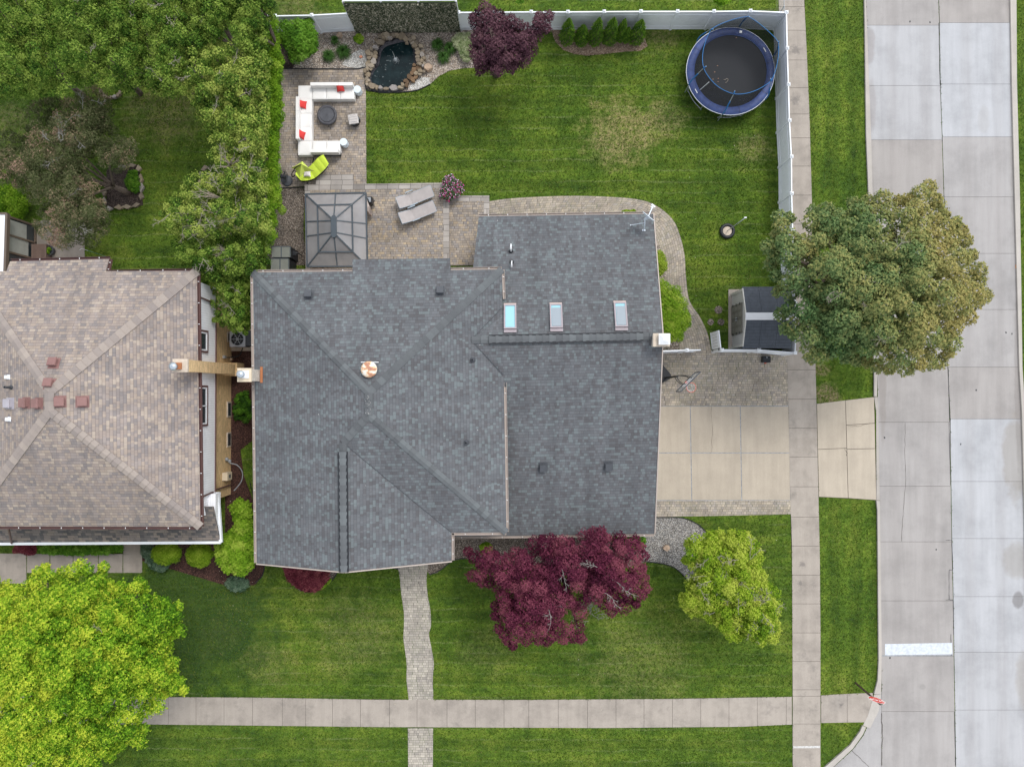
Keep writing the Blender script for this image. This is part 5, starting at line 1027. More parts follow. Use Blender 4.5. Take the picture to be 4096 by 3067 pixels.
def bt(X): return .12*np.sin(X[:, 0]*1.3)*np.sin(X[:, 1]*1.1)-np.clip((X[:, 0]+22)*.05, -.1, .22)+.08
tree('bright_maple_tree', 'huge bright yellow-green maple filling the lower left corner', 'tree', tl(0, 2, (-300, 420), (20, 410), (100, 460), (200, 400), (240, 320), (300, 330), (370, 390), (440, 330), (560, 305), (620, 330), (700, 320), (725, 400), (740, 470), (800, 440), (830, 490), (870, 430), (950, 445), (970, 520), (1060, 540), (1110, 520), (1140, 560), (1200, 540), (1220, 640), (1210, 720), (1195, 850), (1130, 860), (1100, 910), (1165, 930), (1150, 1000), (1190, 1080), (1240, 1100), (1260, 1190), (1180, 1190), (1090, 1200), (1060, 1290), (1010, 1340), (960, 1370), (985, 1440), (950, 1510), (870, 1540), (800, 1560), (700, 1620), (640, 1700), (400, 1850), (-300, 1850)), 8.6, 4.6, .38, 430, .043, M['bright'], (300, 2620), tr_r=.25, nl=20, twigs=4, asp=.7, tintfn=bt, tipk=.62, base_t=.33, sep=.9, dome=.65, zj=.9, edge=.45, bt_j=.14, drop=1.0)
# neighbour's front bed
tree('boxwood', 'clipped round yellow-green boxwood farther from the tall bright shrub', 'shrub', ell(668, 2213, 54, 44, j=.02), 1.15, .6, .22, 520, .028, M['box'], (690, 2195), nl=0, sep=.55, dome=.5, zj=.05, jit=.4)
tree('boxwood', 'clipped round yellow-green boxwood next to the tall bright shrub', 'shrub', ell(795, 2222, 50, 46, j=.02), 1.15, .6, .22, 520, .028, M['box'], (812, 2202), nl=0, sep=.55, dome=.5, zj=.05, jit=.4)
tree('shrub', 'tall bright green shrub at the corner between the two houses', 'shrub', [(922, 2010), (960, 1992), (1005, 2010), (1020, 2080), (1024, 2160), (1022, 2250), (990, 2290), (930, 2300), (885, 2280), (855, 2230), (880, 2150), (930, 2110), (930, 2050)], 2.1, 1.2, .32, 480, .05, M['lime'], (965, 2150), nl=4, tr_r=.05, base_t=.5)
tree('shrub', 'low dull green shrub below the tall bright shrub on the lawn edge', 'shrub', ell(950, 2335, 46, 32), .6, .3, .16, 180, .035, M['blue'], (950, 2330), nl=0, under=False)
tree('juniper', 'blue-green juniper left of the round boxwoods', 'shrub', [(562, 2172), (610, 2172), (612, 2205), (650, 2235), (680, 2265), (650, 2290), (610, 2280), (580, 2240), (562, 2210)], .5, .25, .14, 150, .05, M['blue'], (600, 2220), nl=0, under=False, asp=.25)
tree('bed_shrubs', 'row of mixed green shrubs under the neighbouring porch gutter', 'shrub', [(140, 2172), (490, 2172), (490, 2205), (400, 2218), (300, 2222), (200, 2215), (145, 2208)], .7, .4, .16, 230, .04, M['shrub'], (300, 2195), nl=0, under=False)
tree('red_maple_shrub', 'small dark red lace-leaf maple at the porch gutter on the left', 'shrub', [(60, 2172), (140, 2172), (150, 2195), (135, 2225), (90, 2212), (55, 2205)], .8, .4, .15, 260, .035, M['barb'], (100, 2190), nl=0, under=False)
tree('groundcover_patch', 'low dark green leafy patch in the mulch between the houses', 'plant', [(940, 1575), (985, 1565), (1012, 1600), (1012, 1670), (990, 1690), (940, 1680), (930, 1640)], .35, .15, .17, 220, .035, M['shrub'], (970, 1630), nl=0, under=False, base_t=.12, zj=.6, sep=1.0)
tree('barberry', 'low crimson barberry mound under the front gable', 'shrub', [(1133, 2225), (1320, 2225), (1318, 2305), (1290, 2345), (1250, 2366), (1210, 2360), (1170, 2335), (1140, 2300)], 1.0, .35, .2, 380, .032, M['barb'], (1225, 2280), nl=0, sep=.6)
tree('yellow_plants', 'thin line of small yellow-green plants along the black edging by the barberry', 'plant', [(1272, 2350), (1282, 2344), (1318, 2312), (1330, 2318), (1300, 2350), (1280, 2360)], .14, .08, .06, 50, .03, M['lime'], (1300, 2336), nl=0, under=False)
tree('shrub', 'small lime green shrub at the left tip of the wine-red tree', 'shrub', ell(1942, 2194, 24, 24), 1.0, .5, .15, 200, .045, M['lime'], (1940, 2190), nl=0)
tree('shrub', 'dark green shrub hidden under the eave behind the wine-red tree', 'shrub', [(2430, 2150), (2480, 2135), (2570, 2140), (2590, 2170), (2560, 2195), (2480, 2190)], 1.2, .6, .2, 260, .05, M['shrub'], (2500, 2160), nl=0)
tree('shrub', 'pale leafy sapling top just inside the upper frame edge behind the long fence', 'shrub', ell(2890, 4, 36, 14), 1.6, 1.2, .16, 120, .07, M['lime'], (2885, 50-60), nl=0, under=False)
tree('shrub', 'small green sapling beside the purple tree at the upper frame edge', 'shrub', ell(2078, 6, 16, 12), 1.2, .9, .12, 60, .05, M['shrub'], (2078, 0), nl=0, under=False)
# ------------------------------------------------------------------ sofa patio furniture
def cush(mb, c, d, rz=0, n=8, puff=.5, tint=.5):  # soft cushion: a rounded box grown from a grid
    m_ = Matrix.Rotation(rz, 3, 'Z') if not isinstance(rz, Matrix) else rz; k = n; P = {}
    def pt(i, j, s):
        u, v = i/k*2-1, j/k*2-1; e = (1-abs(u)**6)*(1-abs(v)**6); h = d[2]/2*(puff+(1-puff)*max(e, 0)**.4)
        sx_ = 1-.04*(1-puff)*(1-v*v); sy_ = 1-.04*(1-puff)*(1-u*u); return Vector(c)+m_ @ Vector((u*d[0]/2*sy_, v*d[1]/2*sx_, s*h))
    for s in (1, -1):
        for i in range(k):
            for j in range(k):
                f = [pt(i, j, s), pt(i+1, j, s), pt(i+1, j+1, s), pt(i, j+1, s)]; mb.poly(f if s > 0 else f[::-1], tint)
    for i in range(k):
        for a, b in (((i, 0), (i+1, 0)), ((k, i), (k, i+1)), ((i+1, k), (i, k)), ((0, i+1), (0, i))): mb.poly([pt(*a, -1), pt(*b, -1), pt(*b, 1), pt(*a, 1)], tint)
    return mb
def pillow(mb, c, w_, h_, m_, tint=.5, n=10):
    def pt(i, j, s):
        u, v = i/n*2-1, j/n*2-1; e = (1-u*u)*(1-v*v); pinch = 1-.09*(1-u*u) if abs(v) > .99 else 1
        fx = u*w_/2*(1-.1*(1-v*v)*abs(u)); fy = v*h_/2*(1-.1*(1-u*u)*abs(v)); return Vector(c)+m_ @ Vector((fx, fy, s*(.006+.085*max(e, 0)**.55)))
    for s in (1, -1):
        for i in range(n):
            for j in range(n):
                f = [pt(i, j, s), pt(i+1, j, s), pt(i+1, j+1, s), pt(i, j+1, s)]; mb.poly(f if s > 0 else f[::-1], tint)
    return mb
M['sofa'] = plain('white_sofa_vinyl', (.76, .745, .72), .5, var=.05, sc=2); M['redc'] = plain('red_fabric', (.62, .05, .045), .8, var=.1, sc=12)
SG = 'modules of the white outdoor sectional sofa'
def sofa(x, y, back, label, corner=False):   # x, y centre; back = direction of the backrest
    s_ = .752; root = thing('sofa_module', label, 'sofa module', (x, y, .02), 0, SG)
    MB().box((x, y, .06), (s_*.9, s_*.9, .08)).build('plinth', M['darkgrey'], root)
    MB().box((x, y, .22), (s_, s_, .26)).build('base', M['sofa'], root, bevel=.02)
    sc_ = (x, y, .4)
    if back:
        bxv = Vector((*back, 0)); MB().box(Vector((x, y, .47))+bxv*(s_/2-.085), (.17 if back[0] else s_, .17 if back[1] else s_, .7)).build('backrest', M['sofa'], root, bevel=.025)
        cush(MB(), Vector((x, y, .395))-bxv*.085, (s_-(.17 if back[0] else 0)-.01, s_-(.17 if back[1] else 0)-.01, .13), puff=.7).build('seat', M['sofa'], root, True)
    else: cush(MB(), (x, y, .395), (s_-.01, s_-.01, .13), puff=.7).build('seat', M['sofa'], root, True)
xs = [-10.795, -10.035, -9.275]; yt = 16.17
sofa(-11.56, 16.16, None, 'backless white corner module at the upper left of the sofa')
for x, l in zip(xs, ('white module in the top row of the sofa, next to the backless corner', 'middle white module in the top row of the sofa', 'end module of the top row, holding a red cushion beside a white drum')): sofa(x, yt, (0, 1), l)
for y, l in zip((15.41, 14.65, 13.9), ('upper module of the left sofa row, holding a red cushion', 'middle module of the left sofa row, empty', 'lower module of the left sofa row, holding a leaning red cushion')): sofa(-11.57, y, (-1, 0), l)
sofa(-11.56, 13.14, None, 'backless white corner module at the lower left of the sofa')
for x, l in zip(xs[:2], ('inner white module of the bottom sofa row', 'end module of the bottom sofa row beside a white drum')): sofa(x, 13.16, (0, -1), l)
def T3(rx, ry, rz): return Matrix.Rotation(rz, 3, 'Z') @ Matrix.Rotation(ry, 3, 'Y') @ Matrix.Rotation(rx, 3, 'X')
def pil(px, z, m_, mat, label, s=.42, uv=False):
    o = pillow(MB(), W(px, z), s, s, m_).build('cushion', mat, None, True); 
    return tag(o, label, 'cushion')
pil((1361, 352), .66, T3(.75, 0, .05), M['redc'], 'red square cushion against the top row backrest of the white sofa')
pil((1210.5, 418), .56, T3(0, .35, -.12), M['redc'], 'red square cushion on the upper end of the left sofa row')
pil((1206, 539), .62, T3(0, .8, -.25), M['redc'], 'red square cushion standing on edge at the lower end of the left sofa row')
M['drum'] = plain('frosted_white_drum', (.66, .74, .8), .35, var=.03)
for px, l in (((1436, 371), 'white drum stool at the end of the top sofa row'), ((1381.5, 579), 'white drum stool at the end of the bottom sofa row')):
    c = W(px, .02); tag(MB().lathe(c, [(.165, 0), (.2, .02), (.205, .425), (.195, .445)], 40).build('drum_stool', M['drum'], None, False), l, 'stool')
M['pit'] = plain('fire_pit_metal', (.075, .075, .085), .55, var=.3, sc=5)
c = W((1308, 460), .38); c.z = .02; fp = thing('fire_pit', 'round dark fire pit table in the middle of the white sofa', 'fire pit', c)
MB().lathe(c, [(.4, 0), (.48, .12), (.5, .3), (.54, .34), (.54, .38), (.41, .4), (.4, .37), (.01, .37)], 40).build('bowl', M['pit'], fp, True)
MB().lathe(c+up*.385, [(.39, 0), (.38, .02), (.05, .021), (.045, .04), (.02, .042)], 40).build('lid', plain('pit_lid', (.085, .088, .1), .6, var=.25), fp, False)
c = W((1421, 489), .02); bt_ = thing('barrel_seat', 'black round barrel seat opposite the left sofa row', 'stool', c)
MB().lathe(c, [(.25, 0), (.31, .15), (.31, .35), (.28, .42), (.25, .4), (.01, .4)], 32).build('barrel', M['black'], bt_, True)
M['steel_lt'] = M['steel']; MB().ring(c+up*.41, .27, .022, 32).build('rim', M['grey'], bt_, True)
sm_ = NT('striped_fabric'); f_ = sm_.math('FRACT', sm_.math('MULTIPLY', sm_.xyz(sm_.uv())[1], 7.5)); sm_.out(sm_.ramp(f_, [(0, (.5, .47, .44)), (.3, (.3, .27, .27)), (.42, (.56, .53, .5)), (.68, (.09, .08, .1)), (.82, (.5, .47, .45))], True), .9)
mp = NT('striped_fabric_b'); 
cs = cush(MB(), (0, 0, 0), (.52, .52, .1), 0).build('striped_cushion', sm_.m, None, True); cs.location = W((1413, 477), .5); cs.rotation_euler = (0, .06, R_(10)); tag(cs, 'striped grey and cream square cushion lying on the black barrel seat', 'cushion')

# lime lounge with its canopy
def Z5(x, y): return (1080+x/3.45, 600+y/3.45)
c = W(Z5(540, 300), .02); lg = thing('hanging_lounge', 'lime green cushioned lounge with a star-shaped canopy on a black curved frame', 'lounge chair', c)
M['limefab'] = plain('lime_fabric', (.52, .66, .06), .8, var=.12, sc=5); M['limefab2'] = plain('lime_canopy', (.56, .66, .12), .7, var=.1, sc=3)
Lf = [(735, 62, .72), (660, 110, .7), (590, 185, .58), (520, 245, .48), (440, 250, .5), (360, 310, .62), (352, 345, .72)]
Rt = [(812, 190, .72), (770, 250, .7), (700, 318, .58), (620, 385, .48), (540, 415, .5), (440, 425, .62), (405, 400, .72)]
A_ = smooth(Lf, 4, False); B_ = smooth(Rt, 4, False); mb = MB(); n = len(A_)
for i in range(n-1):
    for j in range(6):
        def q(ii, jj, dz=0):
            u = jj/6; a, b = A_[ii], B_[ii]; x, y, z = (a[k]+(b[k]-a[k])*u for k in range(3)); seam = .03*abs(math.sin(ii*math.pi/4))+.02*math.sin(math.pi*u); return W(Z5(x, y), z+seam+dz)
        mb.poly([q(i, j), q(i+1, j), q(i+1, j+1), q(i, j+1)]); mb.poly([q(i, j+1, -.07), q(i+1, j+1, -.07), q(i+1, j, -.07), q(i, j, -.07)])
    mb.poly([q(i, 0), q(i, 0, -.07), q(i+1, 0, -.07), q(i+1, 0)]); mb.poly([q(i+1, 6), q(i+1, 6, -.07), q(i, 6, -.07), q(i, 6)])
mb.build('cushion_pad', M['limefab'], lg, True)
mb = MB(); cpk = W(Z5(432, 195), 1.95); tips = [(288, 248, 1.6), (350, 270, 1.5), (408, 385, 1.45), (480, 300, 1.5), (610, 292, 1.5), (520, 235, 1.6), (475, 190, 1.62), (445, 155, 1.7), (410, 180, 1.66), (360, 215, 1.66)]
for a, b in zip(tips, tips[1:]+tips[:1]):
    p, q_ = W(Z5(a[0], a[1]), a[2]), W(Z5(b[0], b[1]), b[2]); mb.poly([cpk, p, q_]); mb.poly([cpk-up*.01, q_-up*.01, p-up*.01])
mb.build('canopy', M['limefab2'], lg)
def arc(pts, r, nm='frame_tube', mat='black', par=None): return MB().tube(smooth([tuple(W(Z5(x, y), z)) for x, y, z in pts], 6, False), r, 8).build(nm, M[mat], par or lg, True)
arc([(345, 350, .7), (310, 370, .55), (300, 330, .35), (340, 285, .3), (375, 330, .25), (385, 380, .3), (440, 425, .4), (560, 425, .35), (700, 335, .4), (800, 230, .6)], .026)
arc([(380, 385, .1), (460, 440, .05), (560, 400, .25), (600, 395, .1)], .022); arc([(515, 470, .03), (530, 420, .06), (600, 130, .05), (590, 115, .04)], .024)
arc([(345, 380, .05), (300, 345, .8), (350, 250, 1.7), (432, 200, 1.93)], .024); arc([(640, 180, .5), (590, 200, .45), (500, 260, .4)], .02)
pm = NT('patterned_cushion'); vv = pm.map(pm.uv()); dd = pm.math('SQRT', pm.math('ADD', pm.math('POWER', pm.math('SUBTRACT', pm.xyz(pm.gen())[0], 0.0), 2.0), pm.math('POWER', pm.xyz(pm.gen())[1], 2.0)))
pm.out(pm.mix(.55, pm.ramp(pm.math('FRACT', pm.math('MULTIPLY', dd, 16)), [(0, (.72, .7, .66)), (.45, (.55, .38, .24)), (.6, (.74, .72, .7))]), pm.ramp(pm.noise(pm.gen(), 14, 3), [(.4, (.4, .38, .42)), (.55, (.74, .72, .7))])), .9)
pc = pillow(MB(), (0, 0, 0), .38, .38, Matrix.Identity(3)).build('patterned_cushion', pm.m, None, True); pc.location = W(Z5(512, 321), .68); pc.rotation_euler = (0, .1, R_(2)); tag(pc, 'white cushion with a round medallion pattern on the lime lounge', 'cushion')
# patio fan / umbrella stand
c = W(Z5(240, 428), .02); fn = thing('pedestal_fan', 'black pedestal fan with a round base by the clipped hedge', 'fan', c)
MB().lathe(c, [(.3, 0), (.3, .05), (.26, .09), (.08, .12), (.05, .18), (.01, .18)], 32).build('base', M['darkgrey'], fn, True)
h = W(Z5(180, 372), 1.25); MB().tube([c+up*.1, Vector((c.x-.02, c.y, .7)), h], [.022, .02, .02], 8).build('pole', M['black'], fn, True)
ax = Vector((.93, -.25, .25)).normalized(); fm = ax.to_track_quat('Z', 'Y').to_matrix(); cg = MB(); ctr = h+ax*.02
for r_, o_ in ((.36, 0), (.3, .07), (.22, .1), (.12, .12), (.3, -.07), (.2, -.09)): cg.ring(ctr+ax*o_, r_, .006, 28, 5, tilt=fm)
for k in range(28):
    a = 2*math.pi*k/28; p = lambda r_, o_: ctr+fm @ Vector((math.cos(a)*r_, math.sin(a)*r_, o_)); cg.tube([p(.06, .12), p(.22, .1), p(.36, 0), p(.2, -.09), p(.05, -.1)], .004, 4)
cg.build('cage', M['black'], fn); bl = MB()
for k in range(4):
    a = k*math.pi/2; e1 = Vector((math.cos(a), math.sin(a), 0)); e2 = Vector((-e1.y, e1.x, .25)); bl.poly([ctr+fm @ (e1*.05-e2*.05), ctr+fm @ (e1*.28-e2*.1), ctr+fm @ (e1*.3+e2*.08), ctr+fm @ (e1*.05+e2*.05)])
bl.build('blades', M['darkgrey'], fn); MB().lathe(ctr, [(.09, -.2), (.1, -.05), (.07, .12), (.01, .13)], 16, M=fm).build('motor', M['black'], fn, True)

# ------------------------------------------------------------------ gazebo
gz = 2.2; GC = [W(p, gz) for p in ((1222, 777), (1464, 772), (1470, 1066), (1229, 1067))]; gp = thing('gazebo', 'hard-top gazebo with smoky translucent roof panels and dark metal ribs', 'gazebo', Vector(((GC[0].x+GC[1].x)/2, (GC[0].y+GC[2].y)/2, .29)))
cz = 2.95; GT = [W(p, cz) for p in ((1326, 873), (1345, 872), (1346, 941), (1327, 942))]
pmg = NT('smoky_panel'); lp = pmg.n.new('ShaderNodeBsdfTransparent'); lp.inputs[0].default_value = (.42, .38, .36, 1); pmg.b.inputs['Specular IOR Level'].default_value = .7
pmg.out(pmg.scale((.37, .365, .37), pmg.ramp(pmg.noise(pmg.obj(), 1.4, 3), [(.3, .85), (.7, 1.1)])), .2)
mx = pmg.n.new('ShaderNodeMixShader'); mx.inputs[0].default_value = .55; pmg.l.new(lp.outputs[0], mx.inputs[1]); pmg.l.new(pmg.b.outputs[0], mx.inputs[2]); pmg.l.new(mx.outputs[0], pmg.n['Material Output'].inputs[0])
M['rib'] = plain('gazebo_rib', (.06, .075, .088), .5)
def lp_(a, b, u): return a.lerp(b, u)
ribs = MB()
for i in range(4):
    a, b, c2, d2 = GC[i], GC[(i+1) % 4], GT[(i+1) % 4], GT[i]; u = .47
    m0, m1 = lp_(a, d2, u), lp_(b, c2, u); off = up*.005
    for s0, s1 in ((0, u), (u, 1)):
        nk = 2 if i % 2 == 0 else 3
        for k in range(nk):
            if nk == 2: ks = ((0, .5), (.5, 1))[k]
            else: ks = ((0, .36), (.36, .66), (.66, 1))[k]
            def q(uu, vv):
                if nk == 3:     # side ribs run straight in to the cap
                    lo = lp_(a, b, .48 if vv == .36 else .68 if vv == .66 else vv); hi = lp_(d2, c2, .12 if vv == .36 else .88 if vv == .66 else vv)
                    lo = lp_(a, b, vv if vv in (0, 1) else (.42 if vv == .36 else .62)); hi = lp_(d2, c2, vv if vv in (0, 1) else (.15 if vv == .36 else .85)); return lp_(lo, hi, uu)
                return lp_(lp_(a, b, vv), lp_(d2, c2, vv), uu)
            MB().poly([q(s0, ks[0]), q(s0, ks[1]), q(s1, ks[1]), q(s1, ks[0])]).build('roof_panel', pmg.m, gp)
            if k: ribs.bar(q(s0, ks[0])+up*.02, q(s1, ks[0])+up*.02, .05, .04)
    MB().bar(m0+up*.03, m1+up*.03, .07, .05).build('purlin', M['rib'], gp); MB().bar(a+up*.03, d2+up*.03, .06, .06).build('hip_rib', M['rib'], gp); MB().bar(a, b, .06, .12).build('eave_beam', M['rib'], gp)
ribs.build('rafter', M['rib'], gp)
mb = MB(); e = .05; mb.prism([GT[0]+Vector((e, .12, 0)), GT[1]+Vector((-e, .12, 0)), GT[1]+Vector((.02, 0, 0)), GT[2]+Vector((.02, 0, 0)), GT[2]+Vector((-e, -.12, 0)), GT[3]+Vector((e, -.12, 0)), GT[3]+Vector((-.02, 0, 0)), GT[0]+Vector((-.02, 0, 0))], cz-.03, cz+.07).build('roof_cap', M['rib'], gp)
cg_ = sum(GC, Vector())/4
for p in GC: q_ = p.lerp(cg_, .07); MB().box((q_.x, q_.y, 1.24), (.1, .1, 1.9)).build('post', M['rib'], gp)
M['drape'] = plain('beige_drape', (.42, .34, .29), .9)
def drape(a, b, nm='curtain'):
    mb = MB(); n = 24; P = [a.lerp(b, i/n)+Vector((.05*math.sin(i*1.9), .05*math.cos(i*1.9), 0)) for i in range(n+1)]
    for p, q in zip(P, P[1:]): mb.poly([Vector((p.x, p.y, .4)), Vector((q.x, q.y, .4)), Vector((q.x, q.y, 2.1)), Vector((p.x, p.y, 2.1))])
    mb.build(nm, M['drape'], gp)
drape(W((1462, 800), 1.4), W((1470, 850), 1.4)); drape(W((1240, 1068), 1.9), W((1310, 1070), 1.9)); drape(W((1233, 800), 1.2), W((1238, 850), 1.2))
MB().poly([W((1466, 795), 1.9), W((1478, 825), 1.5), W((1492, 856), 1.0), W((1478, 857), 1.0), W((1470, 850), 1.3), W((1464, 830), 1.8)]).build('curtain', plain('pale_drape', (.55, .47, .43), .9), gp)
# grill and furniture under and beside the gazebo
c = W((1489, 816), .29); gr = thing('grill', 'small black grill beside the gazebo curtain', 'grill', c)
MB().box(c+up*.55, (.3, .36, .5)).box(c+up*.83, (.28, .34, .06), top=.9).build('body', M['black'], gr); MB().box(c+up*.87, (.2, .24, .01)).build('grate', M['grey'], gr)
for dx in (-.12, .12):
    for dy in (-.14, .14): MB().box(c+Vector((dx, dy, .16)), (.03, .03, .3)).build('leg', M['black'], gr)
c = W((1350, 925), .29); dt = thing('dining_table', 'dark table standing beneath the smoky gazebo roof', 'table', c); MB().box(c+up*.72, (1.0, 1.7, .04)).build('table_top', M['darkgrey'], dt)
for dx in (-.4, .4):
    for dy in (-.7, .7): MB().box(c+Vector((dx, dy, .35)), (.05, .05, .7)).build('leg', M['black'], dt)
ch0 = None
for px, rz, l in (((1338, 1062), math.pi, 'pale metal chair at the house end of the gazebo, left one'), ((1378, 1062), math.pi, 'pale metal chair at the house end of the gazebo, right one')):
    c = W(px, .29)
    if ch0 is None:
        ch0 = thing('metal_chair', l, 'chair', c, 0, 'pale metal chairs under the gazebo'); s_ = M['cap']
        MB().box(c+up*.44, (.45, .45, .03)).build('seat', s_, ch0)
        bk = MB(); bk.tube([c+Vector((-.21, -.22, .44)), c+Vector((-.21, -.26, .9)), c+Vector((.21, -.26, .9)), c+Vector((.21, -.22, .44))], .015, 6)
        for q in (-.1, 0, .1): bk.tube([c+Vector((q, -.22, .46)), c+Vector((q, -.26, .9))], .01, 5)
        bk.build('backrest', s_, ch0)
        for dx in (-.2, .2):
            for dy in (-.2, .2): MB().tube([c+Vector((dx, dy, 0)), c+Vector((dx, dy, .44))], .015, 6).build('leg', s_, ch0)
    else: ptree(ch0, l, c)
# storage cabinet
def P_(x, y, z): return W((x, y), z)
c = W((1128, 1040), .02); cb = thing('storage_cabinet', 'grey outdoor cabinet with black frame between hedge and gravel, beside the gazebo', 'cabinet', c)
a, b = W((1088, 985), 1.35), W((1163, 1030), 1.35); q0, q1 = W((1084, 1033), 1.28), W((1157, 1100), 1.28)
M['cabtop'] = plain('cabinet_top', (.19, .2, .175), .4)
for k, (p, q, z) in enumerate(((a, b, 1.35), (q0, q1, 1.28))):
    cx, cy, dx, dy = (p.x+q.x)/2, (p.y+q.y)/2, abs(p.x-q.x), abs(p.y-q.y); MB().box((cx, cy, z/2), (dx-.05, dy-.02, z-.04)).build('body', M['black'], cb); t_ = MB().box((cx, cy, z), (dx, dy-.02, .04)).build('lid', M['cabtop'], cb)
    MB().box((cx, cy, z+.024), (.05, dy, .012)).box((cx, cy+dy/2-.02, z+.026), (dx, .04, .012)).box((cx+dx/2-.02, cy, z+.026), (.04, dy, .012)).build('lid_frame', M['rib'], t_)
MB().tube([W((1160, 1005), .7), W((1190, 1012), .6), W((1207, 1022), .1)], .03, 7).build('arm', M['black'], cb); MB().poly([W((1164, 1000), .9), W((1180, 1006), .9), W((1186, 1020), .9), W((1164, 1022), .9)]).build('flap', M['black'], cb)

# ------------------------------------------------------------------ loungers
M['sling'] = plain('taupe_sling', (.36, .33, .32), .7, var=.12, sc=2.5); M['alu'] = plain('blue_grey_aluminium', (.32, .38, .43), .35, .2)
def lounger(label, foot, ang):
    root = thing('sun_lounger', label, 'sun lounger', (0, 0, 0), 0, 'grey sling loungers on the terrace'); Lw = .6
    # local: x from head (-) to foot (+)
    mb = MB(); prof = [(-1.0, .66), (-.62, .5), (-.3, .4), (.2, .385), (.6, .39), (.95, .4)]
    for (x0, z0), (x1, z1) in zip(prof, prof[1:]):
        mb.poly([(x0, -Lw/2, z0), (x1, -Lw/2, z1), (x1, Lw/2, z1), (x0, Lw/2, z0)]); mb.poly([(x0, Lw/2, z0-.012), (x1, Lw/2, z1-.012), (x1, -Lw/2, z1-.012), (x0, -Lw/2, z0-.012)])
    mb.build('sling', M['sling'], root, local=True)
    fr = MB()
    for s in (-1, 1): fr.tube([(x, s*(Lw/2+.012), z-.01) for x, z in prof], .016, 7)
    fr.tube([(.96, -Lw/2, .39), (.96, Lw/2, .39)], .016, 7).tube([(-1.0, -Lw/2, .65), (-1.0, Lw/2, .65)], .014, 7); fr.build('sling_frame', M['alu'], root, local=True)
    b = MB(); 
    for s in (-1, 1): b.tube([(-1.08, s*.27, .3), (.9, s*.27, .3)], .014, 7)
    b.tube([(-1.08, -.27, .3), (-1.08, .27, .3)], .014, 7); b.build('base_frame', M['grey'], root, local=True)
    for x in (-.85, .78):
        for s in (-1, 1): MB().tube([(x, s*.27, 0), (x, s*.27, .3)], .016, 7).build('leg', M['alu'], root, local=True)
    for s in (-1, 1):
        a = MB().box((-.22, s*.37, .58), (.42, .05, .03)).build('armrest', M['alu'], root, local=True, bevel=.01)
        MB().tube([(-.38, s*.36, .3), (-.38, s*.37, .57)], .012, 6).build('arm_support', M['darkgrey'], root, local=True); MB().tube([(-.06, s*.36, .3), (-.06, s*.37, .57)], .012, 6).build('arm_support', M['darkgrey'], root, local=True)
    f = W(foot, .7); root.location = (f.x-math.cos(ang)*.96, f.y-math.sin(ang)*.96, .29); root.rotation_euler = (0, 0, ang); return root
l1 = lounger('grey sling lounger nearest the lawn edge of the terrace', (1729, 762), R_(22)); f = W((1739, 823), .7)
ptree(l1, 'grey sling lounger on the terrace, the one farther from the lawn', (f.x-math.cos(R_(22))*.96, f.y-math.sin(R_(22))*.96, .29))
# flower pot
c = W((1806, 752), .2); c.z = .1; po = thing('flower_pot', 'large pot of pink, magenta and white petunias at the terrace corner', 'flower pot', c)
MB().lathe(c, [(.2, 0), (.32, .35), (.34, .4), (.3, .4), (.28, .34), (.01, .34)], 28).build('pot', plain('clay_pot', (.25, .16, .12), .7), po, True)
M['petfol'] = leafmat('petunia_foliage', L4((.03, .06, .02), (.07, .13, .05), (.13, .2, .1), (.22, .28, .2))); M['petal'] = leafmat('petals', [(0, (.28, .02, .12)), (.3, (.62, .03, .2)), (.55, (.5, .12, .42)), (.75, (.72, .4, .62)), (1, (.85, .85, .88))], .2)
Cn, s = blobs([(1790, 700), (1815, 702), (1828, 722), (1848, 735), (1850, 765), (1835, 782), (1815, 790), (1800, 802), (1775, 798), (1760, 785), (1762, 762), (1775, 745), (1772, 722)], .85, .5, .14); X, D, idx, f = shell(Cn, np.full(len(Cn), .15), 300)
leaves('foliage', X, D+rng.normal(size=D.shape)*.5, .03, .4+rng.normal(size=len(X))*.2, M['petfol'], po); X, D, idx, f = shell(Cn, np.full(len(Cn), .18), 20)
leaves('petals', X, D*.4+np.array([0, 0, 1]), rng.uniform(.018, .034, len(X)), rng.uniform(0, 1, len(X)), M['petal'], po, .95, .1)

# ------------------------------------------------------------------ trampoline
tc = W((2923, 284), .95); T0 = Vector((tc.x, tc.y, 0)); tr = thing('trampoline', 'big round blue-padded trampoline with black mat and safety net in the fence corner', 'trampoline', T0)
rn = NT('black_mat'); rn.out(rn.scale((.02, .022, .026), rn.ramp(rn.noise(rn.obj(), 60, 3, .8), [(.3, .75), (.7, 1.25)])), .75)
MB().lathe(T0, [(1.93, .9), (1.0, .895), (.01, .89)], 64).build('mat', rn.m, tr)
bp = plain('blue_pad', (.05, .08, .215), .55, var=.3, sc=4)
pd = MB().lathe(T0, [(1.92, .93), (1.96, .965), (2.15, .975), (2.3, .955), (2.34, .9)], 72, cap=False).build('safety_pad', bp, tr, True)
MB().ring(T0+up*.9, 2.34, .018, 72).build('pad_piping', M['vinyl'], pd, True); MB().ring(T0+up*.86, 2.28, .03, 64).build('frame_ring', M['steel'], tr, True)
for a in range(8): an = R_(a*45+12); MB().bar(T0+Vector((math.cos(an)*1.95, math.sin(an)*1.95, .972)), T0+Vector((math.cos(an)*2.31, math.sin(an)*2.31, .972)), .012, .012).build('pad_seam', M['black'], pd)
for px in ((2963, 128), (3059, 200), (2785, 365)): c = W(px, .99); MB().box(c, (.14 if px[0] == 2963 else .04, .13 if px[0] == 2963 else .25, .006), R_(-10 if px[0] == 2963 else 28)).build('label', M['vinyl'], pd)
M['bluefoam'] = plain('blue_foam', (.025, .15, .38), .6); angs = [19, 79, 139, 199, 259, 319]
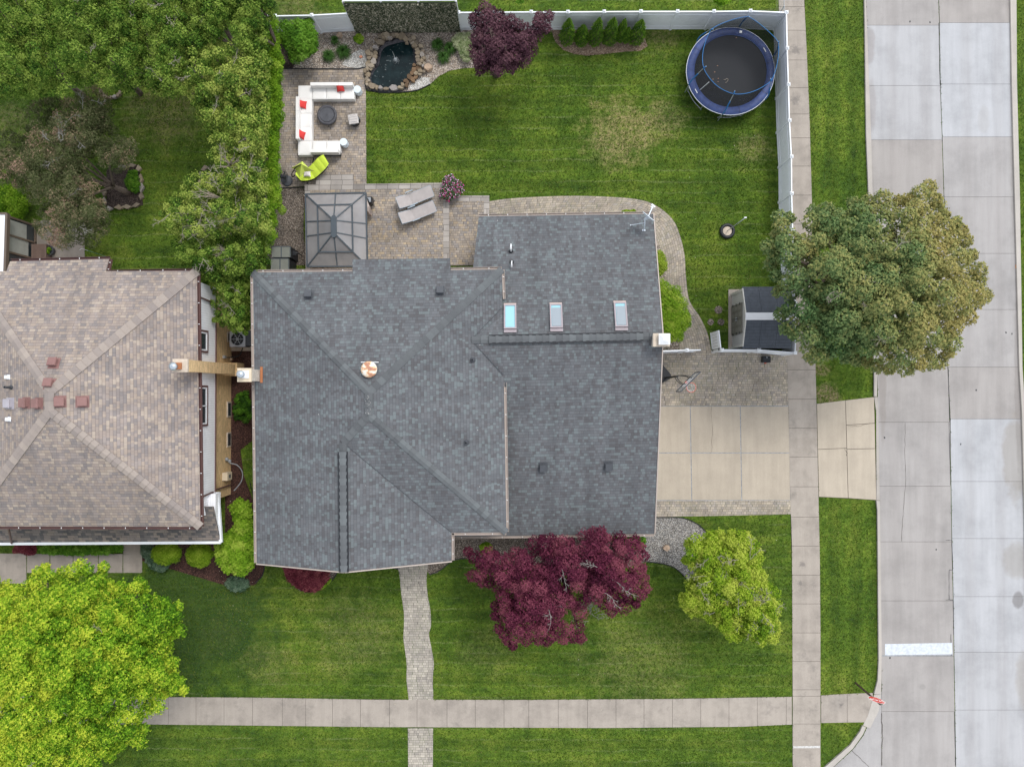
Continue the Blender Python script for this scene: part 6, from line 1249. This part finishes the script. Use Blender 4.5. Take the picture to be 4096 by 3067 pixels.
for k, a in enumerate(angs):
    an = R_(a); e = Vector((math.cos(an), math.sin(an), 0)); P = [T0+e*2.36+up*.05, T0+e*2.38+up*.9, T0+e*2.36+up*1.5, T0+e*2.2+up*2.1, T0+e*2.02+up*2.68, T0+e*1.9+up*2.85]; S = smooth([tuple(p) for p in P], 6, False)
    pl_ = MB().tube(S, .02, 8).build('enclosure_pole', M['steel'], tr, True); MB().tube(S[7:20], .034, 8).build('foam_sleeve', M['bluefoam'], pl_, True); MB().tube(S[24:30], .03, 8).build('foam_sleeve', M['bluefoam'], pl_, True)
    e2 = Vector((math.cos(an+R_(32)), math.sin(an+R_(32)), 0)); em = Vector((math.cos(an+R_(16)), math.sin(an+R_(16)), 0))
    MB().tube(smooth([tuple(v) for v in (T0+e*2.3+up*.85, T0+e*2.22+up*.12, T0+e*2.15+up*.03, T0+em*2.13+up*.025, T0+e2*2.15+up*.03, T0+e2*2.22+up*.12, T0+e2*2.3+up*.85)], 4, False), .022, 8).build('leg', M['steel'], tr, True)
nt = NT('safety_net'); nx, ny, _ = nt.xyz(nt.uv()); gx_ = nt.math('LESS_THAN', nt.math('FRACT', nt.math('MULTIPLY', nx, 45)), .2); gy_ = nt.math('LESS_THAN', nt.math('FRACT', nt.math('MULTIPLY', ny, 45)), .2)
nt._in(nt.b.inputs['Alpha'], nt.math('ADD', nt.math('MULTIPLY', nt.math('MAXIMUM', gx_, gy_), .5), .4)); nt.out((.012, .014, .02), .8)
mb = MB(); N_ = 72
def netp(i, u):
    a = 2*math.pi*i/N_; ph = ((math.degrees(a)-19) % 60)/60; sag = .13*math.sin(math.pi*ph); r = 1.93+(.07-.0*sag)*u; z = .95+(2.7-.95-sag)*u; r2 = r-(.12*math.sin(math.pi*ph))*u*.8; return T0+Vector((math.cos(a)*r2, math.sin(a)*r2, z))
for i in range(N_):
    for j in range(4): mb.poly([netp(i, j/4), netp(i+1, j/4), netp(i+1, (j+1)/4), netp(i, (j+1)/4)], .5, [(i*.17, j*.44), (i*.17+.17, j*.44), (i*.17+.17, j*.44+.44), (i*.17, j*.44+.44)])
nb_ = mb.build('safety_net', nt.m, tr, True); MB().tube([netp(i, 1) for i in range(N_+1)], .016, 6, cap=False).build('net_hem', M['bluefoam'], nb_, True)
ld = MB(); an = R_(216)
MB().tube([T0+Vector((math.cos(R_(212))*1.92, math.sin(R_(212))*1.92, 1.0)), T0+Vector((math.cos(R_(218))*1.93, math.sin(R_(218))*1.93, 2.3))], .02, 5).build('net_zip', M['vinyl'], nb_)
c = W(( 2905, 325), .91); tag(MB().tube(smooth([tuple(c+Vector(v)) for v in ((-.14, .08, 0), (-.04, .07, 0), (.0, .12, .01), (.08, .11, 0), (.09, .04, 0), (.02, -.06, .01), (-.05, -.1, 0))], 4, False), .014, 6).build('rope', M['bark_pale'], None, True), 'short pale curled rope lying on the trampoline mat', 'rope')
r = random.Random(2)
for x, y in ((2870, 264), (2859, 289), (2873, 315), (2852, 318), (2872, 328), (2877, 353), (2945, 152)):
    p = W((x, y), .905); tag(MB().poly([p+Vector((-.035, 0, 0)), p+Vector((0, -.018, .012)), p+Vector((.035, .005, 0)), p+Vector((.004, .02, .014))]).build('fallen_leaf', plain('dry_leaf', (.5, .3, .2), .8), None), 'small dry tan leaf lying on the black trampoline mat', 'leaf', 'dry leaves on the trampoline')

# ------------------------------------------------------------------ shed
X0, X1 = 11.55, 13.95; Y0, Y1 = 2.32, 5.28; sh = thing('garden_shed', 'grey resin garden shed with charcoal roof and double doors by the side fence', 'shed', ((X0+X1)/2, (Y0+Y1)/2, 0))
SZ, RZ = 2.0, 2.55; ym = (Y0+Y1)/2
sheet('shed_slab', [(2914, 1157), (3100, 1157), (3150, 1395), (2914, 1395)], M['concrete'], .05, tint=.75)
MB().prism([Vector((X0, Y0, 0)), Vector((X1, Y0, 0)), Vector((X1, Y1, 0)), Vector((X0, Y1, 0))], .05, SZ).build('wall', M['siding_grey'], sh)
for x in (X0, X1): MB().poly([(x, Y0, SZ), (x, Y1, SZ), (x, ym, RZ)]).build('gable', M['siding_grey'], sh)
sr_ = NT('shed_roof'); a_, b_, fx, fy = sr_.cells(sr_.uv(), .3, .17, 0); jj = sr_.math('MAXIMUM', sr_.math('LESS_THAN', fx, .04), sr_.math('LESS_THAN', fy, .1)); sr_.bump(sr_.math('SUBTRACT', 1.0, jj), .8, .012)
sr_.out(sr_.scale(sr_.mix(sr_.math('MULTIPLY', jj, .4), (.058, .068, .085), (.02, .025, .03)), sr_.ramp(sr_.noise(sr_.uv(), 3, 4), [(.3, .85), (.7, 1.15)])), .65)
o1, o2 = .06, .1
for s, ye in ((1, Y1+o2), (-1, Y0-o2)):
    yr = ym+s*.17; zr = RZ-.17*(RZ-SZ)/(ym-Y0)+.03; ze = SZ-.03
    for k in range(3):
        xa, xb = X0-o1+(X1-X0+2*o1)*k/3+.006, X0-o1+(X1-X0+2*o1)*(k+1)/3-.006
        mb = MB(); f = [Vector((xa, ye, ze)), Vector((xb, ye, ze)), Vector((xb, yr, zr)), Vector((xa, yr, zr))]; f = f if s < 0 else f[::-1]; mb.poly(f); mb.poly([v-up*.06 for v in reversed(f)])
        for i in range(4): mb.poly([f[i], f[i]-up*.06, f[(i+1) % 4]-up*.06, f[(i+1) % 4]])
        mb.build('roof', sr_.m, sh)
mb = MB(); mb.bar((X0-o1-.01, ym+.09, RZ+.0), (X1+o1, ym+.09, RZ+.0), .19, .035).bar((X0-o1-.01, ym-.09, RZ+.0), (X1+o1, ym-.09, RZ+.0), .19, .034).bar((X0-o1, ym, RZ+.02), (X1+o1, ym, RZ+.02), .12, .04); mb.build('ridge_skylight', M['white'], sh)
for y0, y1 in ((ym-.78, ym-.01), (ym+.01, ym+.78)):
    d_ = MB().box((X0-.025, (y0+y1)/2, 1.0), (.05, y1-y0, 1.8)).build('door', plain('shed_door', (.15, .145, .125), .7), sh); pp = MB()
    for zz in (.45, 1.0, 1.55):
        for yy in (-.18, .18): pp.box((X0-.056, (y0+y1)/2+yy, zz), (.014, .24, .4))
    pp.build('door_panels', plain('shed_door_panel', (.18, .175, .155), .7), d_)
    yh = y0+.02 if y0 < ym-.5 else y1-.02
    for zz in (.4, 1.0, 1.6): MB().box((X0-.06, yh, zz), (.03, .14, .04)).build('hinge', M['black'], d_)
    MB().box((X0-.09, ym+(.06 if y0 > ym else -.06), 1.05), (.06, .05, .2)).build('handle', M['grey'], d_)
for y in (Y0+.05, Y1-.05): MB().box((X0-.02, y, 1.0), (.06, .12, 1.9)).build('corner_trim', plain('shed_trim', (.5, .49, .46), .6), sh)
MB().bar((X0-.03, Y0, SZ-.02), (X0-.03, ym, RZ-.02), .05, .1).bar((X0-.03, ym, RZ-.02), (X0-.03, Y1, SZ-.02), .05, .1).build('gable_trim', plain('shed_trim', (.5, .49, .46), .6), sh)
# black case on the pavers
c = W((3059, 1438), .03); bc = thing('black_case', 'black plastic case with a small white sticker on the pavers by the fence', 'case', c)
MB().box(c+up*.17, (.4, .33, .34)).build('body', M['black'], bc, bevel=.03); MB().box(c+Vector((.0, .1, .345)), (.05, .03, .004)).build('sticker', M['vinyl'], bc); MB().box(c+Vector((-.01, -.2, .12)), (.1, .06, .06)).build('latch', plain('red_latch', (.5, .1, .06), .5), bc)
MB().box(c+up*.345, (.34, .02, .012)).build('lid_ridge', M['darkgrey'], bc)

# ------------------------------------------------------------------ basketball hoop
pb = W((2661, 1512), .03); bh = thing('basketball_hoop', 'portable basketball hoop with clear backboard and orange rim over the pavers', 'basketball hoop', pb)
mb = MB(); q = [W((2648, 1456), .3), W((2683, 1497), .3), W((2684, 1512), .3), W((2647, 1532), .3), W((2615, 1532), .3), W((2615, 1456), .3)]; mb.prism(q, .04, .34).build('base', M['black'], bh, bevel=.04)
pt_ = W((2709, 1505), 2.85); MB().bar(W((2661, 1512), .3), pt_, .1, .1).build('pole', M['black'], bh)
TA, TB = W((2802, 1487.5), 3.92), W((2723, 1566), 3.92); ex = (TB-TA).normalized(); Lb = (TB-TA).length; nb2 = ex.cross(up).normalized()
if nb2.x < 0: nb2 = -nb2
mid = (TA+TB)/2; H_ = 1.02; fr = MB()
for a, b in ((TA, TB), (TA-up*H_, TB-up*H_), (TA, TA-up*H_), (TB, TB-up*H_)): fr.bar(a, b, .05, .05)
fr.build('backboard_frame', M['darkgrey'], bh); gl = NT('acrylic'); gl.b.inputs['Alpha'].default_value = .35; gl.out((.6, .63, .65), .15); ctb = mid-up*H_/2
mq = Matrix((ex, nb2, up)).transposed(); MB().box(ctb, (Lb-.05, .015, H_-.05), M=mq).build('backboard', gl.m, bh)
tg = MB(); 
for a, b in (((-.3, -.35), (.3, -.35)), ((-.3, .1), (.3, .1)), ((-.3, -.35), (-.3, .1)), ((.3, -.35), (.3, .1))): tg.bar(ctb+ex*a[0]+up*a[1]+nb2*.012, ctb+ex*b[0]+up*b[1]+nb2*.012, .03, .006)
tg.build('target_square', M['vinyl'], bh)
arm = MB()
for s in (-.22, .22):
    for z1, z0 in ((-.25, 2.9), (-.8, 2.5)): arm.tube(smooth([tuple(Vector((pt_.x, pt_.y, z0))+ex*s*.3), tuple(Vector((pt_.x, pt_.y, z0+.15)).lerp(mid+up*z1, .5)+ex*s), tuple(mid+ex*s+up*z1-nb2*.03)], 5, False), .018, 6)
arm.build('lift_arms', M['black'], bh)
rc = W((2765, 1549.6), 3.05); orr = plain('orange_rim', (.75, .13, .08), .5); MB().ring(rc, .232, .011, 36).build('rim', orr, bh, True); fz = rc-nb2*.3; MB().bar(fz-nb2*.1, rc-nb2*.22, .12, .02).build('rim_bracket', orr, bh)
mb = MB()
for k in range(12):
    a = k*math.pi/6
    for s in (1, -1):
        P = [rc+Vector((math.cos(a+s*j*.26)*r_, math.sin(a+s*j*.26)*r_, -z_)) for j, (r_, z_) in enumerate(((.225, 0), (.19, .12), (.15, .24), (.12, .34), (.115, .42)))]; mb.tube(P, .0055, 4)
mb.build('net', M['vinyl'], bh)
# ------------------------------------------------------------------ satellite dish
b = onp((2575, 922), pl_ln); ds = thing('satellite_dish', 'pale grey oval satellite dish on a bent mast at the roof corner', 'satellite dish', b)
M['dish'] = plain('dish_grey', (.6, .66, .72), .45, var=.05); top = W((2580, 878), b.z+.75)
m_ = basis(pl_ln); MB().box(b+m_.col[2]*.01, (.16, .09, .02), M=m_).build('foot', M['dish'], ds); MB().tube(smooth([tuple(b), tuple(b+(top-b)*.5+up*.1), tuple(top)], 5, False), .03, 8).build('mast', M['dish'], ds, True)
MB().tube([onp((2523, 901), pl_ln), b.lerp(top, .7)], .02, 6).build('strut', M['dish'], ds); MB().lathe(onp((2523, 901), pl_ln), [(.04, -.01), (.035, .02), (.01, .03)], 12).build('strut_foot', M['dish'], ds)
e1, e2 = W((2569.5, 844.5), 4.35), W((2619.5, 885.5), 4.35); dc = (e1+e2)/2; dx_ = (e2-e1).normalized(); face = dx_.cross(up); face = face if face.y > 0 else -face; face = (face.normalized()+up*.36).normalized(); dy_ = face.cross(dx_).normalized(); a_ = (e2-e1).length/2; mb = MB(); n = 28
def dp(i, r_): th = 2*math.pi*i/n; return dc+dx_*math.cos(th)*a_*r_+dy_*math.sin(th)*a_*.84*r_-face*.075*(1-r_*r_)
for r0, r1 in ((0.02, .4), (.4, .75), (.75, 1)):
    for i in range(n): mb.poly([dp(i, r0), dp(i+1, r0), dp(i+1, r1), dp(i, r1)]); mb.poly([dp(i, r1)-face*.012, dp(i+1, r1)-face*.012, dp(i+1, r0)-face*.012, dp(i, r0)-face*.012])
mb.build('reflector', M['dish'], ds, True); MB().bar(top, dc-face*.08, .12, .1).build('bracket', M['dish'], ds)
lnb = W((2613, 823), 4.25); MB().bar(dc-dy_*a_*.7, lnb-face*.03, .045, .045).build('feed_arm', M['dish'], ds); MB().bar(lnb-dx_*.11, lnb+dx_*.11, .07, .07).bar(lnb-face*.1-dx_*.07, lnb-face*.1+dx_*.07, .05, .05).bar(lnb, lnb-face*.12, .04, .04).build('feed_horn', M['vinyl'], ds)
# ------------------------------------------------------------------ tetherball in a tyre
c = W((2907, 926), 0); tb_ = thing('tetherball_post', 'steel post standing in a concrete-filled black tyre on the back lawn', 'tetherball post', c)
MB().lathe(c, [(.26, .02), (.24, .12), (.28, .19), (.36, .2), (.41, .15), (.42, .08), (.38, .01)], 40).build('tyre', M['black'], tb_, True); MB().lathe(c, [(.27, 0), (.27, .12), (.01, .13)], 30).build('concrete_fill', M['cap'], tb_)
pt2 = W((2984, 871), 3.1); MB().tube([c+up*.1, Vector((c.x+.03, c.y, 3.05))], [.026, .022], 8).build('pole', M['steel'], tb_, True); MB().box((c.x+.03, c.y, 3.08), (.12, .05, .06)).build('pole_cap', M['vinyl'], tb_)
# ------------------------------------------------------------------ stop sign
c = W((3421, 2729), 0); ss = thing('stop_sign', 'red octagonal stop sign on a brown post at the street corner', 'stop sign', c)
MB().box(c+up*1.33, (.07, .07, 2.66), R_(10)).build('post', M['post_brown'], ss)
sc_ = W((3504, 2802.5), 2.27); rx = Vector((-.982, .19, 0)).normalized(); nz_ = rx.cross(up); sc2 = Vector((c.x, c.y, 0))+nz_*.06; sc_ = Vector((sc_.x, sc_.y, 2.25)); so_ = Vector((c.x, c.y, 2.27))+nz_*.05
def octo(r, d, z): return [so_+rx*math.cos(a)*r+up*math.sin(a)*r+nz_*d for a in [math.pi/8+math.pi/4*k for k in range(8)]]
def plate(r, d0, d1, mat, nm, par):
    A1, B1_ = octo(r, d0, 0), octo(r, d1, 0); mb = MB(); mb.poly(B1_ if (B1_[1]-B1_[0]).cross(B1_[2]-B1_[1]).dot(nz_) > 0 else B1_[::-1]); mb.poly(A1[::-1] if (A1[1]-A1[0]).cross(A1[2]-A1[1]).dot(nz_) > 0 else A1)
    for i in range(8): mb.poly([A1[i], A1[(i+1) % 8], B1_[(i+1) % 8], B1_[i]])
    return mb.build(nm, mat, par)
pl8 = plate(.412, 0, .004, M['sign_white'], 'sign_plate', ss); plate(.385, .004, .007, M['red_sign'], 'sign_face', pl8)
cu = bpy.data.curves.new('lettering', 'FONT'); cu.body = 'STOP'; cu.size = .33; cu.align_x = 'CENTER'; cu.align_y = 'CENTER'; cu.extrude = .001; cu.offset = .006
to = bpy.data.objects.new('tmp', cu); link(to); dg = bpy.context.evaluated_depsgraph_get(); me = bpy.data.meshes.new_from_object(to.evaluated_get(dg)); bpy.data.objects.remove(to)
lt = link(bpy.data.objects.new('lettering', me)); me.materials.append(M['sign_white']); lt.parent = pl8; m4 = Matrix((rx, up, nz_)).transposed().to_4x4(); m4.translation = so_+nz_*.009-Vector(ss.location); lt.matrix_local = m4
# ------------------------------------------------------------------ neighbour bits
c = W((956, 1357), 0); c = Vector(((W((925, 0), .82).x+W((987, 0), .82).x)/2, (W((0, 1333), .82).y+W((0, 1381), .82).y)/2, 0)); ac = thing('air_conditioner', 'grey air conditioner with round fan grille between the two houses', 'air conditioner', c)
MB().box(c+up*.42, (.8, .78, .78)).build('cabinet', M['darkgrey'], ac, bevel=.03); MB().box(c+up*.81, (.84, .82, .05)).build('top_cover', plain('ac_top', (.42, .43, .46), .5), ac, bevel=.04)
MB().lathe(c+up*.838, [(.34, 0), (.33, .004), (.01, .004)], 32).build('fan_opening', M['black'], ac); fb = MB()
for k in range(6): a = k*math.pi/3; fb.bar(c+up*.848, c+Vector((math.cos(a)*.34, math.sin(a)*.34, .848)), .03, .01)
fb.ring(c+up*.85, .34, .012, 28).ring(c+up*.85, .2, .006, 24); fb.lathe(c+up*.845, [(.08, 0), (.07, .02), (.01, .02)], 16); fb.build('fan_guard', M['grey'], ac)
c = W((1010, 1357), 0); a2 = thing('air_conditioner', 'dark ribbed air conditioner side half hidden under the grey-roofed eave', 'air conditioner', c); MB().box(c+Vector((.1, 0, .42)), (.8, .8, .8)).build('cabinet', M['darkgrey'], a2)
fb = MB(); [fb.box(c+Vector((.1, 0, .1+k*.07)), (.82, .82, .015)) for k in range(10)]; fb.build('louvres', M['black'], a2)
tag(MB().box(W((985, 1360), 0)+up*.04, (1.9, 1.2, .1)).build('equipment_pad', M['cap'], None), 'concrete pad under the two air conditioners', 'pad')
c = W((207, 1006), 0); fp_ = thing('flower_pot', 'round dark pot of leafy greens on the neighbouring concrete patio', 'flower pot', c); MB().lathe(c, [(.22, 0), (.3, .3), (.31, .36), (.27, .36), (.25, .3), (.01, .3)], 28).build('pot', M['darkgrey'], fp_, True)
Cn = np.array([[c.x+dx, c.y+dy, .38] for dx, dy in ((0, 0), (.1, .05), (-.1, .06), (.04, -.1), (-.06, -.08))]); X, D, idx, f = shell(Cn, np.full(5, .13), 160); leaves('foliage', X, D+rng.normal(size=D.shape)*.4, .03, .5+rng.normal(size=len(X))*.2, M['lime'], fp_)
a, b = W((128, 978), .5), W((184, 1060), .5); dbm = plain('brown_resin', (.16, .11, .09), .6); db = thing('deck_box', 'brown resin deck box between the sunroom glass and the pot', 'storage box', Vector(((a.x+b.x)/2, (a.y+b.y)/2, 0)))
MB().box(((a.x+b.x)/2, (a.y+b.y)/2, .25), (b.x-a.x, a.y-b.y, .5)).build('body', dbm, db); q = MB(); cx, cy = (a.x+b.x)/2, (a.y+b.y)/2
for k in (.28, .22, .16): 
    for s in (-1, 1): q.box((cx+s*k, cy, .515), (.012, 1.0*k/.28, .01)).box((cx, cy+s*.5*k/.28, .515), (2*k, .012, .01))
MB().box((cx, cy, .51), (b.x-a.x+.04, a.y-b.y+.04, .02)).build('lid', dbm, db); q.build('lid_relief', plain('relief_dark', (.09, .06, .05), .7), db)
c = W((436, 1030), 0); hk = thing('garden_hook', 'thin green shepherd hook on the grass by the brown roof edge', 'garden hook', c); MB().tube([c, c+up*1.9], .01, 6).build('pole', plain('green_metal', (.1, .25, .22), .5), hk); MB().tube([c+up*1.9, c+Vector((-.3, .1, 1.95)), c+Vector((-.5, .05, 1.8))], .01, 6).build('arm', M['white'], hk)
MB().tube([W((3112, 0), 0), W((3112, -90), 0)], .001, 3) and None
cf = thing('chain_link_fence', 'grey chain-link fence meeting the white fence corner at the upper edge', 'fence', W((3108, 40), 0)); ct_ = NT('chain_link'); u_, v_, _ = ct_.xyz(ct_.map(ct_.uv(), rz=.785)); ct_._in(ct_.b.inputs['Alpha'], ct_.math('MAXIMUM', ct_.math('LESS_THAN', ct_.math('FRACT', ct_.math('MULTIPLY', u_, 18)), .12), ct_.math('LESS_THAN', ct_.math('FRACT', ct_.math('MULTIPLY', v_, 18)), .12))); ct_.out((.35, .36, .37), .5, .4)
p0, p1 = W((3104, 100), 0), W((3100, -150), 0); MB().poly([p0, p1, p1+up*1.2, p0+up*1.2]).build('mesh', ct_.m, cf); MB().tube([p0+up*1.2, p1+up*1.2], .02, 7).build('top_rail', M['grey'], cf)
for k in range(2): q = p0.lerp(p1, k*.8+.1); MB().tube([q, q+up*1.25], .03, 8).build('post', M['grey'], cf)
c = W((4066, 1066), .03); tag(MB().box(c+up*.02, (.1, .2, .04), top=.8).build('road_reflector', plain('orange_reflector', (.85, .35, .08), .4), None), 'small orange marker lying in the far gutter of the street', 'marker')
tag(MB().box(W((985, 2140), 2.9) if False else W((1335+0, 2300), .03)+up*.0, (.001, .001, .001)).build('speck', M['black'], None), 'x', 'x') if False else None

# ------------------------------------------------------------------ short mown grass over the lawn
def grass():
    n = 620000; x0, x1, y0, y1 = -30, 27.5, -21.5, 22; X = rng.uniform((x0, y0), (x1, y1), (n, 2)); m = np.array(Q.inverted().to_matrix())
    V = np.c_[X, np.full(n, -HC)] @ m.T; px = np.c_[2048+V[:, 0]/-V[:, 2]*F, 1533.5-V[:, 1]/-V[:, 2]*F]; ok = (px[:, 0] > -60) & (px[:, 0] < 4160) & (px[:, 1] > -60) & (px[:, 1] < 3130)
    X, px = X[ok], px[ok]; bad = np.zeros(len(X), bool)
    pj = px+rng.normal(size=px.shape)*1.6; po_ = px; px = pj
    for P in HARD:
        Pa = np.array(P); lo, hi = Pa.min(0), Pa.max(0); c = (px[:, 0] > lo[0]) & (px[:, 0] < hi[0]) & (px[:, 1] > lo[1]) & (px[:, 1] < hi[1]) & ~bad; i = np.where(c)[0]
        if len(i): bad[i[inpoly(px[i], P)]] = True
    h = [(1012, 1090), (2007, 1078), (2610, 870), (2620, 2130), (1800, 2230), (1030, 2240)]; bad |= inpoly(px, h) & (edgedist(px, h) > 60)
    X = X[~bad]; k = len(X); C = np.c_[X, rng.uniform(.008, .05, k)]; N = np.c_[rng.normal(size=(k, 2))*.7, np.full(k, .7)]
    T = .5+.5*np.sin(X[:, 0]*.9)*np.sin(X[:, 1]*.7)*.25+rng.normal(size=k)*.22
    o = leaves('grass', C, N, rng.uniform(.03, .06, k), T, M['turf'], None, .3, .15, kind='stuff'); return o
M['turf'] = leafmat('turf_blades', [(0, (.02, .05, .005)), (.4, (.052, .108, .008)), (.7, (.1, .16, .014)), (1, (.21, .22, .06))], .2)
grass()
# small fallen petals and bits of leaf
n_ = 420; X_ = np.c_[rng.uniform(-20, 14, n_), rng.uniform(-19, 18, n_), np.full(n_, .05)]
hz = (X_[:, 0] > -13.2) & (X_[:, 0] < 7.2) & (X_[:, 1] > -9) & (X_[:, 1] < 9.5); X_ = X_[~hz]
leaves('fallen_petals', X_, np.c_[rng.normal(size=(len(X_), 2))*.3, np.ones(len(X_))], rng.uniform(.012, .028, len(X_)), rng.uniform(0, 1, len(X_)), leafmat('petal_bits', [(0, (.5, .42, .3)), (.5, (.62, .6, .5)), (1, (.4, .28, .16))], .1), None, .7, .1, kind='stuff')
rz_ = Vector((0, 0, 0)); k_ = 30; u_ = rng.uniform(.1, .95, k_); A_r = np.array(P1); B_r = np.array(P2)
X_ = A_r+(B_r-A_r)*u_[:, None]+rng.normal(size=(k_, 3))*[.06, .03, 0]; X_[:, 2] += .085
db_ = leaves('pale_droppings', X_, np.tile([0, 0, 1.0], (k_, 1)), rng.uniform(.01, .022, k_), rng.uniform(0, 1, k_), leafmat('pale_specks', [(0, (.5, .5, .48)), (1, (.3, .3, .29))], .05), None, .8, .05); db_.parent = house; db_.location = -house.matrix_basis.translation
db_['kind'] = 'stuff'
